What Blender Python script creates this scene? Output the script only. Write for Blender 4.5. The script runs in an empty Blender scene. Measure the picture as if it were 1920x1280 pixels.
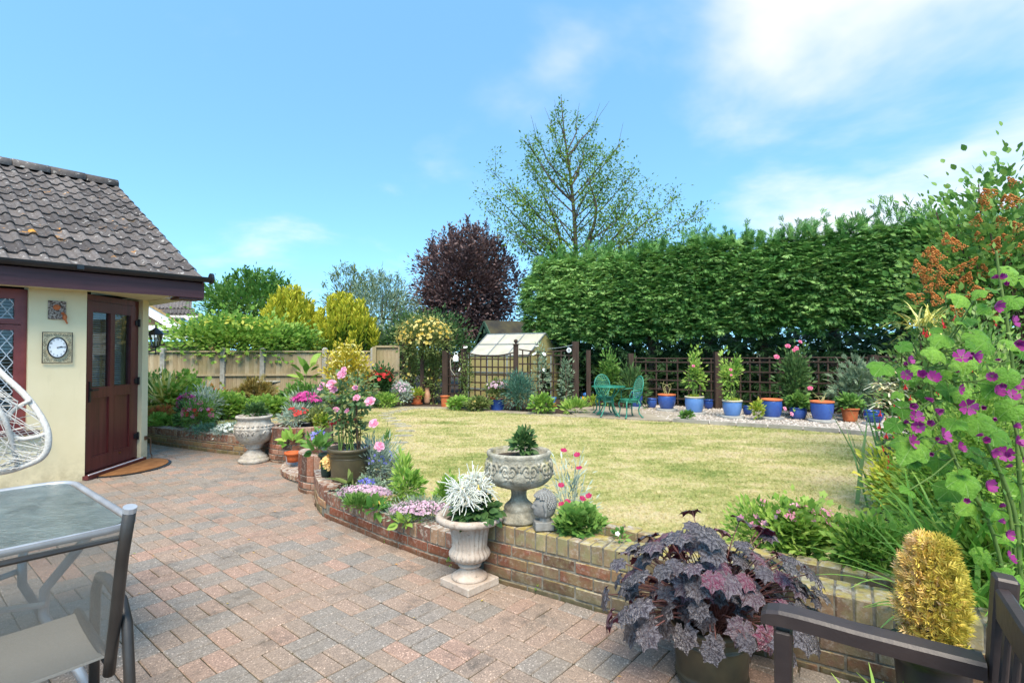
import bpy, bmesh, math, random
import numpy as np
from mathutils import Vector, Matrix

# ------------------------------------------------------------------ camera, sky, sun, exposure
SC = bpy.context.scene
COL = SC.collection
R = math.radians
random.seed(7)
RNG = np.random.default_rng(11)
H_CAM, PITCH, FPX = 1.475, R(1.03), 1013.2

cam_data = bpy.data.cameras.new('camera')
cam_data.sensor_width = 36.0
cam_data.lens = 36.0 * FPX / 1920.0
cam_data.clip_start = 0.05
cam_data.clip_end = 2000.0
cam = bpy.data.objects.new('camera', cam_data)
cam.location = (0, 0, H_CAM)
cam.rotation_euler = (R(90) + PITCH, 0, 0)
COL.objects.link(cam)
SC.camera = cam

SUN_AZ, SUN_EL = R(179), R(56)          # compass angle from +Y clockwise, elevation
SUN_DIR = Vector((math.sin(SUN_AZ) * math.cos(SUN_EL), math.cos(SUN_AZ) * math.cos(SUN_EL), math.sin(SUN_EL)))
world = bpy.data.worlds.new('World')
SC.world = world
world.use_nodes = True
wn, wl = world.node_tree.nodes, world.node_tree.links
wn.clear()
w_out = wn.new('ShaderNodeOutputWorld')
w_bg = wn.new('ShaderNodeBackground')
w_bg.inputs['Strength'].default_value = 0.15
w_sky = wn.new('ShaderNodeTexSky')
w_sky.sky_type = 'NISHITA'
w_sky.sun_disc = False
w_sky.sun_elevation = SUN_EL
w_sky.sun_rotation = SUN_AZ
w_sky.altitude = 0
w_sky.air_density = 1.0
w_sky.dust_density = 0.2
w_sky.ozone_density = 2.0
# thin cloud sheet: noise on the sky plane above, one larger bank towards the right
w_tc = wn.new('ShaderNodeTexCoord')
w_sep = wn.new('ShaderNodeSeparateXYZ')
wl.new(w_tc.outputs['Generated'], w_sep.inputs[0])
def wmath(op, a, b=None, c=None):
    n = wn.new('ShaderNodeMath'); n.operation = op
    for i, v in enumerate((a, b, c)):
        if v is None: continue
        if isinstance(v, (int, float)): n.inputs[i].default_value = v
        else: wl.new(v, n.inputs[i])
    return n.outputs[0]
w_h = wmath('ADD', wmath('MAXIMUM', w_sep.outputs['Z'], 0.0), 0.16)
w_cx = wmath('DIVIDE', w_sep.outputs['X'], w_h)
w_cy = wmath('DIVIDE', w_sep.outputs['Y'], w_h)
# hazy horizon: the sky there is read a little higher up, so it stays pale blue
w_lift = wn.new('ShaderNodeCombineXYZ')
wl.new(w_sep.outputs['X'], w_lift.inputs[0]); wl.new(w_sep.outputs['Y'], w_lift.inputs[1])
wl.new(wmath('ADD', wmath('MULTIPLY', wmath('MAXIMUM', w_sep.outputs['Z'], 0.0), 1.5), 0.20), w_lift.inputs[2])
w_nrm = wn.new('ShaderNodeVectorMath'); w_nrm.operation = 'NORMALIZE'
wl.new(w_lift.outputs[0], w_nrm.inputs[0])
wl.new(w_nrm.outputs[0], w_sky.inputs[0])
w_comb = wn.new('ShaderNodeCombineXYZ')
wl.new(w_cx, w_comb.inputs[0]); wl.new(w_cy, w_comb.inputs[1])
w_noise = wn.new('ShaderNodeTexNoise')
w_noise.inputs['Scale'].default_value = 0.95
w_noise.inputs['Detail'].default_value = 6.0
w_noise.inputs['Roughness'].default_value = 0.52
w_noise.inputs['Distortion'].default_value = 0.25
wl.new(w_comb.outputs[0], w_noise.inputs['Vector'])
w_dot = wn.new('ShaderNodeVectorMath'); w_dot.operation = 'DOT_PRODUCT'
wl.new(w_tc.outputs['Generated'], w_dot.inputs[0])
_cd = Vector((0.74, 0.95, 0.60)).normalized()
w_dot.inputs[1].default_value = _cd
w_bank = wn.new('ShaderNodeMapRange'); w_bank.interpolation_type = 'SMOOTHSTEP'
w_bank.inputs['From Min'].default_value = 0.91
w_bank.inputs['From Max'].default_value = 0.995
w_bank.inputs['To Min'].default_value = -0.06
w_bank.inputs['To Max'].default_value = 0.18
wl.new(w_dot.outputs['Value'], w_bank.inputs['Value'])
w_dens = wmath('ADD', w_noise.outputs['Fac'], w_bank.outputs['Result'])
w_fac = wn.new('ShaderNodeMapRange'); w_fac.interpolation_type = 'SMOOTHSTEP'
w_fac.inputs['From Min'].default_value = 0.47
w_fac.inputs['From Max'].default_value = 0.76
w_fac.inputs['To Min'].default_value = 0.0
w_fac.inputs['To Max'].default_value = 0.86
wl.new(w_dens, w_fac.inputs['Value'])
w_mix = wn.new('ShaderNodeMix'); w_mix.data_type = 'RGBA'
w_mix.inputs['B'].default_value = (2.85, 2.7, 2.55, 1)
wl.new(w_fac.outputs['Result'], w_mix.inputs['Factor'])
w_tint = wn.new('ShaderNodeMix'); w_tint.data_type = 'RGBA'; w_tint.blend_type = 'MULTIPLY'
w_tint.inputs['Factor'].default_value = 1.0; w_tint.inputs['B'].default_value = (0.73, 0.99, 0.91, 1)
wl.new(w_sky.outputs['Color'], w_tint.inputs['A'])
wl.new(w_tint.outputs['Result'], w_mix.inputs['A'])
wl.new(w_mix.outputs['Result'], w_bg.inputs['Color'])
wl.new(w_bg.outputs[0], w_out.inputs['Surface'])

sun_data = bpy.data.lights.new('sun', 'SUN')
sun_data.energy = 2.0
sun_data.angle = R(34)
sun_data.color = (1.0, 0.88, 0.71)
sun = bpy.data.objects.new('sun', sun_data)
sun.rotation_euler = SUN_DIR.to_track_quat('Z', 'Y').to_euler()
COL.objects.link(sun)

SC.view_settings.view_transform = 'Standard'
SC.view_settings.look = 'None'
SC.view_settings.gamma = 1.0
SC.view_settings.use_curve_mapping = False
SC.view_settings.exposure = 1.66
SC.cycles.max_bounces = 6
SC.cycles.diffuse_bounces = 3
SC.cycles.transparent_max_bounces = 12
SC.cycles.caustics_reflective = False
SC.cycles.caustics_refractive = False
SC.cycles.use_denoising = True

# ------------------------------------------------------------------ helpers
def at(px, py, z=0.0):
    """surveyed point of the garden at height z (sight line of the 1920x1280 survey picture)"""
    u, v = (px - 960) / FPX, (640 - py) / FPX
    dy, dz = math.cos(PITCH) - v * math.sin(PITCH), math.sin(PITCH) + v * math.cos(PITCH)
    t = (z - H_CAM) / dz
    return Vector((u * t, dy * t, z))
def atd(px, py, Y):
    u, v = (px - 960) / FPX, (640 - py) / FPX
    dy, dz = math.cos(PITCH) - v * math.sin(PITCH), math.sin(PITCH) + v * math.cos(PITCH)
    t = Y / dy
    return Vector((u * t, Y, H_CAM + dz * t))
def lin(c):
    c = c / 255.0
    return c / 12.92 if c <= 0.04045 else ((c + 0.055) / 1.055) ** 2.4
def rgb(h, k=1.0):
    h = h.lstrip('#')
    return tuple(min(1.0, lin(int(h[i:i + 2], 16)) * k) for i in (0, 2, 4)) + (1.0,)

class NT:
    """small node-tree writer"""
    def __init__(s, name):
        s.m = bpy.data.materials.new(name); s.m.use_nodes = True
        s.n, s.l = s.m.node_tree.nodes, s.m.node_tree.links
        s.n.clear()
        s.out = s.n.new('ShaderNodeOutputMaterial')
    def node(s, t, **kw):
        n = s.n.new(t)
        for k, v in kw.items(): setattr(n, k, v)
        return n
    def put(s, sock, v):
        if hasattr(v, 'is_output') or isinstance(v, bpy.types.NodeSocket): s.l.new(v, sock)
        elif isinstance(v, (tuple, list)) and len(v) == 3 and sock.type == 'RGBA': sock.default_value = (*v, 1)
        else: sock.default_value = v
    def coord(s, kind='Object'): return s.node('ShaderNodeTexCoord').outputs[kind]
    def geo(s, k='Position'): return s.node('ShaderNodeNewGeometry').outputs[k]
    def noise(s, scale, detail=4, rough=0.55, vec=None, out='Fac', dist=0.0, sc=None):
        n = s.node('ShaderNodeTexNoise')
        n.inputs['Scale'].default_value = scale; n.inputs['Detail'].default_value = detail
        n.inputs['Roughness'].default_value = rough; n.inputs['Distortion'].default_value = dist
        v = vec if vec is not None else s.geo()
        if sc is not None:
            mp = s.node('ShaderNodeMapping'); mp.inputs['Scale'].default_value = sc
            s.l.new(v, mp.inputs[0]); v = mp.outputs[0]
        s.l.new(v, n.inputs['Vector'])
        return n.outputs[out]
    def voro(s, scale, vec=None, feature='F1', out='Distance'):
        n = s.node('ShaderNodeTexVoronoi', feature=feature)
        n.inputs['Scale'].default_value = scale
        s.l.new(vec if vec is not None else s.geo(), n.inputs['Vector'])
        return n.outputs[out]
    def ramp(s, fac, stops, interp='LINEAR'):
        n = s.node('ShaderNodeValToRGB'); r = n.color_ramp; r.interpolation = interp
        while len(r.elements) < len(stops): r.elements.new(0.5)
        for e, (p, c) in zip(r.elements, stops):
            e.position = p
            e.color = c if isinstance(c, tuple) else (c, c, c, 1)
        s.l.new(fac, n.inputs[0])
        return n.outputs[0]
    def mix(s, fac, a, b, mode='MIX'):
        n = s.node('ShaderNodeMix', data_type='RGBA', blend_type=mode)
        s.put(n.inputs['Factor'], fac); s.put(n.inputs['A'], a); s.put(n.inputs['B'], b)
        return n.outputs['Result']
    def math(s, op, a, b=0.0):
        n = s.node('ShaderNodeMath', operation=op)
        s.put(n.inputs[0], a); s.put(n.inputs[1], b)
        return n.outputs[0]
    def attr(s, name, out='Fac'): 
        n = s.node('ShaderNodeAttribute'); n.attribute_name = name
        return n.outputs[out]
    def bump(s, h, strength=0.3, dist=0.01):
        n = s.node('ShaderNodeBump'); n.inputs['Strength'].default_value = strength
        n.inputs['Distance'].default_value = dist
        s.l.new(h, n.inputs['Height'])
        return n.outputs[0]
    def principled(s, color, rough=0.7, metal=0.0, normal=None, spec=0.3, **kw):
        b = s.node('ShaderNodeBsdfPrincipled')
        s.put(b.inputs['Base Color'], color); s.put(b.inputs['Roughness'], rough)
        s.put(b.inputs['Metallic'], metal); s.put(b.inputs['Specular IOR Level'], spec)
        if normal is not None: s.l.new(normal, b.inputs['Normal'])
        for k, v in kw.items(): s.put(b.inputs[k], v)
        return b.outputs[0]
    def done(s, shader):
        s.l.new(shader, s.out.inputs['Surface']); return s.m

def surf(name, c1, c2, scale=8.0, rough=0.7, bump=0.0, bscale=60.0, metal=0.0, spec=0.3, detail=5, lo=0.35, hi=0.65, sc=None):
    """two-tone weathered surface"""
    t = NT(name)
    v = t.coord('Object')
    col = t.ramp(t.noise(scale, detail, vec=v, sc=sc), [(lo, c1), (hi, c2)])
    nrm = t.bump(t.noise(bscale, 4, vec=v, sc=sc), bump, 0.01) if bump else None
    return t.done(t.principled(col, rough, metal, nrm, spec))

def leafmat(name, stops, trans=0.3, rough=0.5, spec=0.25, tcol=None):
    """leaf: colour from the leaf's own random value, with some light passing through"""
    t = NT(name)
    col = t.ramp(t.attr('rnd'), stops)
    b = t.principled(col, rough, 0, None, spec)
    if trans <= 0: return t.done(b)
    tr = t.node('ShaderNodeBsdfTranslucent')
    if tcol is None: t.l.new(col, tr.inputs['Color'])
    else: tr.inputs['Color'].default_value = tcol
    m = t.node('ShaderNodeMixShader'); m.inputs[0].default_value = trans
    t.l.new(b, m.inputs[1]); t.l.new(tr.outputs[0], m.inputs[2])
    return t.done(m.outputs[0])

def green(name, *cols, **kw):
    n = len(cols)
    return leafmat(name, [(i / max(1, n - 1), rgb(c, 1.2)) for i, c in enumerate(cols)], **kw)

# --- meshes
class MB:
    def __init__(s): s.v, s.f, s.r, s.mi = [], [], [], []
    def add(s, verts, faces, rnd=None, mi=0):
        o = len(s.v); s.v += [tuple(p) for p in verts]
        s.f += [tuple(i + o for i in f) for f in faces]
        s.r += [rnd if rnd is not None else 0.5] * len(faces)
        s.mi += [mi] * len(faces)
        return s
    def box(s, c, d, rot=None, rnd=None, taper=1.0, mi=0):
        x, y, z = d[0] / 2, d[1] / 2, d[2] / 2
        p = [Vector((sx * x * (taper if sz > 0 else 1), sy * y * (taper if sz > 0 else 1), sz * z)) for sz in (-1, 1) for sx, sy in ((-1, -1), (1, -1), (1, 1), (-1, 1))]
        if rot is not None: p = [rot @ q for q in p]
        c = Vector(c)
        return s.add([q + c for q in p], [(3, 2, 1, 0), (4, 5, 6, 7), (0, 1, 5, 4), (1, 2, 6, 5), (2, 3, 7, 6), (3, 0, 4, 7)], rnd, mi)
    def bar(s, a, b, w, t, up=(0, 0, 1), rnd=None, mi=0):
        """rectangular bar from a to b, w wide (across), t thick (along up)"""
        a, b = Vector(a), Vector(b); d = (b - a); L = d.length; d = d / L
        u = Vector(up); x = d.cross(u)
        if x.length < 1e-4: u = Vector((1, 0, 0)); x = d.cross(u)
        x.normalize(); u = x.cross(d)
        p = []
        for e in (a, b):
            for sx, su in ((-1, -1), (1, -1), (1, 1), (-1, 1)): p.append(e + x * (sx * w / 2) + u * (su * t / 2))
        return s.add(p, [(0, 1, 2, 3), (7, 6, 5, 4), (0, 4, 5, 1), (1, 5, 6, 2), (2, 6, 7, 3), (3, 7, 4, 0)], rnd, mi)
    def tube(s, pts, r0, r1=None, n=6, rnd=None, closed=False, cap=True, mi=0):
        pts = [Vector(p) for p in pts]; r1 = r0 if r1 is None else r1
        N = len(pts); vs, fs = [], []
        prev = None
        for i, p in enumerate(pts):
            if closed: d = pts[(i + 1) % N] - pts[i - 1]
            else: d = pts[min(i + 1, N - 1)] - pts[max(i - 1, 0)]
            if d.length < 1e-9: d = Vector((0, 0, 1))
            d.normalize()
            if prev is None: x = d.orthogonal().normalized()
            else:
                x = prev - d * prev.dot(d)
                x = x.normalized() if x.length > 1e-6 else d.orthogonal().normalized()
            prev = x; y = d.cross(x)
            k = i / max(1, N - 1)
            r = r0(k) if callable(r0) else r0 + (r1 - r0) * k
            for j in range(n):
                a = 2 * math.pi * j / n
                vs.append(p + x * (r * math.cos(a)) + y * (r * math.sin(a)))
        M = N if closed else N - 1
        for i in range(M):
            i2 = (i + 1) % N
            for j in range(n):
                j2 = (j + 1) % n
                fs.append((i * n + j, i * n + j2, i2 * n + j2, i2 * n + j))
        if cap and not closed:
            fs.append(tuple(range(n - 1, -1, -1))); fs.append(tuple((N - 1) * n + j for j in range(n)))
        return s.add(vs, fs, rnd, mi)
    def lathe(s, prof, c=(0, 0, 0), n=32, flute=None, rnd=None, mi=0, top=True):
        """prof: (radius, z) list from bottom to top; flute(angle, k) scales the radius"""
        c = Vector(c); vs, fs = [], []
        for i, (r, z) in enumerate(prof):
            for j in range(n):
                a = 2 * math.pi * j / n
                rr = r * (flute(a, i, z) if flute else 1.0)
                vs.append(c + Vector((rr * math.cos(a), rr * math.sin(a), z)))
        for i in range(len(prof) - 1):
            for j in range(n):
                j2 = (j + 1) % n
                fs.append((i * n + j, i * n + j2, (i + 1) * n + j2, (i + 1) * n + j))
        if prof[0][0] > 1e-5: fs.append(tuple(range(n - 1, -1, -1)))
        if top and prof[-1][0] > 1e-5: fs.append(tuple((len(prof) - 1) * n + j for j in range(n)))
        return s.add(vs, fs, rnd, mi)
    def ball(s, c, r, n=10, m=6, rnd=None, sc=(1, 1, 1), mi=0):
        c = Vector(c); vs, fs = [], []
        for i in range(m + 1):
            ph = math.pi * i / m
            for j in range(n):
                a = 2 * math.pi * j / n
                vs.append(c + Vector((r * sc[0] * math.sin(ph) * math.cos(a), r * sc[1] * math.sin(ph) * math.sin(a), -r * sc[2] * math.cos(ph))))
        for i in range(m):
            for j in range(n):
                j2 = (j + 1) % n
                fs.append((i * n + j, i * n + j2, (i + 1) * n + j2, (i + 1) * n + j))
        return s.add(vs, fs, rnd, mi)
    def prism(s, poly, z0, z1, rnd=None, mi=0):
        n = len(poly)
        vs = [(p[0], p[1], z0) for p in poly] + [(p[0], p[1], z1) for p in poly]
        fs = [tuple(range(n - 1, -1, -1)), tuple(range(n, 2 * n))] + [(i, (i + 1) % n, n + (i + 1) % n, n + i) for i in range(n)]
        return s.add(vs, fs, rnd, mi)
    def mesh(s, name, mat, smooth=False):
        me = bpy.data.meshes.new(name)
        me.from_pydata(s.v, [], s.f); 
        at_ = me.attributes.new('rnd', 'FLOAT', 'FACE')
        at_.data.foreach_set('value', np.array(s.r, dtype=np.float32))
        if smooth: me.polygons.foreach_set('use_smooth', np.ones(len(me.polygons), dtype=bool))
        if isinstance(mat, (list, tuple)):
            for m in mat: me.materials.append(m)
            me.polygons.foreach_set('material_index', np.array(s.mi, dtype=np.int32))
        elif mat: me.materials.append(mat)
        me.update()
        return me

def link(name, me, parent=None, W=True):
    o = bpy.data.objects.new(name, me); COL.objects.link(o)
    if parent is not None:
        o.parent = parent
        if W and parent.type == 'EMPTY': o.matrix_parent_inverse = Matrix.Translation(-Vector(parent.location))
    return o
def part(name, mb, mat, parent, W=True, smooth=False, label=None, kind=None):
    o = link(name, mb.mesh(name, mat, smooth), parent, W)
    if label: o['label'] = label
    if kind: o['kind'] = kind
    return o
def place(name, me, parent, M):
    """a copy of a shared mesh as a part; M is its matrix relative to the parent (or world)"""
    o = bpy.data.objects.new(name, me); COL.objects.link(o)
    o.parent = parent
    if parent is not None and parent.type == 'EMPTY' and parent.rotation_euler.z == 0 and not parent.get('_local'):
        o.matrix_parent_inverse = Matrix.Translation(-Vector(parent.location))
    o.matrix_basis = M
    return o
def tag(o, label, cat, group=None, kind=None):
    if kind: o['kind'] = kind
    if label: o['label'] = label
    if cat: o['category'] = cat
    if group: o['group'] = group
    return o
def thing(name, label, cat, loc=(0, 0, 0), rotz=0.0, group=None):
    o = bpy.data.objects.new(name, None); COL.objects.link(o)
    o.empty_display_size = 0.1
    o.location = loc; o.rotation_euler = (0, 0, rotz)
    return tag(o, label, cat, group)
def struct(name, mb, mat, label=None, smooth=False, kind='structure'):
    o = link(name, mb.mesh(name, mat, smooth)); o['kind'] = kind
    if label: o['label'] = label
    return o
def TRS(loc, rot=None, sc=1.0):
    M = Matrix.Translation(Vector(loc))
    if rot is not None: M = M @ (rot.to_4x4() if isinstance(rot, Matrix) else rot)
    if isinstance(sc, (int, float)): sc = (sc, sc, sc)
    return M @ Matrix.Diagonal((*sc, 1.0))
def frame(d, up=(0, 0, 1)):
    """rotation whose local y is d and local z is near up"""
    y = Vector(d).normalized(); u = Vector(up)
    x = y.cross(u)
    if x.length < 1e-4: x = y.orthogonal()
    x.normalize(); z = x.cross(y)
    return Matrix((x, y, z)).transposed()
def catmull(pts, n=8, closed=False):
    pts = [Vector(p) for p in pts]; out = []
    N = len(pts)
    for i in range(N if closed else N - 1):
        if closed: p0, p1, p2, p3 = pts[i - 1], pts[i], pts[(i + 1) % N], pts[(i + 2) % N]
        else: p0, p1, p2, p3 = pts[max(i - 1, 0)], pts[i], pts[i + 1], pts[min(i + 2, N - 1)]
        for k in range(n):
            t = k / n
            out.append(0.5 * ((2 * p1) + (p2 - p0) * t + (2 * p0 - 5 * p1 + 4 * p2 - p3) * t * t + (3 * p1 - p0 - 3 * p2 + p3) * t ** 3))
    if not closed: out.append(pts[-1])
    return out

# --- leaves: templates (verts, faces), local y along the leaf, z its face
def t_leaf(w=0.5, fold=0.08):
    return np.array([(0, 0, 0), (w / 2, .42, fold), (0, 1, 0), (-w / 2, .42, fold)], float), [(0, 1, 2), (0, 2, 3)]
def t_ovate(w=0.55, curl=0.18, fold=0.06):
    v, f = [(0, 0, 0)], []
    for y, k in ((.2, .72), (.5, 1.0), (.8, .55)):
        z = -curl * y * y
        v += [(-w / 2 * k, y, z + fold), (0, y, z), (w / 2 * k, y, z + fold)]
    v.append((0, 1, -curl))
    f = [(0, 2, 1), (0, 3, 2), (1, 2, 5, 4), (2, 3, 6, 5), (4, 5, 8, 7), (5, 6, 9, 8), (7, 8, 10), (8, 9, 10)]
    return np.array(v, float), f
def t_broad(lobes=5, depth=0.14, cup=0.2, wave=0.06, span=335, seed=0):
    """rounded soft leaf with three rings, folded and waved"""
    rr = random.Random(seed); n = lobes * 5; v, f = [(0, 0, 0)], []; K = (.35, .7, 1.0)
    bend = rr.uniform(-.25, .1)
    for k in K:
        for i in range(n + 1):
            a = R(90 - span / 2 + span * i / n); ph = i / n * lobes; e = abs((ph % 1) - .5) * 2
            r = (1 - depth * e ** 1.5 * k) * k * (0.82 + 0.18 * math.cos(a - R(90))) * (1 + (rr.uniform(-.03, .03) if k == 1 else 0))
            x, y = r * math.cos(a), r * math.sin(a)
            v.append((x, y, -cup * r * r + wave * k * math.cos(2 * math.pi * ph) + .22 * abs(x) * .6 + bend * max(0, y) ** 2 + rr.uniform(-.015, .015)))
    m = n + 1
    for i in range(n):
        f.append((0, 1 + i, 2 + i))
        for q in range(2): a = 1 + q * m + i; f.append((a, a + m, a + m + 1, a + 1))
    return np.array(v, float), f
def t_lobed(lobes=5, depth=0.35, cup=0.15, teeth=False, wave=0.0, span=320):
    """palmate leaf of radius 1, stalk at the origin"""
    v = [(0, 0, 0)]; n = lobes * (4 if teeth else 2)
    for i in range(n + 1):
        a = R(90 - span / 2 + span * i / n)
        ph = i / n * lobes
        k = abs((ph % 1) - .5) * 2            # 1 at lobe edge, 0 at the middle
        r = 1 - depth * k
        if teeth and i % 2: r *= 0.86
        r *= 0.78 + 0.22 * math.cos(a - R(90))
        v.append((r * math.cos(a), r * math.sin(a), cup * r * r * (-1) + wave * math.cos(2 * math.pi * ph)))
    # inner ring for curvature
    m = len(v) - 1
    w = [(x * .5, y * .5, -cup * .1 + wave * .2 * ((i % 2) * 2 - 1)) for i, (x, y, z) in enumerate(v[1:])]
    v += w
    f = []
    for i in range(1, m):
        f.append((0, m + i, m + i + 1)); f.append((m + i, i, i + 1, m + i + 1))
    return np.array(v, float), f
def t_spray(n=7, droop=0.3, w=0.13, spread=58):
    """flat conifer spray: narrow fingers fanning along a rib"""
    v, f = [], []
    def fin(b, a, L, ww):
        d = (math.sin(a), math.cos(a)); p = (d[1], -d[0])
        o = len(v)
        for k, s in ((0, .5), (.55, 1)):
            y0 = (b[0] + d[0] * L * k, b[1] + d[1] * L * k)
            for q in (-1, 1):
                x, y = y0[0] + p[0] * ww * s * q / 2, y0[1] + p[1] * ww * s * q / 2
                v.append((x, y, -droop * y * y + 0.05 * random.uniform(-1, 1)))
        e = (b[0] + d[0] * L, b[1] + d[1] * L)
        v.append((e[0], e[1], -droop * e[1] ** 2 - .04))
        f.extend([(o, o + 1, o + 3, o + 2), (o + 2, o + 3, o + 4)])
    fin((0, 0), 0, 1.0, w)
    for i in range(n - 1):
        s = -1 if i % 2 else 1
        y = 0.12 + 0.62 * i / (n - 1)
        fin((0, y), s * R(spread * random.uniform(.75, 1.1)), (0.62 - 0.38 * y) * random.uniform(.85, 1.15), w * .85)
    return np.array(v, float), f
def t_flower(p=5, w=0.5, cup=0.25, inner=0.12):
    v, f = [], []
    for i in range(p):
        a = 2 * math.pi * i / p
        c, s = math.cos(a), math.sin(a)
        o = len(v)
        for x, y, z in ((0, .02, 0), (w * .5, .62, cup * .55), (w * .32, 1, cup), (-w * .32, 1, cup * .95), (-w * .5, .62, cup * .6)):
            v.append((x * c - y * s, x * s + y * c, z))
        f.append((o, o + 1, o + 2)); f.append((o, o + 2, o + 3)); f.append((o, o + 3, o + 4))
    return np.array(v, float), f

def scat_mesh(name, tmpl, pos, ydir, up, size, mat, rnd=None, wid=None):
    """one mesh holding many copies of a leaf template"""
    tv, tf = tmpl
    pos = np.asarray(pos, float); N = len(pos)
    y = np.asarray(ydir, float); y = y / (np.linalg.norm(y, axis=1, keepdims=True) + 1e-9)
    u = np.asarray(up, float) + RNG.normal(0, 1e-3, (N, 3))
    x = np.cross(y, u); x = x / (np.linalg.norm(x, axis=1, keepdims=True) + 1e-9)
    z = np.cross(x, y)
    size = np.broadcast_to(np.asarray(size, float), (N,))
    wd = np.ones(N) if wid is None else np.broadcast_to(np.asarray(wid, float), (N,))
    V = (pos[:, None, :] + size[:, None, None] * (tv[None, :, 0:1] * wd[:, None, None] * x[:, None, :] + tv[None, :, 1:2] * y[:, None, :] + tv[None, :, 2:3] * z[:, None, :]))
    nv = len(tv); V = V.reshape(-1, 3)
    sizes = np.array([len(f) for f in tf]); flat = np.concatenate([np.array(f) for f in tf])
    loops = (flat[None, :] + (np.arange(N) * nv)[:, None]).ravel()
    totals = np.tile(sizes, N)
    starts = np.concatenate([[0], np.cumsum(totals)[:-1]])
    me = bpy.data.meshes.new(name)
    me.vertices.add(len(V)); me.vertices.foreach_set('co', V.ravel().astype(np.float32))
    me.loops.add(len(loops)); me.loops.foreach_set('vertex_index', loops.astype(np.int32))
    me.polygons.add(len(totals))
    me.polygons.foreach_set('loop_start', starts.astype(np.int32))
    me.polygons.foreach_set('loop_total', totals.astype(np.int32))
    if rnd is None: rnd = RNG.random(N)
    a = me.attributes.new('rnd', 'FLOAT', 'FACE')
    a.data.foreach_set('value', np.repeat(np.clip(rnd, 0, 1), len(tf)).astype(np.float32))
    if mat: me.materials.append(mat)
    me.update(calc_edges=True); me.validate(verbose=False)
    return me
def scat(name, tmpl, pos, ydir, up, size, mat, parent, rnd=None, wid=None, label=None, kind=None):
    o = link(name, scat_mesh(name, tmpl, pos, ydir, up, size, mat, rnd, wid), parent)
    if label: o['label'] = label
    if kind: o['kind'] = kind
    return o
def rdir(n, zmin=-1.0, zmax=1.0):
    z = RNG.uniform(zmin, zmax, n); a = RNG.uniform(0, 2 * np.pi, n); r = np.sqrt(1 - z * z)
    return np.stack([r * np.cos(a), r * np.sin(a), z], 1)
def clumps(n_cl, per, centre, rad, shell=0.55, spread=0.16, zmin=-0.5, flat=0.0):
    """points gathered in clumps spread over an ellipsoid; gives positions, outward directions, clump value"""
    c = rdir(n_cl, zmin, 1.0); k = RNG.uniform(shell, 1.0, n_cl) ** 0.6 * RNG.uniform(.78, 1.16, n_cl)
    cc = c * k[:, None]
    cen = np.repeat(cc, per, 0)
    off = RNG.normal(0, 1, (n_cl * per, 3)) * spread
    if flat: off[:, 2] *= flat
    p = cen + off
    d = np.repeat(c, per, 0) * 0.6 + off / spread * 0.45
    val = np.repeat(RNG.normal(0, 0.16, n_cl), per)
    P = np.asarray(centre) + p * np.asarray(rad)
    return P, d, val
def gp(*pts): return [Vector(p) for p in pts]
# ------------------------------------------------------------------ materials of the setting
def m_paver():
    t = NT('concrete_paver')
    r = t.attr('rnd')
    base = t.ramp(r, [(0.0, rgb('#8c837a')), (0.30, rgb('#91867c')), (0.36, rgb('#968476')), (0.7, rgb('#9e8878')), (1.0, rgb('#a48777'))])
    sp = t.voro(190, out='Color')
    spk = t.ramp(sp, [(0.0, 0.52), (0.5, 0.93), (0.8, 1.12), (0.93, 2.1)])
    c = t.mix(1.0, base, spk, 'MULTIPLY')
    dirt = t.ramp(t.noise(2.6, 6, 0.62), [(0.50, (0, 0, 0, 1)), (0.66, (1, 1, 1, 1))])
    dirt2 = t.math('MULTIPLY', dirt, t.ramp(t.noise(14, 5, 0.6), [(0.40, 0.0), (0.62, 0.62)]))
    c = t.mix(dirt2, c, rgb('#4c4844'))
    c = t.mix(t.ramp(t.noise(1.1, 5, 0.6), [(0.42, 0.0), (0.7, 0.35)]), c, rgb('#8a7a66'))
    h = t.math('ADD', t.noise(120, 3), t.math('MULTIPLY', sp, 0.5))
    return t.done(t.principled(c, 0.85, 0, t.bump(h, 0.5, 0.006), 0.25))
def m_brick(name, stops, lichen=None, moss=0.0, white=0.25):
    t = NT(name)
    base = t.ramp(t.attr('rnd'), stops)
    v = t.geo()
    c = t.mix(1.0, base, t.ramp(t.noise(38, 6, 0.65), [(0.2, 0.62), (0.75, 1.25)]), 'MULTIPLY')
    up = t.node('ShaderNodeSeparateXYZ'); t.l.new(t.geo('Normal'), up.inputs[0])
    topf = t.ramp(up.outputs['Z'], [(0.35, 0.0), (0.8, 1.0)])
    w = t.ramp(t.noise(30, 6, 0.7), [(0.52, 0.0), (0.60, white)])
    w2 = t.ramp(t.noise(24, 6, 0.7), [(0.42, 0.0), (0.6, min(1, white * 3.0))])
    c = t.mix(w, c, rgb('#b7afa2'))
    c = t.mix(t.math('MULTIPLY', w2, topf), c, rgb('#b8b0a4'))
    if lichen:
        l = t.ramp(t.noise(9, 6, 0.65), [(0.40, 0.0), (0.62, lichen)])
        c = t.mix(l, c, rgb('#85805a'))
        l2 = t.ramp(t.noise(15, 5, 0.65), [(0.44, 0.0), (0.58, 0.8 * lichen)])
        c = t.mix(t.math('MULTIPLY', l2, topf), c, rgb('#ab9848'))
    if moss:
        zz = t.node('ShaderNodeSeparateXYZ'); t.l.new(v, zz.inputs[0])
        low = t.ramp(zz.outputs['Z'], [(0.01, 1.0), (0.12, 0.0)])
        c = t.mix(t.math('MULTIPLY', low, t.ramp(t.noise(13, 5), [(0.3, 0.2), (0.6, moss)])), c, rgb('#4f4d36'))
    return t.done(t.principled(c, 0.88, 0, t.bump(t.noise(90, 5, 0.65), 0.45, 0.006), 0.2))
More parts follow.
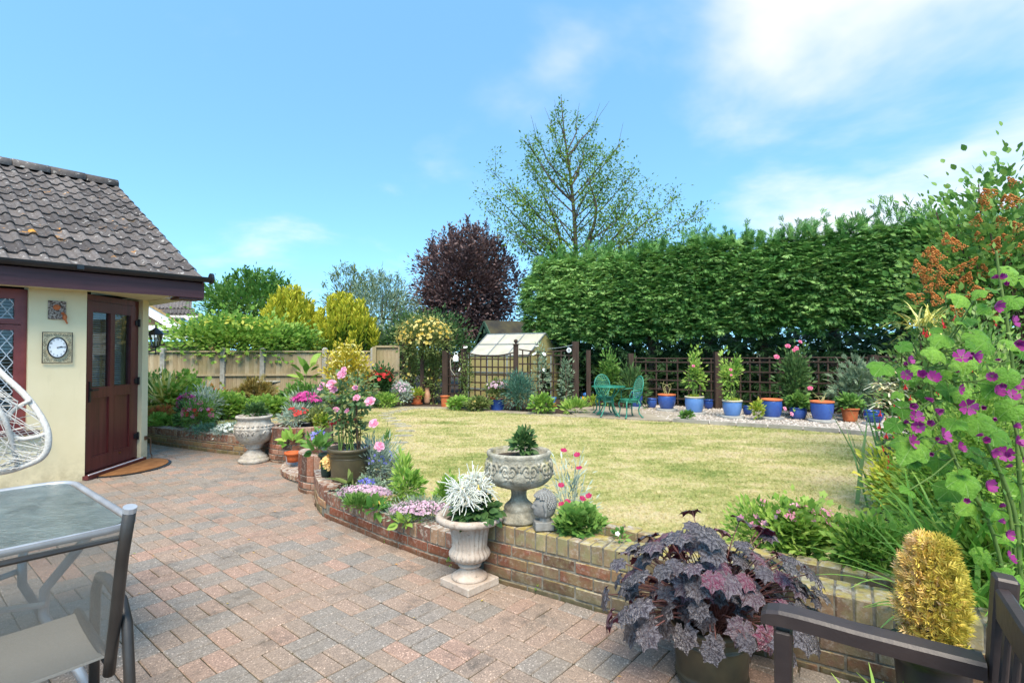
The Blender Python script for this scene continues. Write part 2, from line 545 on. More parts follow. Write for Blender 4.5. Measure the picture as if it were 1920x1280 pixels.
BRK = [(0.0, rgb('#5c4034')), (0.3, rgb('#754a3a')), (0.5, rgb('#855542')), (0.75, rgb('#6e5547')), (1.0, rgb('#7c6a58'))]
BRK_R = [(0.0, rgb('#77422f')), (0.5, rgb('#884c37')), (1.0, rgb('#7a5040'))]
M_PAVER = m_paver()
M_BRICK = m_brick('garden_brick', BRK, None, 0.7)
M_COPE = m_brick('coping_brick', [(0.0, rgb('#6e4c40')), (0.5, rgb('#8a5f4c')), (1.0, rgb('#97785f'))], None, 0, 0.5)
M_BRICK_Y = m_brick('lichened_brick', BRK, 0.45, 0.8)
M_COPE_Y = m_brick('lichened_coping_brick', [(0.0, rgb('#7a6350')), (0.5, rgb('#937a5e')), (1.0, rgb('#a2906c'))], 0.85, 0, 0.35)
M_BRICK_L = m_brick('buff_brick', [(0.0, rgb('#8d6148')), (0.5, rgb('#a9775a')), (1.0, rgb('#9a8158'))], 0.35, 0.8)
M_PLBRICK = m_brick('planter_brick', [(0.0, rgb('#5a4238')), (0.35, rgb('#7c4d3c')), (0.7, rgb('#94624c')), (1.0, rgb('#a07a66'))], None, 0.4)
M_MORTAR = surf('mortar', rgb('#5f5a50'), rgb('#8a8375'), 20, 0.95, 0.3)
M_SAND = surf('joint_sand', rgb('#3a332a'), rgb('#5b5138'), 5, 0.95)
M_SOIL = surf('soil', rgb('#2e241c'), rgb('#4b3d30'), 30, 0.95, 0.7, 90)

def m_lawn(name='lawn_turf', blade=False):
    t = NT(name)
    v = t.geo()
    big = t.noise(0.8, 5, 0.65, sc=(1, 1.6, 1), vec=v)
    mid = t.noise(2.6, 6, 0.65, sc=(1, 1.7, 1), vec=v)
    s = t.math('ADD', t.math('MULTIPLY', big, 0.6), t.math('MULTIPLY', mid, 0.4))
    if blade: s = t.math('ADD', s, t.math('MULTIPLY', t.math('SUBTRACT', t.attr('rnd'), 0.5), 0.22))
    c = t.ramp(s, [(0.37, rgb('#818d4c')), (0.45, rgb('#a2a162')), (0.51, rgb('#bcb27a')), (0.58, rgb('#cbbb90')), (0.67, rgb('#c4b18c'))])
    if blade: return t.done(t.principled(c, 0.7, 0, None, 0.2))
    c = t.mix(1.0, c, t.ramp(t.noise(60, 5, 0.7), [(0.3, 0.6), (0.7, 1.15)]), 'MULTIPLY')
    return t.done(t.principled(c, 0.9, 0, t.bump(t.noise(140, 4), 0.6, 0.02), 0.1))
M_LAWN = m_lawn(); M_BLADE = m_lawn('grass_blades', True)

# ------------------------------------------------------------------ ground, lawn, patio
DA, DB = Vector((0.7683, -0.6401, 0)), Vector((0.6401, 0.7683, 0))   # paving directions
O_GRID = Vector((-1.442, 2.715, 0)); CELL = 0.202
LZ = 0.15                                                            # lawn level
ground = MB().add([(-400, -400, -0.06), (400, -400, -0.06), (400, 400, -0.06), (-400, 400, -0.06)], [(0, 1, 2, 3)])
struct('ground', ground, surf('rough_ground', rgb('#4d5233'), rgb('#6b6444'), 0.6, 0.95))

PATH = [at(*p) for p in [(588, 930), (591, 944), (597.5, 960), (614, 971.6), (637, 981), (663, 992), (691, 1004), (723, 1018), (759, 1031), (796, 1045), (837.5, 1059), (885, 1075), (933, 1091), (991, 1107.6), (1050, 1124.5), (1120, 1146), (1184, 1163)]]
PATH += gp((0.95, 2.81, 0), (1.234, 2.632, 0), (1.44, 2.50, 0), (1.72, 2.33, 0), (2.1, 2.10, 0), (2.7, 1.75, 0), (3.4, 1.36, 0))
PATH = catmull(PATH, 10)
LPATH = catmull(gp((-9.2, 10.6, 0), (-7.6, 9.75, 0)) + [at(*p) for p in [(265, 828), (300, 834), (350, 841), (400, 848), (450, 853.5), (470, 857), (500, 860)]], 10)
PL1, PL1R = Vector((-2.93, 7.55, 0)), 0.42       # round planter left of the step
PL2, PL2R = Vector((-1.95, 5.93, 0)), 0.36       # round planter right of the step
def poly_sheet(pts, z): return MB().add([(p[0], p[1], z) for p in pts], [tuple(range(len(pts)))])

behind = [Vector((p.x, p.y + 0.10, 0)) for p in LPATH] + gp((-2.9, 7.5, 0), (-2.3, 6.9, 0), (-1.9, 6.2, 0), (-1.8, 5.6, 0)) + [p + Vector((0.06, 0.10, 0)) for p in PATH[3:]]
soil_poly = behind + gp((9, -1, 0), (40, -1, 0), (60, 60, 0), (-60, 60, 0), (-60, 12, 0))
struct('garden_bed_soil', poly_sheet(soil_poly, LZ - 0.006), M_SOIL)
lawn_pts = [at(*p, LZ) for p in [(412, 800), (405, 788), (440, 780), (520, 776), (600, 768), (690, 764.5), (740, 762), (850, 765), (920, 771), (1000, 776), (1080, 779), (1120, 784), (1200, 788), (1300, 793), (1440, 801), (1520, 808), (1640, 818)]]
lawn_pts += [at(*p, LZ) for p in [(1650, 860), (1650, 930), (1640, 1000), (1560, 1050)]]
lawn_pts += [Vector((p.x + 0.15, p.y + 0.30, 0)) for p in PATH[::-6] if -1.2 < p.x < 1.2] + gp((-1.45, 5.2, 0), (-1.55, 5.9, 0), (-1.6, 6.5, 0), (-2.2, 7.3, 0), (-2.45, 7.9, 0), (-3.2, 8.0, 0), (-3.7, 7.95, 0))
lawn_mb = poly_sheet(lawn_pts, LZ)
lawn = struct('lawn', lawn_mb, M_LAWN)

def inside(p, poly):
    x, y = p[0], p[1]; c = False
    j = len(poly) - 1
    for i in range(len(poly)):
        a, b = poly[i], poly[j]
        if (a[1] > y) != (b[1] > y) and x < (b[0] - a[0]) * (y - a[1]) / (b[1] - a[1] + 1e-12) + a[0]: c = not c
        j = i
    return c
# short turf: tufts of blades, denser towards the patio
def turf():
    lp = [(p.x, p.y) for p in lawn_pts]
    xs = [p[0] for p in lp]; ys = [p[1] for p in lp]
    pos = []
    tries = 260000
    X = RNG.uniform(min(xs), max(xs), tries); Y = min(ys) + (max(ys) - min(ys)) * RNG.random(tries) ** 1.5
    A = np.array(lp); c = np.zeros(tries, bool); j = len(A) - 1
    for i in range(len(A)):
        a, b = A[i], A[j]
        m = ((a[1] > Y) != (b[1] > Y)) & (X < (b[0] - a[0]) * (Y - a[1]) / (b[1] - a[1] + 1e-12) + a[0])
        c ^= m; j = i
    X, Y = X[c], Y[c]; n = len(X)
    P = np.stack([X, Y, np.full(n, LZ - 0.002)], 1)
    d = rdir(n, 0.45, 0.95)
    tv = np.array([(-.09, 0, 0), (.09, 0, 0), (0, 1, -.12), (.12, .02, .1), (.26, .04, .1), (.42, .8, .2), (-.3, .02, -.1), (-.16, .02, -.1), (-.45, .75, -.2)], float)
    sz = RNG.uniform(0.016, 0.034, n) * (0.8 + 0.03 * Y)
    o = scat('grass', (tv, [(0, 1, 2), (3, 4, 5), (6, 7, 8)]), P, d, rdir(n), sz, M_BLADE, None)
    tag(o, 'short dry grass of the lawn', 'grass', kind='stuff')
turf()

def chamfer_box(dx, dy, dz, b=0.004, jit=0.0, rnd=0.5, seed=0, bottom=False):
    rr = random.Random(seed)
    mb = MB(); x, y, z = dx / 2, dy / 2, dz / 2
    vs = []
    for sx in (-1, 1):
        for sy in (-1, 1):
            for sz in (-1, 1):
                for k in range(3):
                    q = [sx * x, sy * y, sz * z]
                    for m in range(3):
                        if m != k: q[m] -= (sx, sy, sz)[m] * b
                    vs.append(tuple(c + rr.uniform(-jit, jit) for c in q))
    bm = bmesh.new()
    bv = [bm.verts.new(v) for v in vs]
    r = bmesh.ops.convex_hull(bm, input=bv)
    bm.verts.ensure_lookup_table(); bm.verts.index_update()
    mb.add([v.co[:] for v in bm.verts], [tuple(v.index for v in f.verts) for f in bm.faces], rnd)
    bm.free()
    return mb

def build_patio():
    po = thing('patio', 'block paved patio in basket weave pattern', None, (0, 0, 0)); po['kind'] = 'structure'
    del po['label']
    bed = gp((-8.6, 10.2, 0), (-9.4, 9.0, 0), (-6, 3, 0), (-4.5, 0.3, 0), (-3, -1.2, 0), (3.5, -1.2, 0), (3.6, 1.5, 0))
    reg = [Vector((p.x, p.y, 0)) for p in LPATH] + gp((-2.9, 7.3, 0), (-2.2, 6.2, 0), (-2.0, 5.6, 0)) + [p.copy() for p in PATH] + bed[:2:-1][0:0]
    poly = [(p.x, p.y) for p in LPATH] + [(-2.9, 7.3), (-2.2, 6.2), (-2.0, 5.6)] + [(p.x, p.y) for p in PATH] + [(3.6, -1.2), (-3.2, -1.2), (-4.7, 0.3), (-7.5, 3.5), (-9.6, 9.0)]
    part('bedding_sand', poly_sheet([Vector((p[0], p[1], 0)) for p in poly], -0.007), M_SAND, po)
    nvar = 14
    def variant(long_, i):
        r = i / (nvar - 1)
        return chamfer_box(0.0972, 0.1980, 0.05, 0.0055, 0.0014, r, i + 100 * long_)
    MBS = [variant(0, i) for i in range(nvar)]
    MES = [m.mesh('paving_block', M_PAVER) for m in MBS]
    blocks = []
    rr = random.Random(3)
    ang = math.atan2(DB.y, DB.x)
    for i in range(-60, 40):
        for j in range(-40, 40):
            c = O_GRID + DA * ((i + .5) * CELL) + DB * ((j + .5) * CELL)
            if not (-9.7 < c.x < 3.7 and -1.3 < c.y < 10.8): continue
            if not inside(c, poly): continue
            along = (i + j) % 2 == 0
            greyness = 0.5 + 0.5 * math.tanh((-(c.x + 0.7)) * 1.1 + (3.6 - c.y) * 0.5)
            pairv = rr.random()
            for k in (-1, 1):
                if along: p = c + DA * (k * CELL / 4); rz = ang - math.pi / 2
                else: p = c + DB * (k * CELL / 4); rz = ang
                if along and pairv < 0.25 + 0.65 * greyness: v = rr.uniform(0.0, 0.3)
                else: v = rr.uniform(0.36, 1.0) if pairv > .12 else rr.uniform(0.1, 0.5)
                # rotation: block long axis is local y
                rot = Matrix.Rotation(rz, 3, 'Z') @ Matrix.Rotation(rr.uniform(-.008, .008), 3, 'X') @ Matrix.Rotation(rr.uniform(-.008, .008), 3, 'Y')
                blocks.append((p + Vector((0, 0, -0.0255 + rr.uniform(-.0016, .0016))), rot, min(nvar - 1, int(v * nvar))))
    # border course that follows the curved wall
    L = 0.0; last = None
    for path, off in ((PATH, -1), (LPATH, -1)):
        acc = 0.0
        for q in range(1, len(path)):
            d = path[q] - path[q - 1]; l = d.length; 
            while acc < l:
                t = path[q - 1] + d * (acc / l); tg = d.normalized(); nn = Vector((tg.y, -tg.x, 0))
                p = t + nn * 0.055
                if p.y < 1.2: break
                rz = math.atan2(tg.y, tg.x) - math.pi / 2
                blocks.append((p + Vector((0, 0, -0.0215)), Matrix.Rotation(rz, 3, 'Z'), rr.choice([3, 4, 5, 6, 7, 8])))
                acc += 0.203
            acc -= l
    def vis(p):
        if p.y < 0.6: return 9e9
        u, v = 960 + FPX * p.x / p.y, 658 + H_CAM * FPX / p.y
        if not (-20 < u < 1940 and v < 1310): return 9e9
        if u < 250 and v > 960 and False: return 9e9
        return p.length
    blocks.sort(key=lambda b: vis(b[0]))
    for p, rot, v in blocks[:300]: place('paving_block', MES[v], po, TRS(p, rot))
    far = MB()
    for p, rot, v in blocks[300:]:
        m = MBS[v]; far.add([p + rot @ Vector(q) for q in m.v], m.f, m.r[0])
    part('distant_paving_blocks', far, M_PAVER, po, kind='stuff')
build_patio()

# ------------------------------------------------------------------ brick walls
def brick_set(name, L, D, Hh, mat, n=8, jit=0.0018, b=0.005):
    return [chamfer_box(L, D, Hh, b, jit, i / (n - 1), i + int(L * 1e4)).mesh(name, mat) for i in range(n)]
def arc_pts(path, step, start=0.0, end=1e9):
    """points every step along a path with tangents"""
    out, acc, dist = [], start, 0.0
    for q in range(1, len(path)):
        d = path[q] - path[q - 1]; l = d.length
        while acc <= dist + l:
            if acc >= dist and acc <= end: out.append((path[q - 1] + d * ((acc - dist) / l), d.normalized(), acc))
            acc += step
        dist += l
    return out
def plen(path): return sum((path[i] - path[i - 1]).length for i in range(1, len(path)))
def sub(path, a, b):
    return [p for p, t, s in arc_pts(path, 0.03, a, b)]
def strip(path, z0, z1, t0, t1):
    """solid core following a path between offsets t0..t1 behind its front"""
    mb = MB(); n = len(path); vs, fs = [], []
    for i, p in enumerate(path):
        d = (path[min(i + 1, n - 1)] - path[max(i - 1, 0)]).normalized(); nn = Vector((-d.y, d.x, 0))
        for t in (t0, t1):
            for z in (z0, z1):
                q = p + nn * t; vs.append((q.x, q.y, z))
    for i in range(n - 1):
        a, b = i * 4, i * 4 + 4
        fs += [(a, b, b + 1, a + 1), (a + 1, b + 1, b + 3, a + 3), (a + 3, b + 3, b + 2, a + 2), (a + 2, b + 2, b, a)]
    fs += [(0, 1, 3, 2), (n * 4 - 4, n * 4 - 2, n * 4 - 1, n * 4 - 3)]
    return mb.add(vs, fs)
BL = 0.215
SETS = {}
def bset(L, D, Hh, mat):
    k = (L, D, Hh, mat.name)
    if k not in SETS: SETS[k] = brick_set('brick', L, D, Hh, mat)
    return SETS[k]
def brick_run(path, z0, hgt, L, D, mat, parent, off=0.0, rr=random, depth0=0.0):
    ms = bset(L, D, hgt - 0.009, mat)
    for p, tg, s in arc_pts(path, L + 0.009, off):
        nn = Vector((-tg.y, tg.x, 0))
        c = p + nn * (D / 2 + depth0 + rr.uniform(-.0025, .0025)) + Vector((0, 0, z0 + hgt / 2 + rr.uniform(-.001, .001)))
        rot = Matrix.Rotation(math.atan2(tg.y, tg.x), 3, 'Z') @ Matrix.Rotation(rr.uniform(-.01, .01), 3, 'Y')
        place('brick', rr.choice(ms), parent, TRS(c, rot))
def brick_wall(name, label, path, courses, top_z, cope, mats, thick=0.2):
    """courses: list of (z0, height); the coping is brick on edge"""
    th = thing(name, label, 'wall', path[0])
    part('mortar_core', strip(path, -0.03, top_z - 0.008, 0.006, thick - 0.004), M_MORTAR, th)
    rr = random.Random(len(name) * 7)
    for i, (z0, h) in enumerate(courses):
        brick_run(path, z0, h, BL, 0.1, mats[0], th, (BL / 2) * (i % 2) + 0.02 + BL / 2, rr)
    brick_run(path, top_z - cope, cope, 0.066, thick, mats[1], th, 0.035, rr)
    return th
LT = plen(PATH)
s_mid = 0.0
# arc lengths where the wall steps
def s_at(x):
    d = 0.0
    for i in range(1, len(PATH)):
        if PATH[i].x > x: return d
        d += (PATH[i] - PATH[i - 1]).length
s1, s2 = s_at(-1.69), s_at(-0.30)
mid = sub(PATH, 0.0, s1)
brick_wall('brick_wall', 'short raised brick wall section carrying the bronze rose pot', mid, [(0.0, 0.07), (0.07, 0.075)], 0.275, 0.13, (M_BRICK_L, M_COPE))
low = sub(PATH, s1 + 0.02, s2)
brick_wall('brick_wall', 'low curved red brick retaining wall with whitened coping beside the small flowers', low, [(-0.025, 0.065), (0.04, 0.075)], 0.23, 0.115, (m_brick('red_brick', BRK_R, None, 0.5), M_COPE))
high = sub(PATH, s2 + 0.02, LT)
hw = brick_wall('brick_wall', 'taller brick retaining wall with yellow lichen below the stone bust', high, [(-0.045, 0.075), (0.03, 0.075), (0.105, 0.075), (0.18, 0.075)], 0.37, 0.115, (M_BRICK_Y, M_COPE_Y))
brick_wall('brick_wall', 'long low brick retaining wall beyond the house door', LPATH, [(-0.02, 0.075), (0.055, 0.075), (0.13, 0.03)], 0.275, 0.115, (M_BRICK_L, M_COPE))
# inner brick edging between bed and lawn
inn = catmull([at(1105, 980, .35), at(1160, 989, .35), at(1225, 1003, .35), at(1330, 1022, .35), at(1440, 1040, .35), at(1540, 1058, .35), at(1640, 1080, .35), at(1760, 1100, .35)], 8)
inn = [Vector((p.x, p.y, 0)) for p in inn]
ed = thing('brick_edging', 'row of yellow lichened edging bricks between the bed and the lawn', 'edging', inn[0])
part('mortar_core', strip(inn, LZ - .05, 0.335, 0.006, 0.09), M_MORTAR, ed)
brick_run(inn, 0.20, 0.15, 0.10, 0.10, M_COPE_Y, ed, 0.05, random.Random(5))
# platform behind the mid wall (bronze pot stands on it)
plat = thing('brick_platform', 'small brick topped ledge behind the short wall', 'ledge', (-1.5, 5.1, 0))
part('base', MB().prism([(p.x, p.y) for p in [q + Vector((0.12, 0.15, 0)) for q in mid[::3]]] + [(-1.22, 5.0), (-1.25, 5.45), (-1.55, 5.65)], 0.0, 0.262, None), M_SOIL, plat)
ms = bset(0.20, 0.096, 0.03, M_COPE)
for i in range(3):
    for j in range(4):
        place('brick', random.choice(ms), plat, TRS((-1.60 + j * 0.105 + 0.0 * i, 4.92 + i * 0.21 + 0.02 * j, 0.2585), Matrix.Rotation(R(90) + 0.03 * j, 3, 'Z')))

def round_planter(c, r, top, label):
    th = thing('round_planter', label, 'planter', c)
    n = 28 if r > .4 else 24
    rr = random.Random(int(r * 1000))
    w = 2 * math.pi * r / n
    sol = bset(round(w - 0.008, 4), 0.1, 0.215, M_PLBRICK)
    hd = bset(round(2 * math.pi * r / (n * .75) - 0.01, 4), 0.1, 0.062, M_PLBRICK)
    zc = top - 0.215
    part('mortar_core', MB().lathe([(r - .008, -.03), (r - .008, top - .012), (r - .092, top - .012), (r - .092, -.03)], c, 40), M_MORTAR, th)
    for i in range(n):
        a = 2 * math.pi * (i + .5) / n
        rot = Matrix.Rotation(a - math.pi / 2, 3, 'Z')
        d = Vector((math.cos(a), math.sin(a), 0))
        place('brick', rr.choice(sol), th, TRS(c + d * (r - .05 + rr.uniform(-.003, .003)) + Vector((0, 0, top - .1075)), rot))
    k = 0; m = int(n * .75)
    while zc > 0.0:
        zc -= 0.072; k += 1
        for i in range(m):
            a = 2 * math.pi * (i + .5 * (k % 2)) / m
            d = Vector((math.cos(a), math.sin(a), 0))
            place('brick', rr.choice(hd), th, TRS(c + d * (r - .052) + Vector((0, 0, zc + .036)), Matrix.Rotation(a - math.pi / 2, 3, 'Z')))
    part('soil', MB().lathe([(0.0, top - .05), (r - .09, top - .06)], c, 24), M_SOIL, th)
    return th
round_planter(PL1, PL1R, 0.46, 'round brick planter of upright bricks holding pink flowers')
round_planter(PL2, PL2R, 0.40, 'round brick planter crowded with small pots right of the step')

# curved brick step between the planters
st = thing('garden_step', 'curved brick-on-edge step between the two round planters', 'step', (-2.4, 6.7, 0))
sc_c = Vector((-1.76, 6.98, 0)); sb = bset(0.068, 0.215, 0.06, M_COPE)
part('base', MB().lathe([(1.10, -.03), (1.10, .062), (0.02, .062)], sc_c, 64), M_MORTAR, st)
rr = random.Random(9)
for ring in range(3):
    rad = 1.12 - 0.108 - ring * 0.225
    nb = int(2 * math.pi * rad / 0.078)
    for i in range(nb):
        a = 2 * math.pi * i / nb
        if not (R(165) < a < R(262)): continue
        d = Vector((math.cos(a), math.sin(a), 0))
        place('brick', rr.choice(sb), st, TRS(sc_c + d * rad + Vector((0, 0, .048)), Matrix.Rotation(a - math.pi / 2, 3, 'Z')))
# ------------------------------------------------------------------ the house on the left
def m_cream():
    t = NT('cream_render'); v = t.geo()
    c = t.ramp(t.noise(1.6, 5, vec=v), [(.35, rgb('#d2c49f')), (.65, rgb('#dbcdaa'))])
    z = t.node('ShaderNodeSeparateXYZ'); t.l.new(v, z.inputs[0])
    sp = t.math('MULTIPLY', t.ramp(z.outputs['Z'], [(.02, 1.0), (.34, 0.0)]), t.ramp(t.noise(9, 6, .7, vec=v), [(.38, 0.0), (.62, .5)]))
    c = t.mix(sp, c, rgb('#8d8166'))
    c = t.mix(t.ramp(t.noise(7, 6, .75, vec=v, sc=(1, 1, .18)), [(.6, 0.0), (.74, .22)]), c, rgb('#a59a76'))
    c = t.mix(t.ramp(t.voro(5, vec=v), [(.015, .6), (.03, 0.0)]), c, rgb('#80765c'))
    return t.done(t.principled(c, .88, 0, t.bump(t.noise(130, 5, vec=v), .25, .008), .2))
M_CREAM = m_cream()
M_FASCIA = surf('brown_woodgrain', rgb('#43292c'), rgb('#543539'), 5, 0.45, 0.12, 60, sc=(0.25, 4, 4))
M_DOOR = surf('rosewood_door', rgb('#4c2020'), rgb('#622b2a'), 6, 0.35, 0.06, 60, spec=0.5, sc=(4, 4, 0.3))
M_WINRED = surf('red_brown_frame', rgb('#6b2a26'), rgb('#7d3833'), 6, 0.4, spec=0.5)
M_BLACK = surf('black_plastic', rgb('#15161a'), rgb('#1f2126'), 10, 0.35, spec=0.5)
M_SOFFIT = surf('cream_soffit', rgb('#c9c2a0'), rgb('#d4cdae'), 3, 0.6)
M_WHITE = surf('white_paint', rgb('#dedede'), rgb('#eeeeee'), 4, 0.5)
M_ROOM = surf('dim_room', rgb('#2a2622'), rgb('#3a352f'), 3, 0.9)
def m_tile():
    t = NT('concrete_roof_tile')
    v = t.geo()
    c = t.ramp(t.attr('rnd'), [(0.0, rgb('#514b49')), (0.5, rgb('#625b58')), (1.0, rgb('#726a66'))])
    c = t.mix(1.0, c, t.ramp(t.noise(22, 6, 0.7), [(0.25, 0.6), (0.75, 1.25)]), 'MULTIPLY')
    c = t.mix(t.ramp(t.noise(16, 5, 0.6, dist=0.4), [(0.61, 0.0), (0.66, 0.75)]), c, rgb('#b9b4ae'))
    sp = t.node('ShaderNodeSeparateXYZ'); t.l.new(t.coord('Object'), sp.inputs[0])
    c = t.mix(t.ramp(t.noise(7, 6, 0.7), [(0.60, 0.0), (0.68, 0.8)]), c, rgb('#57472f'))
    o = t.math('MULTIPLY', t.ramp(t.noise(5.5, 6, 0.7), [(0.60, 0.0), (0.64, 1.0)]), t.ramp(t.noise(1.3, 3), [(0.50, 0.0), (0.60, 1.0)]))
    c = t.mix(o, c, rgb('#c98a2e'))
    return t.done(t.principled(c, 0.88, 0, t.bump(t.noise(70, 5, 0.7), 0.5, 0.01), 0.25))
M_TILE = m_tile()
def m_glass(name, tint=(0.75, 0.8, 0.8, 1), mixv=0.75, rough=0.02):
    t = NT(name)
    g = t.node('ShaderNodeBsdfGlossy'); g.inputs['Roughness'].default_value = rough
    tr = t.node('ShaderNodeBsdfTransparent'); tr.inputs[0].default_value = tint
    fr = t.node('ShaderNodeFresnel'); fr.inputs['IOR'].default_value = 1.5
    f = t.math('ADD', t.math('MULTIPLY', fr.outputs[0], 0.9), 0.02)
    m = t.node('ShaderNodeMixShader'); t.l.new(f, m.inputs[0])
    t.l.new(tr.outputs[0], m.inputs[1]); t.l.new(g.outputs[0], m.inputs[2])
    return t.done(m.outputs[0])
M_GLASS = m_glass('window_glass')

W0 = at(158.5, 900.6); HROT = math.atan2(DB.y, DB.x)
house = thing('house', 'cream rendered bungalow corner with brown tiled roof and dark red door', 'house', W0, HROT)
house['_local'] = 1
def hp(name, mb, mat, smooth=False, parent=None, label=None):
    return part(name, mb, mat, parent or house, W=False, smooth=smooth, label=label)
CT = 0.86                                   # canted corner
EZ = 2.16                                   # soffit level
XL = -4.3
wx0, wx1, wz0, wz1 = -2.35, -0.505, 0.60, 2.14
# walls (0.25 thick) in the house's own axes: x along the front, y into the house
mb = MB()
mb.box(((XL + wx0) / 2, .125, EZ / 2), (wx0 - XL, .25, EZ + .06))
mb.box(((wx0 + wx1) / 2, .125, wz0 / 2 - .02), (wx1 - wx0, .25, wz0 + .04))
mb.box((wx1 / 2 - .0, .125, EZ / 2), (-wx1, .25, EZ + .06))
hp('front_wall', mb, M_CREAM)
S2 = math.sqrt(.5)
def cd(t, n, z): return Vector((t * S2 + n * S2, t * S2 - n * S2, z))   # along the canted door wall, outwards, up
CL = CT / S2
RC = Matrix.Rotation(R(45), 3, 'Z')
mb = MB()
mb.box(cd(CL - .06, -.12, EZ / 2), (.14, .24, EZ + .06), RC)
mb.box((CT - .125, (CT + 6.2) / 2 + .05, EZ / 2), (.25, 6.2 - CT, EZ + .06))
hp('side_wall', mb, M_CREAM)
g = MB(); yr, zr = 3.44, EZ + .17 + 1.93
g.add([(CT - .02, -.02 + CT, EZ), (CT - .02, 6.3, EZ), (CT - .02, yr, zr - .12), (CT - .2, CT, EZ), (CT - .2, 6.3, EZ), (CT - .2, yr, zr - .12)], [(0, 1, 2), (5, 4, 3), (0, 2, 5, 3), (1, 4, 5, 2), (0, 3, 4, 1)])
hp('gable', g, M_CREAM)
inner = MB()
inner.add([(XL, 2.6, -.02), (.6, 2.6, -.02), (.6, 2.6, 2.5), (XL, 2.6, 2.5)], [(0, 1, 2, 3)])
inner.add([(XL, .2, .02), (.6, .6, .02), (.6, 2.6, .02), (XL, 2.6, .02)], [(0, 1, 2, 3)])
inner.add([(XL, .2, EZ + .02), (.6, .6, EZ + .02), (.6, 2.6, EZ + .02), (XL, 2.6, EZ + .02)], [(3, 2, 1, 0)])
hp('room', inner, M_ROOM)
# roof
OV, VX = 0.30, 1.13
slope = math.atan2(1.93, 3.74); RL = math.hypot(1.93, 3.74)
e0 = Vector((0, -OV, EZ + .20)); es = Vector((0, math.cos(slope), math.sin(slope))); en = Vector((0, -math.sin(slope), math.cos(slope)))
rb = MB()
rb.add([(XL, -OV + .02, EZ + .17), (VX - .02, -OV + .02, EZ + .17), (VX - .02, yr, zr), (XL, yr, zr), (XL, 2 * yr + OV, EZ + .17), (VX - .02, 2 * yr + OV, EZ + .17)], [(0, 1, 2, 3), (3, 2, 5, 4)])
hp('roof_deck', rb, M_FASCIA)
def tile_mesh(i):
    rr = random.Random(i); w, L = 0.330, 0.405
    prof = []
    for r0 in (0.0, w / 2):
        prof += [(r0, 0.004), (r0 + .055, 0.0), (r0 + .083, 0.004), (r0 + .095, .024), (r0 + .115, .037), (r0 + .137, .037), (r0 + .155, .024)]
    prof.append((w + 0.004, .006))
    mb = MB(); n = len(prof); vs, fs = [], []
    for y, lift in ((0, .026), (L, 0.0)):
        for x, z in prof: vs.append((x - w / 2, y + rr.uniform(-.002, .002), z + lift))
    for x, z in prof: vs.append((x - w / 2, .002, z + .008))
    for k in range(n - 1):
        fs.append((k, k + 1, n + k + 1, n + k)); fs.append((2 * n + k, 2 * n + k + 1, k + 1, k))
    return mb.add(vs, fs, i / 7).mesh('roof_tile', M_TILE, False)
TM = [tile_mesh(i) for i in range(8)]
rr = random.Random(21)
rows, gauge = 13, RL / 13.0
for r_ in range(rows):
    for c_ in range(16):
        x = VX - .165 - .33 * c_
        p = e0 + es * (r_ * gauge - .03) + Vector((x + rr.uniform(-.003, .003), 0, 0)) + en * rr.uniform(-.002, .004)
        M3 = Matrix(((1, 0, 0), (0, es.y, en.y), (0, es.z, en.z)))
        place('roof_tile', rr.choice(TM), house, TRS(p, M3 @ Matrix.Rotation(rr.uniform(-.012, .012), 3, 'Z')))
rid = []
for i in range(4):
    m = MB(); vs, fs = [], []
    for x in (0, .44):
        for k in range(9):
            a = R(200 - 220 * k / 8); vs.append((x, .125 * math.cos(a), .10 * math.sin(a)))
    for k in range(8): fs.append((k, k + 1, 9 + k + 1, 9 + k))
    fs.append(tuple(range(8, -1, -1))); fs.append(tuple(range(9, 18)))
    rid.append(m.add(vs, fs, i / 3).mesh('ridge_tile', M_TILE, True))
for i in range(12):
    place('ridge_tile', rid[i % 4], house, TRS((VX - .45 - .452 * i, yr, zr + .06 + rr.uniform(-.004, .004))))
hp('rear_roof', MB().add([(XL, yr, zr + .04), (VX, yr, zr + .04), (VX, 2 * yr + OV, EZ + .2), (XL, 2 * yr + OV, EZ + .2)], [(0, 1, 2, 3)]), M_TILE)
hp('fascia', MB().box(((XL + VX) / 2, -OV, EZ + .083), (VX - XL, .022, .19)), M_FASCIA)
hp('bargeboard', MB().bar(Vector((VX - .02, -OV + .012, EZ + .10)), Vector((VX - .02, yr, zr - .03)), .022, .19, (0, -math.sin(slope), math.cos(slope))), M_FASCIA)
bx = MB(); bx.box((VX - .14, -OV + .16, EZ - .022), (.28, .30, .03)); hp('box_end', bx, M_FASCIA)
for k in range(6):
    hp('soffit_board', MB().box(((XL + VX) / 2 - .005, -OV + .037 + .052 * k, EZ + .006), (VX - XL - .02, .047, .012)), M_SOFFIT)
for k in range(5):
    hp('soffit_board', MB().box((CT + .02 + .055 * k - .0, 3.2, EZ + .004), (.05, 5.8, .012)), M_SOFFIT)
hp('corner_soffit', MB().add([(0, 0.0, EZ + .003), (CT, CT, EZ + .003), (CT, 0, EZ + .003)], [(0, 1, 2)]), M_SOFFIT)
gt = MB(); vs, fs = [], []
for x in (XL, VX + .06):
    for k in range(9):
        a = R(180 + 180 * k / 8); vs.append((x, -OV - .07 + .058 * math.cos(a), EZ + .245 + .062 * math.sin(a)))
    for k in range(9):
        a = R(360 - 180 * k / 8); vs.append((x, -OV - .07 + .052 * math.cos(a), EZ + .245 + .056 * math.sin(a)))
for k in range(18): fs.append((k, (k + 1) % 18, 18 + (k + 1) % 18, 18 + k))
gt.add(vs, fs)
gtr = hp('gutter', gt, M_BLACK)
ec = MB(); ec.tube([(VX + .045, -OV - .07, EZ + .238), (VX + .075, -OV - .07, EZ + .238)], .068, n=14)
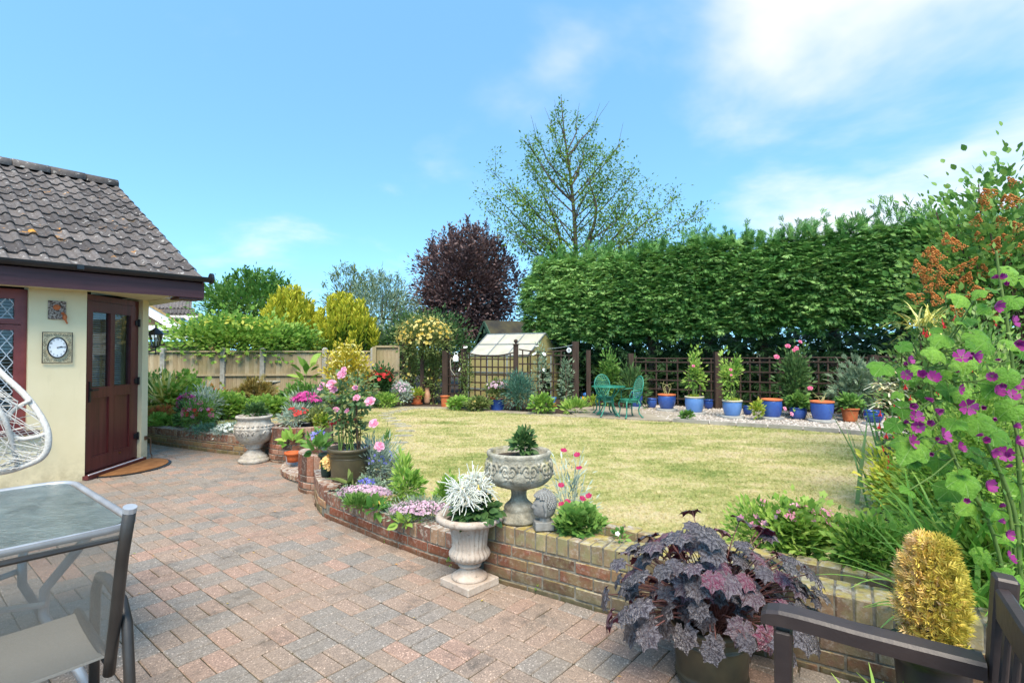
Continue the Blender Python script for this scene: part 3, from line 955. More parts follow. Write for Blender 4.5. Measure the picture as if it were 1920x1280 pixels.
part('end_cap', ec, M_BLACK, gtr, W=False)
for x in (-.15, -1.3, -2.5):
    part('joint', MB().box((x, -OV - .07, EZ + .222), (.06, .126, .05)), M_BLACK, gtr, W=False)
# window
win = hp('window', MB(), M_WINRED)
bpy.data.objects.remove(win)
def frame_rect(x0, x1, z0, z1, y, w, d):
    m = MB()
    m.box(((x0 + x1) / 2, y, z0 + w / 2), (x1 - x0, d, w)); m.box(((x0 + x1) / 2, y, z1 - w / 2), (x1 - x0, d, w))
    m.box((x0 + w / 2, y, (z0 + z1) / 2), (w, d - .002, z1 - z0 - 2 * w)); m.box((x1 - w / 2, y, (z0 + z1) / 2), (w, d - .002, z1 - z0 - 2 * w))
    return m
wf = hp('window', frame_rect(wx0, wx1, wz0 + .03, wz1, .10, .05, .08), M_WINRED)
tz = 1.76
for (a, b) in ((wx0 + .05, -1.42), (-1.42, wx1 - .05)):
    part('casement', frame_rect(a, b, wz0 + .08, tz - .004, .092, .055, .06), M_WINRED, wf, W=False)
    part('casement', frame_rect(a, b, tz + .004, wz1 - .05, .088, .055, .06), M_WINRED, wf, W=False)
    for z0, z1 in ((wz0 + .135, tz - .06), (tz + .06, wz1 - .105)):
        x0, x1 = a + .055, b - .055
        part('pane', MB().add([(x0, .095, z0), (x1, .095, z0), (x1, .095, z1), (x0, .095, z1)], [(0, 1, 2, 3)]), M_GLASS, wf, W=False)
        lat = MB(); s = .105; hh = .155
        def clipseg(p, q):
            t0, t1 = 0.0, 1.0; d = (q[0] - p[0], q[1] - p[1])
            for pp, qq in ((-d[0], p[0] - x0), (d[0], x1 - p[0]), (-d[1], p[1] - z0), (d[1], z1 - p[1])):
                if abs(pp) < 1e-9:
                    if qq < 0: return None
                else:
                    r_ = qq / pp
                    if pp < 0: t0 = max(t0, r_)
                    else: t1 = min(t1, r_)
            if t0 >= t1: return None
            return (p[0] + d[0] * t0, p[1] + d[1] * t0), (p[0] + d[0] * t1, p[1] + d[1] * t1)
        n = int((x1 - x0) / s) + int((z1 - z0) / hh) + 4
        for k in range(-n, n):
            for sg in (-1, 1):
                c = clipseg((x1 + k * s - sg * 10 * s, z0 - 10 * hh), (x1 + k * s + sg * 20 * s, z0 + 20 * hh))
                if c: lat.bar((c[0][0], .089, c[0][1]), (c[1][0], .089, c[1][1]), .008, .004, (0, 1, 0))
        part('lead_lattice', lat, surf('lead_came', rgb('#b9bec4'), rgb('#cfd3d6'), 8, 0.4) if 'lead_came' not in bpy.data.materials else bpy.data.materials['lead_came'], wf, W=False)
bl = MB()
for k in range(38):
    z = wz0 + .16 + .037 * k
    if z < wz1 - .08: bl.box(((wx0 + wx1) / 2, .17, z), (wx1 - wx0 - .12, .024, .004), Matrix.Rotation(R(28), 3, 'X'))
for x in (-.72, -1.15): bl.box((x, .17, 1.4), (.006, .03, 1.4))
part('blind', bl, M_WHITE, wf, W=False)
hp('window_sill', MB().box(((wx0 + wx1) / 2 + .02, -.02, wz0 + .012), (wx1 - wx0 + .14, .20, .035)), M_FASCIA)
# door in the canted corner: t runs along the wall, n outwards
dr0, dr1, dzt = .005, CL - .135, EZ - .02
fr = MB()
for t in (dr0 + .035, dr1 - .035): fr.box(cd(t, -.09, dzt / 2 + .03), (.07, .08, dzt - .06), RC)
fr.box(cd((dr0 + dr1) / 2, -.091, dzt - .035), (dr1 - dr0, .078, .07), RC)
dfr = hp('door_frame', fr, M_DOOR)
hp('threshold', MB().box(cd((dr0 + dr1) / 2 + .01, -.03, .03), (dr1 - dr0 + .06, .16, .045), RC), M_DOOR)
hp('threshold_strip', MB().box(cd((dr0 + dr1) / 2, .03, .056), (dr1 - dr0 - .02, .012, .008), RC), M_WHITE)
a0, a1, z0, z1 = dr0 + .075, dr1 - .075, .065, dzt - .075
zm0, zm1 = .93, 1.03
tm = (a0 + a1) / 2; sw, DN = .095, -.075
lf = MB()
for t in (a0 + sw / 2, a1 - sw / 2): lf.box(cd(t, DN, (z0 + z1) / 2), (sw, .06, z1 - z0), RC)
for za, zb in ((z0, z0 + .15), (zm0, zm1), (z1 - .11, z1)): lf.box(cd(tm, DN, (za + zb) / 2), (a1 - a0 - 2 * sw, .058, zb - za), RC)
lf.box(cd(tm, DN, (zm1 + z1 - .11) / 2), (.085, .056, z1 - .11 - zm1), RC)
lf.box(cd(tm, DN, (z0 + .15 + zm0) / 2), (.085, .056, zm0 - z0 - .15), RC)
door = hp('door', lf, M_DOOR, label='dark red brown panelled door with two tall panes')
for t0, t1 in ((a0 + sw, tm - .0425), (tm + .0425, a1 - sw)):
    m = MB(); m.box(cd((t0 + t1) / 2, DN - .004, (z0 + .15 + zm0) / 2), (t1 - t0, .03, zm0 - z0 - .15), RC)
    part('panel', m, M_DOOR, door, W=False)
    bead = MB()
    for za in (z0 + .158, zm0 - .008): bead.box(cd((t0 + t1) / 2, DN + .02, za), (t1 - t0, .02, .014), RC)
    for ta in (t0 + .007, t1 - .007): bead.box(cd(ta, DN + .02, (z0 + .15 + zm0) / 2), (.013, .019, zm0 - z0 - .18), RC)
    for za in (zm1 + .008, z1 - .118): bead.box(cd((t0 + t1) / 2, DN + .02, za), (t1 - t0, .02, .014), RC)
    part('beading', bead, M_DOOR, door, W=False)
    pv = [cd(t0, DN, zm1), cd(t1, DN, zm1), cd(t1, DN, z1 - .11), cd(t0, DN, z1 - .11)]
    part('pane', MB().add(pv, [(0, 1, 2, 3)]), M_GLASS, door, W=False)
    b2 = MB()
    for k in range(34):
        zz = zm1 + .03 + .028 * k
        if zz < z1 - .12: b2.box(cd((t0 + t1) / 2 - .01, DN - .10, zz), (t1 - t0 + .04, .022, .004), RC @ Matrix.Rotation(R(30), 3, 'X'))
    part('blind', b2, M_WHITE, door, W=False)
hd = MB(); hd.box(cd(a0 + .05, DN + .036, 1.0), (.03, .012, .24), RC); hd.box(cd(a0 + .085, DN + .07, 1.02), (.11, .018, .02), RC); hd.box(cd(a0 + .05, DN + .052, 1.02), (.02, .04, .02), RC)
part('handle', hd, M_BLACK, door, W=False)
for z in (.35, 1.08, 1.85):
    h_ = MB(); h_.box(cd(a1 + .03, -.045, z), (.085, .03, .06), RC); h_.box(cd(a1 + .045, -.025, z), (.02, .022, .1), RC)
    part('hinge', h_, M_BLACK, door, W=False)
part('keyhole', MB().box(cd(tm + .16, DN + .033, .19), (.03, .008, .012), RC), surf('brass', rgb('#8a6a2c'), rgb('#b08d45'), 9, .35, metal=1), door, W=False)
hk = MB(); hk.tube([cd(CL - .04, .01, .30), cd(CL - .04, .06, .30), cd(CL - .04, .075, .26), cd(CL - .05, .075, .10), cd(CL - .03, .085, .05), cd(CL - .06, .10, .02)], .007, n=6)
hk.box(cd(CL - .04, .012, .30), (.05, .02, .05), RC)
hp('door_hook', hk, surf('rusty_iron', rgb('#4a3a30'), rgb('#6a503c'), 20, .7, metal=.4))
def hw_(x, y, z): return W0 + DB * x - DA * y + Vector((0, 0, z))

# clock with scrollwork, on the front wall
M_IRON = surf('black_iron', rgb('#1d1f20'), rgb('#2c2e2e'), 12, .5, spec=.4)
ck = thing('wall_clock', 'white faced clock in a square black scrollwork frame on the cream wall', 'clock', hw_(-.262, -.004, 1.515), HROT); ck['_local'] = 1
def lpart(o, name, mb, mat, smooth=False): return part(name, mb, mat, o, W=False, smooth=smooth)
CW, CH = .128, .168
f = MB(); y = -.02
cor = [(-CW, y, -CH), (CW, y, -CH), (CW, y, CH), (-CW, y, CH)]
f.tube([Vector(c) for c in catmull(cor, 1, True)], .006, n=6, closed=True)
lpart(ck, 'frame', f, M_IRON)
fa, fb = .083, .112
sw_ = MB()
rr = random.Random(2)
for sx in (-1, 1):
    for sz in (-1, 1):
        for (cx, cz, r0, a0_) in ((.100, .138, .024, 30), (.058, .140, .018, 190), (.104, .085, .019, 80), (.018, .142, .018, 10), (.108, .030, .016, 120), (.106, .055, .013, 300), (.080, .120, .016, 240)):
            pts = []
            for k in range(15):
                a = R(a0_ + k * 36); r_ = r0 * (1 - k / 19)
                pts.append((sx * (cx + r_ * math.cos(a)), y, sz * (cz + r_ * math.sin(a))))
            sw_.tube(pts, .0022, .0016, n=4)
lpart(ck, 'scrollwork', sw_, M_IRON)['kind'] = 'stuff'
rg = MB(); rg.tube([(fa * math.cos(R(a)), y, fb * math.sin(R(a))) for a in range(0, 360, 12)], .007, n=6, closed=True)
lpart(ck, 'bezel', rg, M_IRON)
dl = MB(); n = 36
dl.add([(0, y + .002, 0)] + [(fa * math.cos(2 * math.pi * k / n), y + .002, fb * math.sin(2 * math.pi * k / n)) for k in range(n)] + [(fa * math.cos(2 * math.pi * k / n), y + .02, fb * math.sin(2 * math.pi * k / n)) for k in range(n)],
       [(0, k + 1, (k + 1) % n + 1)[::-1] for k in range(n)] + [(k + 1, (k + 1) % n + 1, n + (k + 1) % n + 1, n + k + 1) for k in range(n)])
lpart(ck, 'dial', dl, surf('clock_dial', rgb('#d5dade'), rgb('#e6e9eb'), 6, .5))
hn = MB()
def hand(deg, L, w): 
    a = R(90 - deg); hn.bar((0, y - .004, 0), (L * math.cos(a) * .75, y - .004, L * math.sin(a)), w, .002, (0, 1, 0))
hand(82, .095, .005); hand(75, .055, .007); hn.tube([(0, y - .006, 0), (0, y + .001, 0)], .006, n=10)
lpart(ck, 'hands', hn, M_IRON)
for k in range(12):
    cu = bpy.data.curves.new('numeral', 'FONT'); cu.body = str(k if k else 12); cu.size = .026; cu.align_x = 'CENTER'; cu.align_y = 'CENTER'; cu.extrude = .0004
    tmp = bpy.data.objects.new('numeral', cu); COL.objects.link(tmp)
    dg = bpy.context.evaluated_depsgraph_get(); me = bpy.data.meshes.new_from_object(tmp.evaluated_get(dg)); bpy.data.objects.remove(tmp)
    me.materials.clear(); me.materials.append(M_IRON)
    a = R(90 - 30 * k)
    o = bpy.data.objects.new('numeral', me); COL.objects.link(o); o.parent = ck
    o.matrix_basis = TRS((.064 * math.cos(a), y - .0012, .088 * math.sin(a)), Matrix.Rotation(R(90), 3, 'X'), (.8, 1.1, 1))
# plaque with a bird
pq = thing('wall_plaque', 'rustic square plaque with a terracotta bird feeding at a nest hole', 'plaque', hw_(-.268, -.004, 1.93), HROT); pq['_local'] = 1
M_BARK = surf('speckled_bark', rgb('#4a3b33'), rgb('#a89a90'), 60, .9, .6, 60, lo=.42, hi=.58)
M_TERRA = surf('terracotta', rgb('#a85a34'), rgb('#bd6c42'), 14, .8, .15, 80)
lpart(pq, 'backboard', chamfer_box(.155, .028, .205, .004, .002), M_BARK)
b = MB(); b.ball((-.005, -.02, .03), .034, 14, 8, sc=(1, .6, .9)); b.ball((-.005, -.028, .045), .016, 10, 6); lpart(pq, 'nest', b, M_TERRA, True)
b = MB(); b.ball((.062, -.035, -.075), .026, 12, 8, sc=(.8, .8, 1.5)); b.ball((.045, -.04, -.035), .016, 10, 6); b.tube([(.066, -.036, -.1), (.085, -.04, -.15)], .012, .006, n=8); b.tube([(.042, -.045, -.03), (.028, -.05, -.02)], .005, .001, n=6)
lpart(pq, 'bird', b, M_TERRA, True)
# lantern on the side wall
lt = thing('wall_lantern', 'black coach lantern on a bracket at the house corner', 'lantern', hw_(1.01, 1.05, 1.44), HROT); lt['_local'] = 1
lb = MB(); lb.tube([(-.16, 0, .05), (-.1, 0, .03), (-.04, 0, .045), (0, 0, .05)], .010, n=8); lb.tube([(0, 0, 0), (0, 0, .09)], .008, n=8); lb.ball((0, 0, 0), .014, 8, 6); lb.box((-.165, 0, .07), (.015, .06, .14))
lpart(lt, 'bracket', lb, M_BLACK)
lb = MB(); lb.lathe([(.03, .085), (.05, .10), (.052, .11)], n=6)
for k in range(6):
    a = 2 * math.pi * k / 6; lb.bar((.05 * math.cos(a), .05 * math.sin(a), .105), (.085 * math.cos(a), .085 * math.sin(a), .27), .009, .009)
lpart(lt, 'cage', lb, M_BLACK)
lb = MB(); lb.lathe([(.115, .265), (.118, .275), (.075, .32), (.04, .345), (.015, .365), (.008, .38), (.016, .39), (.0, .405)], n=6); lpart(lt, 'cap', lb, M_BLACK)
for k in range(6):
    a, b_ = 2 * math.pi * k / 6, 2 * math.pi * (k + 1) / 6
    lpart(lt, 'pane', MB().add([(.049 * math.cos(a), .049 * math.sin(a), .11), (.049 * math.cos(b_), .049 * math.sin(b_), .11), (.083 * math.cos(b_), .083 * math.sin(b_), .265), (.083 * math.cos(a), .083 * math.sin(a), .265)], [(0, 1, 2, 3)]), M_GLASS)
lpart(lt, 'bulb', MB().lathe([(.012, .11), (.014, .16), (.024, .19), (.018, .22), (.0, .235)], n=10), M_WHITE, True)
# half-moon doormat
dm = thing('doormat', 'half moon coir doormat with a black rim at the door', 'doormat', W0 + (DB - DA) * (CL / 2 * S2))
mc = W0 + (DB - DA) * (S2 * CL * .56) + (DB + DA) * (S2 * .055); du = (DB - DA) * S2; dn = (DB + DA) * S2
def mat_poly(r_, k): return [mc + du * (r_ * math.cos(R(a))) + dn * (k * math.sin(R(a))) for a in range(0, 181, 10)]
part('rim', MB().prism([(p.x, p.y) for p in mat_poly(.56, .46)], .002, .012), M_BLACK, dm)
part('coir', MB().prism([(p.x, p.y) for p in mat_poly(.53, .425)], .012, .02), surf('coir', rgb('#80552f'), rgb('#9c6b40'), 9, .95, .8, 220), dm)
# ------------------------------------------------------------------ fence, trellis, sheds beyond the lawn
def m_wood(name, a, b, c, rough=0.85):
    t = NT(name)
    v = t.coord('Object')
    base = t.ramp(t.attr('rnd'), [(0, rgb(a)), (0.5, rgb(b)), (1, rgb(c))])
    g = t.noise(9, 6, 0.6, vec=v, sc=(6, 6, 0.5))
    col = t.mix(1.0, base, t.ramp(g, [(0.3, 0.72), (0.7, 1.15)]), 'MULTIPLY')
    gr = t.ramp(t.noise(1.6, 5, 0.6), [(0.5, 0.0), (0.75, 0.5)])
    col = t.mix(gr, col, rgb('#7d7f4c'))
    return t.done(t.principled(col, rough, 0, t.bump(g, 0.25, 0.01), 0.2))
M_FENCE = m_wood('weathered_fence_wood', '#9c8a6c', '#a89677', '#b3a386')
M_CONC = surf('concrete_post', rgb('#8b8880'), rgb('#a8a59b'), 14, 0.9, 0.3, 80)
M_TREL = surf('dark_brown_stain', rgb('#33261f'), rgb('#45352c'), 6, 0.75, 0.2, 50, sc=(4, 4, .5))
def fz(px, y): return (px - 960) * y / FPX
fence = thing('garden_fence', 'weathered close board timber fence with grey concrete posts', 'fence', (fz(310, 14.0), 14.0, LZ))
fx = [fz(120, 13.4), fz(210, 13.6), fz(308, 13.85), fz(420, 14.0), fz(494, 14.1), fz(610, 14.3), fz(700, 14.5)]
fy = [13.4, 13.6, 13.85, 14.0, 14.1, 14.3, 14.5]
TOPZ = 1.47
bvar = []
for i in range(6):
    bvar.append(MB().add([(-.056, 0, 0), (.056, -.012, 0), (.056, -.020, 0), (-.056, -.012, 0), (-.056, 0, 1), (.056, -.012, 1), (.056, -.020, 1), (-.056, -.012, 1)],
        [(0, 1, 5, 4), (2, 3, 7, 6), (1, 2, 6, 5), (3, 0, 4, 7), (4, 5, 6, 7)], i / 5).mesh('board', M_FENCE))
rr = random.Random(4)
for k in range(len(fx)):
    pz = TOPZ + .06
    m = MB(); m.box((fx[k], fy[k] - .03, (LZ + pz) / 2 - .1), (.115, .11, pz - LZ + .2)); m.box((fx[k], fy[k] - .03, pz + .02), (.115, .11, .04), taper=.55)
    part('post', m, M_CONC, fence)
for k in range(len(fx) - 1):
    a, b = Vector((fx[k], fy[k], 0)), Vector((fx[k + 1], fy[k + 1], 0)); d = (b - a).normalized(); L = (b - a).length
    s = .06; rot = Matrix.Rotation(math.atan2(d.y, d.x), 3, 'Z')
    while s < L - .05:
        p = a + d * s + Vector((0, rr.uniform(-.003, .003), LZ - .02 + rr.uniform(-.01, .01)))
        place('board', rr.choice(bvar), fence, TRS(p, rot, (1, 1, TOPZ - LZ - .02)))
        s += .104
    for z, w, t_ in ((TOPZ, .07, .035), (.86, .045, .05)):
        m = MB(); m.bar(a + d * .05 + Vector((0, -.045, z)), b - d * .05 + Vector((0, -.045, z)), w, t_, rnd=.7); part('rail', m, M_FENCE, fence)
    m = MB(); m.bar(a + d * .05 + Vector((0, -.03, LZ + .08)), b - d * .05 + Vector((0, -.03, LZ + .08)), .04, .16); part('gravel_board', m, M_CONC, fence)
hf = thing('fence_panel', 'taller single timber fence panel beside the rose arch', 'fence', (fz(722, 14.5), 14.5, LZ))
xa, xb = fz(706, 14.5), fz(746, 14.4)
for k in range(6):
    place('board', bvar[k % 6], hf, TRS((xa + .05 + k * .105, 14.45, LZ), None, (1, 1, 1.46)))
for z in (1.60, .95):
    part('rail', MB().bar((xa, 14.41, z), (xb, 14.41, z), .05, .05, rnd=.6), M_FENCE, hf)
part('post', MB().box((xa - .03, 14.43, .85), (.1, .1, 1.5)), M_FENCE, hf)

# trellis screens
def post(parent, p, top, w=.1, ball=False, name='post'):
    m = MB(); m.box((p[0], p[1], (LZ + top) / 2 - .05), (w, w, top - LZ + .1)); o = part(name, m, M_TREL, parent)
    if ball:
        c = MB(); c.box((p[0], p[1], top + .015), (w + .04, w + .04, .03)); c.lathe([(.025, top + .03), (.02, top + .045), (.045, top + .07), (.05, top + .095), (.035, top + .125), (0, top + .14)], (p[0], p[1], 0), 12)
        part('finial', c, M_TREL, parent, smooth=False)
    return o
def lattice(parent, a, b, z0, z1, nv, nh, sag=0.0, w=.032):
    a, b = Vector(a), Vector(b); d = b - a
    for i in range(nv):
        t = (i + .5) / nv if nv else 0; p = a + d * t
        zt = z1 - sag * 4 * t * (1 - t)
        part('slat', MB().box((p.x, p.y, (z0 + zt) / 2), (w, .02, zt - z0)), M_TREL, parent)
    for j in range(nh):
        z = z0 + (z1 - sag - z0) * (j + .6) / nh
        part('slat', MB().bar((a.x, a.y - .018, z), (b.x, b.y - .018, z), .018, w), M_TREL, parent)
    part('top_rail', MB().tube([a + d * (k / 10) + Vector((0, 0, z1 - sag * 4 * (k / 10) * (1 - k / 10))) for k in range(11)], .016, n=5), M_TREL, parent)
PA, PB, PC, PD, PE = Vector((-1.68, 13.6, 0)), Vector((-1.19, 13.35, 0)), Vector((.09, 12.7, 0)), Vector((1.47, 12.55, 0)), Vector((1.80, 12.75, 0))
ts = thing('trellis_screen', 'brown trellis screen with ball topped post in front of the greenhouse', 'trellis', (PB.x, PB.y, LZ))
post(ts, PA, 1.49, .14); post(ts, PB, 1.50, .12, True); post(ts, PC, 1.62, .12, True); post(ts, PD, 1.70, .145); post(ts, PE, 1.50, .10)
lattice(ts, PA + Vector((.07, 0, 0)), PB - Vector((.06, 0, 0)), .3, 1.42, 3, 5, .06)
lattice(ts, PB + Vector((.07, 0, 0)), PC - Vector((.06, 0, 0)), .22, 1.44, 8, 6, .08)
lattice(ts, PC + Vector((.07, 0, 0)), PD - Vector((.06, 0, 0)), .25, 1.52, 7, 6, .06)
hp_ = [Vector((2.95, 13.45, 0)), Vector((4.72, 12.45, 0)), Vector((6.1, 11.65, 0)), Vector((7.3, 10.95, 0)), Vector((8.6, 10.2, 0))]
tr2 = thing('trellis_fence', 'long dark trellis fence in the shade of the tall hedge behind blue pots', 'trellis', (hp_[0].x, hp_[0].y, LZ))
for p, t_ in zip(hp_, (1.42, 1.46, 1.40, 1.4, 1.4)): post(tr2, p, t_, .13)
for i in range(4): lattice(tr2, hp_[i], hp_[i + 1], .22, 1.30 + .02 * i, 8, 5, 0)

# greenhouse with whitewashed panes
M_ALU = surf('grey_aluminium', rgb('#8f9290'), rgb('#a9aba8'), 10, .45, metal=.6)
def pane(name, a, b, trans=.3):
    t = NT(name)
    c = t.ramp(t.noise(3.5, 5, .6), [(.35, rgb(a)), (.65, rgb(b))])
    p = t.principled(c, .35, 0, None, .4); tr = t.node('ShaderNodeBsdfTranslucent'); t.l.new(c, tr.inputs[0])
    m = t.node('ShaderNodeMixShader'); m.inputs[0].default_value = trans
    t.l.new(p, m.inputs[1]); t.l.new(tr.outputs[0], m.inputs[2]); return t.done(m.outputs[0])
M_PANE, M_PANEW = pane('whitewashed_glass', '#cbc5b0', '#d8d3c2'), pane('yellowed_panel', '#b2a36a', '#c2b67f')
gh = thing('greenhouse', 'small greenhouse with whitewashed roof and yellowed wall panes', 'greenhouse', (-1.2, 14.9, LZ))
g0, gf, gd = Vector((-1.2, 14.9, 0)), Vector((.835, -.551, 0)), Vector((.551, .835, 0))
GL, GW, GE, GR = 1.92, 1.80, 1.36, 1.96
def gpt(l, w, z): return g0 + gf * l + gd * w + Vector((0, 0, z))
def quad(name, pts, mat, parent): return part(name, MB().add(pts, [(0, 1, 2, 3)] if len(pts) == 4 else [(0, 1, 2)]), mat, parent)
nb = 3
for i in range(nb):
    a, b = GL * i / nb + .012, GL * (i + 1) / nb - .012
    for (z0, z1) in ((LZ, .45), (.47, .90), (.92, GE)): quad('wall_pane', [gpt(a, 0, z0), gpt(b, 0, z0), gpt(b, 0, z1), gpt(a, 0, z1)], M_PANEW, gh)
    for k in range(2):
        f0, f1 = k / 2 + .005, (k + 1) / 2 - .005
        for s_ in (0, 1):
            w0, w1 = (GW / 2 * f0, GW / 2 * f1) if s_ == 0 else (GW - GW / 2 * f0, GW - GW / 2 * f1)
            quad('roof_pane', [gpt(a, w0, GE + (GR - GE) * f0), gpt(b, w0, GE + (GR - GE) * f0), gpt(b, w1, GE + (GR - GE) * f1), gpt(a, w1, GE + (GR - GE) * f1)], M_PANE, gh)
for l in (0, GL):
    quad('end_pane', [gpt(l, 0, GE), gpt(l, GW / 2, GR), gpt(l, GW, GE)], M_PANEW, gh)
    for k in range(3):
        a, b = GW * k / 3 + .01, GW * (k + 1) / 3 - .01
        if l == GL and k == 1:
            quad('door_pane', [gpt(l, a, 1.0), gpt(l, b, 1.0), gpt(l, b, GE), gpt(l, a, GE)], M_PANEW, gh); continue
        for z0, z1 in ((LZ, .75), (.77, GE)): quad('end_pane', [gpt(l, a, z0), gpt(l, b, z0), gpt(l, b, z1), gpt(l, a, z1)], M_PANEW, gh)
gfm = MB()
for i in range(nb + 1):
    l = GL * i / nb
    gfm.bar(gpt(l, 0, LZ), gpt(l, 0, GE), .03, .03); gfm.bar(gpt(l, 0, GE), gpt(l, GW / 2, GR), .03, .03); gfm.bar(gpt(l, GW, GE), gpt(l, GW / 2, GR), .03, .03); gfm.bar(gpt(l, GW, LZ), gpt(l, GW, GE), .03, .03)
for w, z in ((0, GE), (GW / 2, GR), (GW, GE), (0, .91), (0, .46), (GW / 4, (GE + GR) / 2)): gfm.bar(gpt(-.02, w, z), gpt(GL + .02, w, z), .04, .035)
for k in (0, 1, 2, 3): gfm.bar(gpt(GL, GW * k / 3, LZ), gpt(GL, GW * k / 3, GE), .03, .03)
part('frame', gfm, M_ALU, gh)
# green shed behind it
M_SHED = surf('green_stain', rgb('#37503f'), rgb('#44604c'), 5, .8)
M_FELT = surf('mossy_sheet_roof', rgb('#302e2a'), rgb('#484330'), 3.2, .9, .3, 30)
sh = thing('garden_shed', 'dark green shed with mossy grey roof behind the greenhouse', 'shed', (-.8, 17.4, LZ))
s0, sr, sg = Vector((-.8, 17.4, 0)), Vector((.90, .436, 0)), Vector((-.436, .90, 0)) * -1
SA, SE, SH = 2.44, 1.58, .95
def spt(l, w, z): return s0 + sr * l + sg * w + Vector((0, 0, z))
part('end_wall', MB().add([spt(0, -SH, LZ), spt(0, SH, LZ), spt(0, SH, SE), spt(0, 0, SA - .03), spt(0, -SH, SE), spt(2.2, -SH, LZ), spt(2.2, SH, LZ), spt(2.2, SH, SE), spt(2.2, 0, SA - .03), spt(2.2, -SH, SE)],
     [(0, 1, 2, 3, 4), (9, 8, 7, 6, 5), (1, 6, 7, 2), (5, 0, 4, 9)]), M_SHED, sh)
for k in range(7):
    z = 1.3 + .14 * k; hwid = SH * min(1, (SA - .05 - z) / (SA - SE)) - .02
    if hwid > .05: part('cladding_board', MB().bar(spt(-.012, -hwid, z), spt(-.012, hwid, z), .02, .125), M_SHED, sh)
for s_ in (-1, 1):
    m = MB(); n_ = Vector((0, 0, .03))
    m.add([spt(-.1, 0, SA), spt(2.4, 0, SA), spt(2.4, s_ * (SH + .12), SE - .1), spt(-.1, s_ * (SH + .12), SE - .1), spt(-.1, 0, SA + .03), spt(2.4, 0, SA + .03), spt(2.4, s_ * (SH + .12), SE - .07), spt(-.1, s_ * (SH + .12), SE - .07)],
          [(0, 1, 2, 3), (4, 5, 6, 7), (0, 1, 5, 4), (2, 3, 7, 6), (0, 3, 7, 4), (1, 2, 6, 5)]); part('roof_sheet', m, M_FELT, sh)
    part('bargeboard', MB().bar(spt(-.11, 0, SA - .05), spt(-.11, s_ * (SH + .12), SE - .15), .025, .12), M_SHED, sh)
part('vent', MB().box(spt(-.04, 0, 2.12), (.16, .06, .12)), M_SHED, sh)

# ------------------------------------------------------------------ neighbour's house
M_NBR = m_brick('brown_brick_far', [(0, rgb('#8a6a4c')), (1, rgb('#9a7a58'))])
def m_nbrick():
    t = NT('neighbour_brick'); b = t.node('ShaderNodeTexBrick'); mp = t.node('ShaderNodeMapping'); mp.inputs['Rotation'].default_value = (R(90), 0, 0)
    t.l.new(t.coord('Object'), mp.inputs[0]); t.l.new(mp.outputs[0], b.inputs['Vector'])
    b.inputs['Color1'].default_value = rgb('#8e6d4c'); b.inputs['Color2'].default_value = rgb('#7c5b3f'); b.inputs['Mortar'].default_value = rgb('#9a8a70')
    b.inputs['Scale'].default_value = 4.4; b.inputs['Mortar Size'].default_value = .012
    return t.done(t.principled(b.outputs[0], .9))
M_NB = m_nbrick()
NY = 22.0
nh = thing('neighbour_house', 'neighbouring brown brick house with white gable boards and grey tiled roof', 'house', atd(300, 700, NY) * 1.0)
def n_(px, py, dy=0.0): return atd(px, py, NY + dy)
part('wall', MB().add([n_(100, 720), n_(420, 720), n_(420, 640), n_(100, 640), n_(100, 720, 6), n_(420, 720, 6), n_(420, 640, 6), n_(100, 640, 6)], [(0, 1, 2, 3), (1, 5, 6, 2), (4, 0, 3, 7), (7, 6, 5, 4)]), M_NB, nh)
part('gable', MB().add([n_(150, 612, .1), n_(318, 612, .1), n_(268, 584, .1), n_(220, 555, .1), n_(150, 530, .1)], [(0, 1, 2, 3, 4)]), M_NB, nh)
part('bargeboard', MB().add([n_(205, 528, -.2), n_(345, 612, -.2), n_(312, 612, -.2), n_(205, 548, -.2), n_(205, 528, .05), n_(345, 612, .05), n_(312, 612, .05), n_(205, 548, .05)], [(0, 3, 2, 1), (0, 1, 5, 4), (3, 7, 6, 2), (4, 5, 6, 7)]), M_WHITE, nh)
part('verge', MB().add([n_(200, 520, -.25), n_(352, 613, -.25), n_(345, 613, -.25), n_(200, 527, -.25), n_(200, 520, 1.5), n_(352, 613, 1.5)], [(0, 3, 2, 1), (0, 1, 5, 4)]), surf('lichened_verge', rgb('#8a7350'), rgb('#a38a60'), 6, .9), nh)
part('flat_roof_fascia', MB().box((n_(230, 618).x, NY - .5, n_(230, 616).z), (6.6, .5, .20)), M_WHITE, nh)
part('grey_fascia', MB().box((n_(230, 624).x, NY - .45, n_(230, 624).z), (6.5, .3, .16)), surf('slate_grey_fascia', rgb('#4c545c'), rgb('#5a626a'), 5, .6), nh)
part('lower_fascia', MB().box((n_(230, 633).x, NY - .5, n_(230, 632.5).z), (6.6, .4, .18)), M_WHITE, nh)
# tiled roof slope behind, three courses of rolls
tl = MB()
def rollrow(pl, pr, yb, yt, dyb, dyt, i):
    n = 90; vs, fs = [], []
    for k in range(n + 1):
        t_ = k / n; z = .05 * max(0, math.sin(t_ * 2 * math.pi * 22)) 
        b_ = n_(pl + (pr - pl) * t_, yb, dyb); c_ = n_(pl + (pr - pl) * t_ , yt, dyt)
        vs += [(b_.x, b_.y - .03, b_.z + z + .05), (c_.x, c_.y, c_.z + z * .8), (b_.x, b_.y + .04, b_.z - .02)]
    for k in range(n): fs += [(3 * k, 3 * k + 3, 3 * k + 4, 3 * k + 1), (3 * k + 2, 3 * k + 5, 3 * k + 3, 3 * k)]
    tl.add(vs, fs, i / 4)
rollrow(200, 382, 600, 588, 2.0, 2.6, 2); rollrow(205, 366, 590, 578, 2.5, 3.1, 1); rollrow(210, 360, 580, 565, 3.0, 3.8, 3)
part('roof_slope', tl, M_TILE, nh)
part('ridge', MB().tube([n_(210, 564.5, 3.8), n_(358, 567.5, 3.8)], .1, n=8), M_TILE, nh)
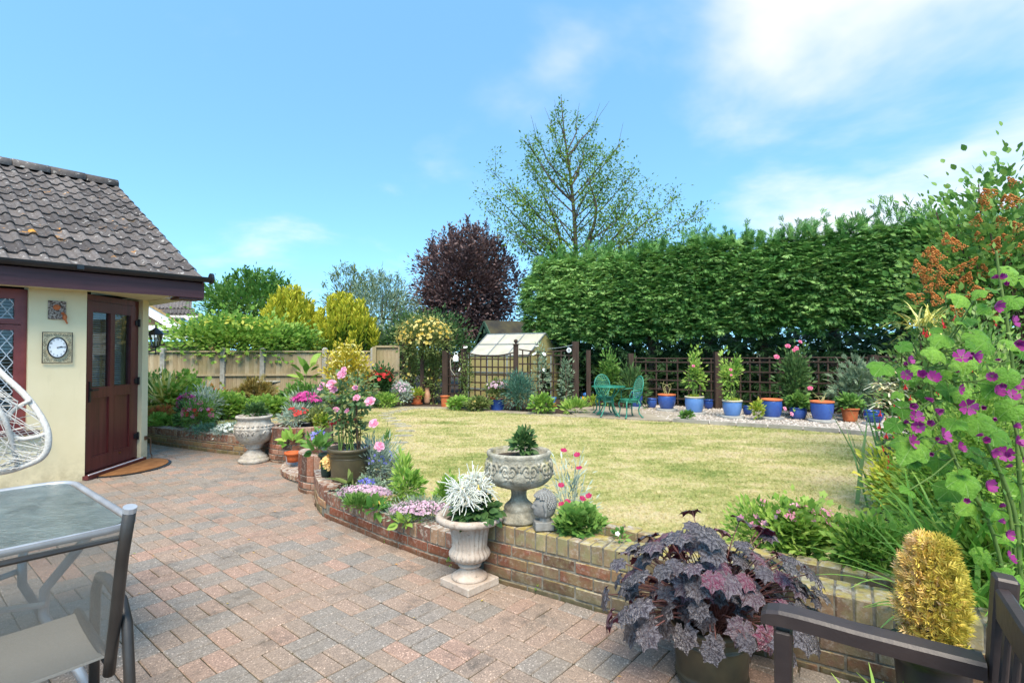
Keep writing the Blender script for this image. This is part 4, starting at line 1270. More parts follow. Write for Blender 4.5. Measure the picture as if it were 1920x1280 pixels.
part('far_gable', MB().add([n_(255, 566, 6), n_(335, 570, 6), n_(318, 557, 6), n_(305, 557, 6)], [(0, 1, 2, 3)]), M_WHITE, nh)
part('far_roof', MB().add([n_(268, 566, 5.9), n_(306, 556, 5.9), n_(318, 556, 5.9), n_(352, 572, 5.9), n_(342, 572, 5.9), n_(315, 560, 5.9), n_(300, 562, 5.9)], [(0, 1, 6), (1, 2, 5, 6), (2, 3, 4, 5)]), M_TILE, nh)
part('aerial', MB().tube([n_(334, 575, 5.5), n_(334, 556, 5.5)], .02, n=4).tube([n_(325, 559.5, 5.5), n_(342, 559.5, 5.5)], .015, n=4).tube([n_(330, 557, 5.5), n_(330, 562, 5.5)], .012, n=4), M_ALU, nh)
M_SKYG = m_glass('roof_glass', (.4, .5, .55, 1), .45, .03)
for a, b in ((318, 343), (346, 378)):
    part('roof_pane', MB().add([n_(a + 30, 614, -.2), n_(b + 30, 614, -.2), n_(b, 594, 1.2), n_(a, 594, 1.2)], [(0, 1, 2, 3)]), M_SKYG, nh)
part('roof_bar', MB().bar(n_(345, 594, 1.19), n_(375, 614, -.22), .09, .06).bar(n_(310, 593, 1.19), n_(384, 594, 1.19), .09, .07), M_WHITE, nh)

# ------------------------------------------------------------------ pots, urns and ornaments near the patio
def m_stone(name, a, b, c, lich='#a6a03e', lk=.3, bump=.6):
    t = NT(name); v = t.coord('Object')
    col = t.ramp(t.noise(11, 7, .7, vec=v), [(.3, rgb(a)), (.5, rgb(b)), (.7, rgb(c))])
    col = t.mix(t.ramp(t.noise(6, 6, .65, vec=v), [(.55, 0.0), (.68, lk)]), col, rgb(lich))
    col = t.mix(t.ramp(t.noise(42, 5, .7, vec=v), [(.58, 0.0), (.66, .5)]), col, rgb('#3f3d36'))
    h = t.math('ADD', t.noise(24, 6, .7, vec=v), t.math('MULTIPLY', t.noise(90, 4, vec=v), .4))
    return t.done(t.principled(col, .92, 0, t.bump(h, bump, .012), .15))
M_STONE = m_stone('weathered_stone', '#6d695c', '#9a9484', '#c4beae', '#a79c48', .42, .9)
M_STONEP = m_stone('pale_cast_stone', '#a28f7f', '#b5a596', '#c4b9ac', '#9a8c6a', .12, .3)
M_STONEL = m_stone('carved_grey_stone', '#8a8178', '#ada498', '#c4bdb3', '#98904e', .25, .9)
# fluted urn on the patio
wu = Vector((-.268, 3.44, 0))
u1 = thing('campana_urn', 'pale fluted stone urn on a square plinth holding white spider chrysanthemums', 'urn', wu)
cb = chamfer_box(.265, .265, .05, .006, .001); cb.v = [tuple(Matrix.Rotation(R(47), 3, 'Z') @ Vector(v) + wu + Vector((0, 0, .026))) for v in cb.v]
part('plinth', cb, M_STONEP, u1)
def flt(a, i, z):
    if .165 < z < .40: return 1 + .075 * (abs(math.cos(a * 12)) - .5) * (1 if z < .38 else .3)
    return 1.0
pr = [(.112, .05), (.116, .062), (.104, .072), (.086, .082), (.066, .098), (.056, .112), (.053, .122), (.072, .128), (.076, .138), (.070, .148), (.064, .152), (.086, .160), (.112, .175), (.126, .195), (.128, .208), (.122, .222), (.111, .236), (.107, .25), (.109, .28), (.113, .32), (.120, .355), (.128, .385), (.142, .398)]
part('bowl', MB().lathe(pr, wu, 144, flt), M_STONEP, u1, smooth=True)
part('rim', MB().lathe([(.14, .396), (.178, .400), (.204, .410), (.213, .424), (.213, .438), (.204, .449), (.188, .452), (.170, .446), (.158, .425), (.145, .395), (.02, .39)], wu, 64, lambda a, i, z: 1 + ((.018 * math.sin(a * 36)) if 2 <= i <= 4 else 0)), M_STONEP, u1, smooth=True)
part('soil', MB().lathe([(0, .412), (.155, .408)], wu, 24), M_SOIL, u1)
# carved pedestal bowl on the wall
bu = Vector((.045, 3.565, .372))
u2 = thing('pedestal_bowl', 'carved weathered stone pedestal bowl with a small bush standing on the wall', 'urn', bu)
rg_ = random.Random(8)
pr = [(.132, 0), (.137, .012), (.132, .028), (.116, .036), (.113, .05), (.10, .058), (.094, .066), (.099, .08), (.093, .10), (.07, .12), (.054, .14), (.050, .165), (.052, .19), (.066, .21), (.085, .222)]
part('pedestal', MB().lathe(pr, bu, 48, lambda a, i, z: 1 + .012 * math.sin(a * 6) * (1 if .07 < z < .13 else 0)), M_STONE, u2, smooth=True)
pr = [(.06, .215), (.12, .222), (.165, .238), (.196, .262), (.215, .285), (.222, .30), (.219, .325), (.210, .37), (.203, .41), (.207, .425), (.212, .44), (.205, .452), (.190, .452), (.182, .44), (.178, .40), (.02, .395)]
part('bowl', MB().lathe(pr, bu, 96, lambda a, i, z: 1 + (.010 * math.sin(a * 40) if 9 <= i <= 10 else .006 * math.sin(a * 17 + z * 60))), M_STONE, u2, smooth=True)
cv = MB()
def on_bowl(a, z, o=.0):
    r_ = .222 + (.203 - .222) * max(0, min(1, (z - .30) / .11)) + o
    return bu + Vector((r_ * math.cos(a), r_ * math.sin(a), z))
for k in range(10):
    a0 = 2 * math.pi * k / 10
    for s_ in (-1, 1):
        pts = [on_bowl(a0 + s_ * (.10 + (.16 * (1 - q / 18)) * math.cos(q * .62)) , .352 + .045 * (1 - q / 18) * math.sin(q * .62), .002) for q in range(16)]
        cv.tube(pts, .0100, .006, n=6)
        pts = [on_bowl(a0 + s_ * (.05 + .06 * q / 6), .30 + .012 * math.sin(q) + .012 * q / 6, .003) for q in range(7)]
        cv.tube(pts, .008, .004, n=5)
    cv.ball(on_bowl(a0, .36, .0), .018, 8, 6, sc=(.8, .8, 1.3)); cv.ball(on_bowl(a0, .325), .012, 8, 5); cv.ball(on_bowl(a0 + math.pi / 10, .39), .012, 8, 5)
part('carving', cv, M_STONE, u2, smooth=True, kind='stuff')
part('soil', MB().lathe([(0, .41), (.178, .408)], bu, 24), M_SOIL, u2)
# stone head
M_HEAD = surf('grey_cast_stone', rgb('#75736f'), rgb('#8f8d88'), 30, .85, .25, 120)
bh = thing('stone_bust', 'small grey stone bust with curled hair and long ears on a square base', 'statue', at(1019, 991, .372), R(8)); bh['_local'] = 1
cb = chamfer_box(.118, .10, .052, .004, .0005); cb.v = [(v[0], v[1], v[2] + .027) for v in cb.v]; lpart(bh, 'base', cb, M_HEAD)
hm = MB()   # faces -x
n_a, n_z = 40, 26; vs, fs = [], []
for i in range(n_z + 1):
    t_ = i / n_z; z = .05 + .185 * t_
    for j in range(n_a):
        a = 2 * math.pi * j / n_a; ca, sa = math.cos(a), math.sin(a)          # ca=-1 is the face
        if t_ < .16: rx = ry = .038 + .004 * abs(t_ - .1)
        else:
            q = (t_ - .16) / .84; k = math.sin(math.pi * min(1, .16 + .84 * q) ** .9)
            rx, ry = .078 * max(.12, k) ** .62, .062 * max(.10, k) ** .6
        fx_ = 0.0
        if ca < 0 and t_ >= .16:
            f = max(0, -ca) ** 1.0; q = (t_ - .16) / .84
            nose = math.exp(-((q - .40) / .09) ** 2) * math.exp(-(sa / .16) ** 2) * .016 + math.exp(-((q - .34) / .035) ** 2) * math.exp(-(sa / .22) ** 2) * .008
            brow = math.exp(-((q - .53) / .04) ** 2) * math.exp(-(sa / .7) ** 2) * .006
            eye = -math.exp(-((q - .45) / .035) ** 2) * math.exp(-((abs(sa) - .38) / .16) ** 2) * .007
            lips = math.exp(-((q - .225) / .03) ** 2) * math.exp(-(sa / .28) ** 2) * .007 - math.exp(-((q - .275) / .02) ** 2) * math.exp(-(sa / .3) ** 2) * .003
            chin = math.exp(-((q - .10) / .06) ** 2) * math.exp(-(sa / .4) ** 2) * .010
            fx_ = -(nose + brow + eye + lips + chin) + .006 * f
        vs.append((rx * ca * (1.0 if ca > 0 else .88) + fx_ + (0 if t_ > .16 else .008), ry * sa, z))
for i in range(n_z):
    for j in range(n_a):
        j2 = (j + 1) % n_a; fs.append((i * n_a + j, i * n_a + j2, (i + 1) * n_a + j2, (i + 1) * n_a + j))
hm.add(vs, fs); lpart(bh, 'face', hm, M_HEAD, True)
cu_ = MB()
for i in range(13):
    el = -.25 + 1.82 * i / 12
    nn = max(4, int(26 * math.cos(max(0, el)) ** .9)) if el < 1.45 else 3
    for j in range(nn):
        a = 2 * math.pi * (j + .5 * (i % 2)) / nn
        ca, sa = math.cos(a), math.sin(a)
        if ca < -.25 and el < .62 - .35 * (ca + 1): continue
        if abs(sa) > .82 and el < -.05 and ca < .15: continue
        z = .158 + .078 * math.sin(el); r_ = math.cos(el)
        cu_.ball((.072 * r_ * ca + .004, .060 * r_ * sa, z + .0), .0098, 7, 5)
for i in range(3):
    for j in range((8, 6, 1)[i]):
        a = 2 * math.pi * j / (8, 6, 1)[i]; r_ = (.03, .018, 0)[i]
        cu_.ball((r_ * math.cos(a) + .008, r_ * math.sin(a), .228 + .009 * i), .010, 7, 5)
o_ = lpart(bh, 'hair_curls', cu_, M_HEAD, True); o_['kind'] = 'stuff'
for s_ in (-1, 1):
    e = MB(); e.tube([(.004, s_ * .058, .175), (-.004, s_ * .068, .17), (-.002, s_ * .070, .15), (.004, s_ * .066, .125), (.002, s_ * .064, .098), (.0, s_ * .060, .09)], lambda k: .010 + .003 * math.sin(k * 6), 0, n=8)
    lpart(bh, 'ear', e, M_HEAD, True)
# carved urn by the far wall
cu0 = Vector((-3.45, 7.25, 0))
u3 = thing('carved_urn', 'large carved grey stone urn on the patio by the long brick wall', 'urn', cu0)
import mathutils
def lump(a, i, z): return 1 + .07 * (mathutils.noise.noise(Vector((math.cos(a) * 2.2, math.sin(a) * 2.2, z * 9))) ) * (1 if .24 < z < .52 else .25) + .03 * mathutils.noise.noise(Vector((math.cos(a) * 6, math.sin(a) * 6, z * 24))) * (1 if .24 < z < .55 else .2)
pr = [(.19, 0), (.195, .035), (.18, .05), (.165, .058), (.168, .075), (.15, .09), (.135, .10), (.13, .115), (.105, .13), (.085, .155), (.075, .175), (.10, .185), (.105, .20), (.098, .21), (.118, .22), (.115, .235), (.125, .245), (.17, .275), (.205, .315), (.232, .365), (.245, .41), (.245, .445), (.25, .452), (.24, .465), (.225, .50), (.205, .54), (.20, .57), (.225, .59), (.232, .603), (.225, .617), (.205, .622), (.19, .615), (.18, .58), (.02, .57)]
part('body', MB().lathe(pr, cu0, 72, lump), M_STONEL, u3, smooth=True)
cv = MB()
for k in range(11):
    a0 = 2 * math.pi * k / 11 + .1
    for s_ in (-1, 1):
        pts = [cu0 + Vector(((.238 - .5 * (.40 - zz if zz < .40 else 0) * .9) * math.cos(aa), (.238 - .5 * (.40 - zz if zz < .40 else 0) * .9) * math.sin(aa), zz)) for aa, zz in [(a0 + s_ * (.06 + .13 * (1 - q / 14) * math.cos(q * .7)), .385 + .05 * (1 - q / 14) * math.sin(q * .7)) for q in range(12)]]
        cv.tube(pts, .016, .007, n=5)
for k in range(26):
    a = 2 * math.pi * k / 26; cv.ball(cu0 + Vector((.226 * math.cos(a), .226 * math.sin(a), .492)), .022, 8, 5, sc=(1, 1, .7))
part('carving', cv, M_STONEL, u3, smooth=True, kind='stuff')
part('soil', MB().lathe([(0, .59), (.18, .585)], cu0, 20), M_SOIL, u3)

M_BRONZE = surf('bronze_glaze', rgb('#3a3427'), rgb('#564c36'), 5, .38, .05, 40, spec=.5)
def bucket(name, label, c, rt, rb, h, mat, bands=(), cat='plant pot', group=None, rim=None, rimmat=None, soil=True, belly=0.0, lip=.014):
    th = thing(name, label, cat, c, 0, group); c = Vector(c)
    n = 12; prof = [(rb * .96, 0), (rb, .012)]
    for k in range(1, n):
        t_ = k / n; r_ = rb + (rt - rb) * t_ + belly * math.sin(math.pi * t_)
        prof.append((r_, h * t_))
        for bz in bands:
            if (k - .5) / n <= bz < (k + .5) / n:
                for dz in (-.022, .006): prof += [(r_, h * bz + dz * h), (r_ + .006, h * bz + dz * h + .006), (r_, h * bz + dz * h + .012)]
    prof = sorted(prof, key=lambda q: q[1]); 
    o = part('body', MB().lathe(prof + [(rt, h - .03)], c, 48, top=False), mat, th, smooth=True)
    part('rim', MB().lathe([(rt - .004, h - .035), (rt + lip, h - .03), (rt + lip + .004, h - .012), (rt + lip, h), (rt - .006, h), (rt - .012, h - .05), (rt - .02, h - .12), (.01, h - .12)], c, 48, top=False), rimmat or mat, th, smooth=True)
    if soil: part('soil', MB().lathe([(0, h - .04), (rt - .008, h - .045)], c, 24), M_SOIL, th)
    return th
pot_h = bucket('glazed_pot', 'large bronze glazed pot with banded rim holding the dark purple foliage plant', (.895, 2.45, .002), .165, .150, .275, M_BRONZE, (.72, .12))
pot_r = bucket('glazed_pot', 'banded bronze pot of tall pink roses on the brick ledge', (-1.53, 5.09, .277), .182, .155, .30, M_BRONZE, (.70, .10))
# small pots around the right-hand round planter
bucket('plastic_pot', 'tall dark green plastic pot with pale orange flowers beside the bronze pot', (-1.78, 5.22, .277), .065, .052, .215, surf('dark_green_plastic', rgb('#1d2b25'), rgb('#27372f'), 6, .5))
bucket('terracotta_pot', 'small orange pot holding a hosta on a pale tub', at(549, 862, .16), .082, .065, .10, surf('bright_terracotta', rgb('#b4532a'), rgb('#c46232'), 9, .7))
tub = thing('plastic_tub', 'cloudy plastic tub under the orange hosta pot', 'tub', at(549, 869, .075))
part('body', MB().lathe([(.07, 0), (.075, .005), (.08, .085), (.08, .087), (.0, .087)], at(549, 869, .075), 28), surf('cloudy_plastic', rgb('#9d9799'), rgb('#aaa5a6'), 6, .4), tub, smooth=False)
bucket('black_pot', 'black plastic pot sunk among flowers in the round brick planter', (-2.80, 7.42, .415), .10, .085, .10, M_BLACK)
bucket('black_pot', 'small black pot with strappy leaves on the low wall', (-1.44, 4.78, .232), .05, .042, .07, M_BLACK)
bucket('plastic_pot', 'small blue grey pot of violets on the round planter', (-1.93, 5.72, .40), .06, .05, .06, surf('blue_grey_plastic', rgb('#5a6670'), rgb('#6a7680'), 6, .5))
tp_ = bucket('black_pot', 'black plastic nursery pot of the golden conifer behind the bench', (1.585, 2.06, 0.0), .125, .095, .365, M_BLACK)

# ------------------------------------------------------------------ pots along the hedge
def glaze(name, a, b, rough=.25):
    t = NT(name); c = t.ramp(t.noise(5, 5, .6, vec=t.coord('Object')), [(.3, rgb(a)), (.7, rgb(b))])
    return t.done(t.principled(c, rough, 0, None, .5))
M_BLUE = glaze('blue_glaze', '#2d4a8f', '#3d5ea3'); M_BLUEL = glaze('light_blue_glaze', '#5079b4', '#6389c0'); M_BLUED = glaze('deep_blue_glaze', '#1c3672', '#274688', .18)
M_ORIM = surf('orange_terracotta_rim', rgb('#b8623a'), rgb('#c9754b'), 8, .75); M_CRIM = surf('cream_rim', rgb('#b9b199'), rgb('#cbc3ad'), 8, .6)
M_DISC = surf('concrete_disc', rgb('#9c9a94'), rgb('#b1afa9'), 8, .9)
GZ = LZ + .02
POTS = {}
def far_pot(key, px0, px1, yt, yb, mat, rimmat, label, disc=None, name='glazed_pot', belly=.02, taper=.78, soil=True, z0=None):
    zb = GZ + (.04 if disc else 0) if z0 is None else z0
    p = at((px0 + px1) / 2, yb - 2, zb); p.y += .05
    r_ = (px1 - px0) / 2 * p.y / FPX
    h = (yb - yt + 1) * p.y / FPX * 1.0
    if disc:
        d = thing('stone_disc', disc, 'paving disc', (p.x, p.y, GZ - .01), group='round stone discs under the pots')
        part('slab', MB().lathe([(r_ * 1.12, 0), (r_ * 1.18, .01), (r_ * 1.18, .045), (r_ * 1.1, .05)], (p.x, p.y, GZ - .01), 32), M_DISC, d)
    th = bucket(name, label, (p.x, p.y, zb), r_ - .014, r_ * taper, h, mat, (), belly=belly, rimmat=rimmat, soil=soil, group='pots along the hedge border')
    POTS[key] = (p, r_, zb + h)
far_pot('p0', 1183, 1206, 738, 764, M_BLUE, M_BLUE, 'tall blue pot half hidden behind the green garden chair', 'stone disc under the blue pot behind the green chair')
far_pot('p1', 1214, 1232, 750, 766, M_BLUE, M_BLUE, 'smallest blue pot of the row, beside the orange rimmed one')
far_pot('p2', 1235, 1268, 742, 768, M_BLUE, M_ORIM, 'blue pot with bright orange rim and dry stems', 'stone disc under the orange rimmed blue pot', belly=.035, taper=.66)
far_pot('p3', 1286, 1321, 746, 774, M_BLUEL, M_CRIM, 'pale blue pot with cream rim, first of two with climbing roses', 'stone disc under the pale blue pot nearest the orange rimmed pot')
far_pot('p4', 1357, 1393, 753, 781, M_BLUEL, M_CRIM, 'pale blue pot with cream rim, second of two with climbing roses', 'stone disc under the second pale blue pot', taper=.72)
far_pot('p5', 1431, 1468, 751, 783, M_BLUE, M_ORIM, 'empty blue pot with bare terracotta inside', 'stone disc under the empty blue pot', soil=False)
far_pot('p6', 1484, 1515, 767, 787, M_BLUE, M_BLUED, 'low blue bowl planted with green leaves between two big blue pots', None, taper=.7)
far_pot('p7', 1524, 1565, 755, 788, M_BLUE, M_ORIM, 'largest blue pot with terracotta rim and drooping stem', 'stone disc under the largest blue pot', taper=.74)
far_pot('p8', 1581, 1613, 768, 792, M_TERRA, M_TERRA, 'plain terracotta pot near the end of the row', None, name='terracotta_pot', belly=0.0, taper=.7)
far_pot('p9', 1626, 1657, 773, 794, M_BLUED, M_BLUED, 'shiny dark blue bowl at the end of the row', 'stone disc under the shiny dark blue bowl', belly=.04, taper=.66)
far_pot('pa', 1396, 1412, 764, 779, M_BLUED, M_BLUED, 'dark blue pot in deep shade behind the second pale blue pot')
far_pot('pb', 1322, 1338, 752, 768, M_BLUED, M_BLUED, 'dark blue pot in deep shade behind the first pale blue pot')
far_pot('pc', 919, 946, 748, 771, M_BLUED, M_TERRA, 'straight sided bright blue pot in front of the trellis screen', None, belly=0, taper=.95, z0=LZ)
far_pot('pd', 825, 843, 745, 765, M_TERRA, M_TERRA, 'reddish terracotta pot at the left end of the trellis screen', None, name='terracotta_pot', belly=0, taper=.75, z0=LZ)
far_pot('pe', 772, 791, 745, 758, M_TERRA, M_TERRA, 'terracotta pot with feathery yellow green plant by the rose arch', None, name='terracotta_pot', belly=0, taper=.8, z0=LZ + .03)
far_pot('pf', 862, 877, 759, 768, M_DISC, M_DISC, 'small grey pot at the foot of the trellis', None, belly=0, z0=LZ)
sa_ = thing('saucer', 'orange saucer under the terracotta pot by the rose arch', 'saucer', (POTS['pe'][0].x, POTS['pe'][0].y, LZ)); part('dish', MB().lathe([(.10, 0), (.13, .005), (.14, .03), (.12, .03), (.02, .02)], (POTS['pe'][0].x, POTS['pe'][0].y, LZ), 24), M_ORIM, sa_)
vz = at(801, 757, LZ)
va = thing('tall_vase', 'tall slender pinkish terracotta vase by the rose arch', 'vase', vz)
part('body', MB().lathe([(.055, 0), (.075, .05), (.088, .14), (.085, .22), (.065, .30), (.052, .35), (.058, .385), (.068, .395), (.05, .395), (.04, .34)], vz, 28), surf('pink_buff_clay', rgb('#a87458'), rgb('#bd9273'), 7, .75), va, smooth=True)
# parrot ornament, disc on post, watering can, boot planter, bird bath
pz = at(1096, 760, LZ); pz.y += .1
pa_ = thing('parrot_ornament', 'small blue and yellow bird ornament beside the wide trellis post', 'ornament', pz)
part('body', MB().ball(pz + Vector((0, 0, .12)), .09, 12, 8, sc=(1, .9, 1.2)), glaze('yellow_glaze', '#c79a12', '#d8b02a'), pa_, smooth=True)
hb = MB(); hb.ball(pz + Vector((.03, -.01, .25)), .062, 12, 8); part('head', hb, glaze('sky_blue_glaze', '#2f66a8', '#4580c0'), pa_, smooth=True)
part('beak', MB().tube([pz + Vector((.07, -.03, .25)), pz + Vector((.1, -.04, .22))], .018, .004, n=6), M_BLACK, pa_)
part('wing', MB().ball(pz + Vector((-.07, -.02, .13)), .06, 10, 6, sc=(.5, .8, 1.4)), bpy.data.materials['sky_blue_glaze'], pa_, smooth=True)
part('plinth', MB().lathe([(.07, 0), (.075, .02), (.05, .04)], pz, 14), M_DISC, pa_)
dq = Vector((PD.x - .155, PD.y - .08, 1.50))
do = thing('flower_disc', 'white round flower disc hanging on a wire next to the wide trellis post', 'ornament', dq)
part('disc', MB().tube([dq, dq + Vector((0, .015, 0))], .055, n=24), M_WHITE, do)
part('petals', MB().tube([dq + Vector((.03 * math.cos(a), -.004, .03 * math.sin(a))) for a in np.linspace(0, 6.0, 12)], .006, n=4).ball(dq, .014, 8, 5), surf('grey_pattern', rgb('#55585e'), rgb('#70747a'), 10, .6), do)
part('wire', MB().tube([dq + Vector((-.5, 0, .03)), dq + Vector((-.2, 0, .06)), dq + Vector((.1, .02, .12))], .006, n=4).tube([dq + Vector((0, 0, .05)), dq + Vector((0, 0, .12))], .004, n=4), M_ALU, do)
wc = Vector((fz(855, 13.35), 13.30, 1.22))
wo = thing('watering_can', 'little white watering can hanging on the narrow trellis', 'watering can', wc)
part('body', MB().lathe([(.07, 0), (.075, .02), (.065, .12), (.03, .16), (.03, .165)], wc, 18), M_WHITE, wo, smooth=True)
part('handle', MB().tube([wc + Vector((.03, 0, .14)), wc + Vector((.05, 0, .21)), wc + Vector((0, 0, .24)), wc + Vector((-.04, 0, .2)), wc + Vector((-.02, 0, .15))], .008, n=5), M_WHITE, wo)
part('spout', MB().tube([wc + Vector((-.06, 0, .04)), wc + Vector((-.11, -.01, .10)), wc + Vector((-.13, -.01, .02)), wc + Vector((-.12, 0, -.2)), wc + Vector((-.02, 0, -.34))], .013, .009, n=6), surf('pale_pipe', rgb('#a89e8c'), rgb('#b8ae9c'), 5, .7), wo)
bo = at(1037, 774, LZ); bt = thing('boot_planter', 'stack of a pale boot ornament and little blue pot in front of the trellis', 'ornament', bo)
part('boot', MB().lathe([(.05, 0), (.055, .05), (.045, .10), (.055, .13)], bo, 14).ball(bo + Vector((-.06, -.02, .035)), .05, 10, 6, sc=(1.3, .8, .7)), surf('pinkish_stone', rgb('#a78b7e'), rgb('#b79d90'), 8, .85), bt, smooth=True)
part('saucer', MB().lathe([(.05, .13), (.085, .15), (.085, .165), (.05, .165), (.04, .19), (.07, .21), (.07, .225)], bo, 16), M_TERRA, bt)
part('pot', MB().lathe([(.045, .225), (.06, .30), (.075, .305), (.075, .34), (.06, .34)], bo, 16), bpy.data.materials['sky_blue_glaze'], bt)
bb = atd(502, 722, 12.6); bbz = thing('bird_bath', 'shallow grey stone bird bath standing among the left hand border plants', 'bird bath', (bb.x, bb.y, LZ))
part('bowl', MB().lathe([(.04, .52), (.12, .54), (.27, .60), (.28, .63), (.25, .63), (.05, .58)], (bb.x, bb.y, LZ), 28), M_STONE, bbz, smooth=True)
part('pedestal', MB().lathe([(.16, 0), (.15, .04), (.07, .10), (.06, .35), (.07, .5), (.04, .53)], (bb.x, bb.y, LZ), 20), M_STONE, bbz, smooth=True)

# concrete pad, kerb stones, gravel, stepping stones
pad = [at(1082, 782, LZ), at(1262, 789.5, LZ), at(1275, 776, LZ), at(1215, 765, LZ), at(1120, 762, LZ), at(1060, 768, LZ)]
struct('concrete_pad', MB().prism([(p.x, p.y) for p in pad], LZ - .02, LZ + .018), surf('worn_concrete', rgb('#8f8371'), rgb('#a49885'), 3, .9, .2, 60))
strip_p = [at(690, 764.2, LZ), at(850, 767, LZ), at(1000, 778, LZ), at(1085, 783, LZ), at(1085, 778, LZ), at(1000, 773, LZ), at(850, 762.5, LZ), at(690, 761.5, LZ)]
struct('path', MB().prism([(p.x, p.y) for p in strip_p], LZ - .02, LZ + .008), bpy.data.materials['worn_concrete'])
kl = [at(1262, 790.5, LZ), at(1330, 795.5, LZ), at(1380, 798.5, LZ), at(1440, 802, LZ), at(1506, 806, LZ), at(1574, 811, LZ), at(1648, 818, LZ), at(1740, 826, LZ)]
ke = thing('edging_kerb', 'row of long grey kerb stones between gravel and lawn', 'kerb', kl[0])
for i in range(len(kl) - 1):
    d = kl[i + 1] - kl[i]; d2 = d.normalized()
    m = MB(); m.bar(kl[i] + d2 * .012 + Vector((0, 0, .0)), kl[i + 1] - d2 * .012 + Vector((0, 0, .0)), .06, .13, rnd=.5); part('kerb_stone', m, surf('kerb_concrete', rgb('#8a847a'), rgb('#a09a8f'), 5, .9, .2, 60) if i == 0 else bpy.data.materials['kerb_concrete'], ke)
gpoly = [(p.x, p.y + .03) for p in kl] + [(9.5, 10), (7.4, 11.2), (4.8, 12.7), (3.0, 13.4), (2.6, 12.6)]
struct('gravel_border', MB().add([(x, y, LZ + .01) for x, y in gpoly], [tuple(range(len(gpoly)))]), surf('gravel_bed', rgb('#7c7065'), rgb('#b0a79c'), 40, .95, .6, 60))
gx = RNG.uniform(2.6, 8.4, 9000); gy = RNG.uniform(8.2, 13.4, 9000)
keep = [k for k in range(9000) if inside((gx[k], gy[k]), gpoly)]
tv = np.array([(-.5, -.4, 0), (.5, -.4, 0), (.55, .4, 0), (-.45, .45, 0), (-.2, -.15, .45), (.25, -.1, .5), (.2, .2, .42), (-.2, .2, .48)], float)
tf = [(4, 5, 6, 7), (0, 1, 5, 4), (1, 2, 6, 5), (2, 3, 7, 6), (3, 0, 4, 7)]
nk = len(keep); P_ = np.stack([gx[keep], gy[keep], np.full(nk, LZ + .008)], 1); dd = rdir(nk, 0, .1)
go = scat('gravel', (tv, tf), P_, dd, np.tile((0, 0, 1.), (nk, 1)), RNG.uniform(.02, .045, nk), leafmat('gravel_stone', [(0, rgb('#8f857b')), (.5, rgb('#b5aaa0')), (.8, rgb('#c9c1b8')), (1, rgb('#7a6a5e'))], 0, .9), None)
tag(go, 'pale pinkish gravel around the blue pots', 'gravel', kind='stuff')
ss = [(748, 830, 34), (757, 817, 36), (760, 808, 34), (756, 799, 32), (747, 795, 30), (737, 789, 30), (729, 784, 28), (722, 779, 27), (727, 775, 26), (741, 772, 25), (752, 769, 24), (763, 767, 24), (776, 765, 22)]
for i, (px, py, w) in enumerate(ss):
    p = at(px, py, LZ); r_ = w / 2 * p.y / FPX * 1.05
    rr = random.Random(i); m = MB(); poly = [(p.x + r_ * rr.uniform(.88, 1.05) * math.cos(a), p.y + r_ * .62 * rr.uniform(.9, 1.05) * math.sin(a)) for a in np.linspace(0, 2 * math.pi, 15)[:-1]]
    o = link('stepping_stone', m.prism(poly, LZ - .02, LZ + .012).mesh('stepping_stone', M_STONE if i else M_STONE))
    tag(o, ('nearest stepping stone of the path across the lawn' if i == 0 else 'farthest stepping stone of the path, towards the rose arch' if i == len(ss) - 1 else 'stepping stone number %s from the patio in the lawn path' % ('two three four five six seven eight nine ten eleven twelve'.split()[i - 1])), 'stepping stone', 'stepping stones across the lawn')

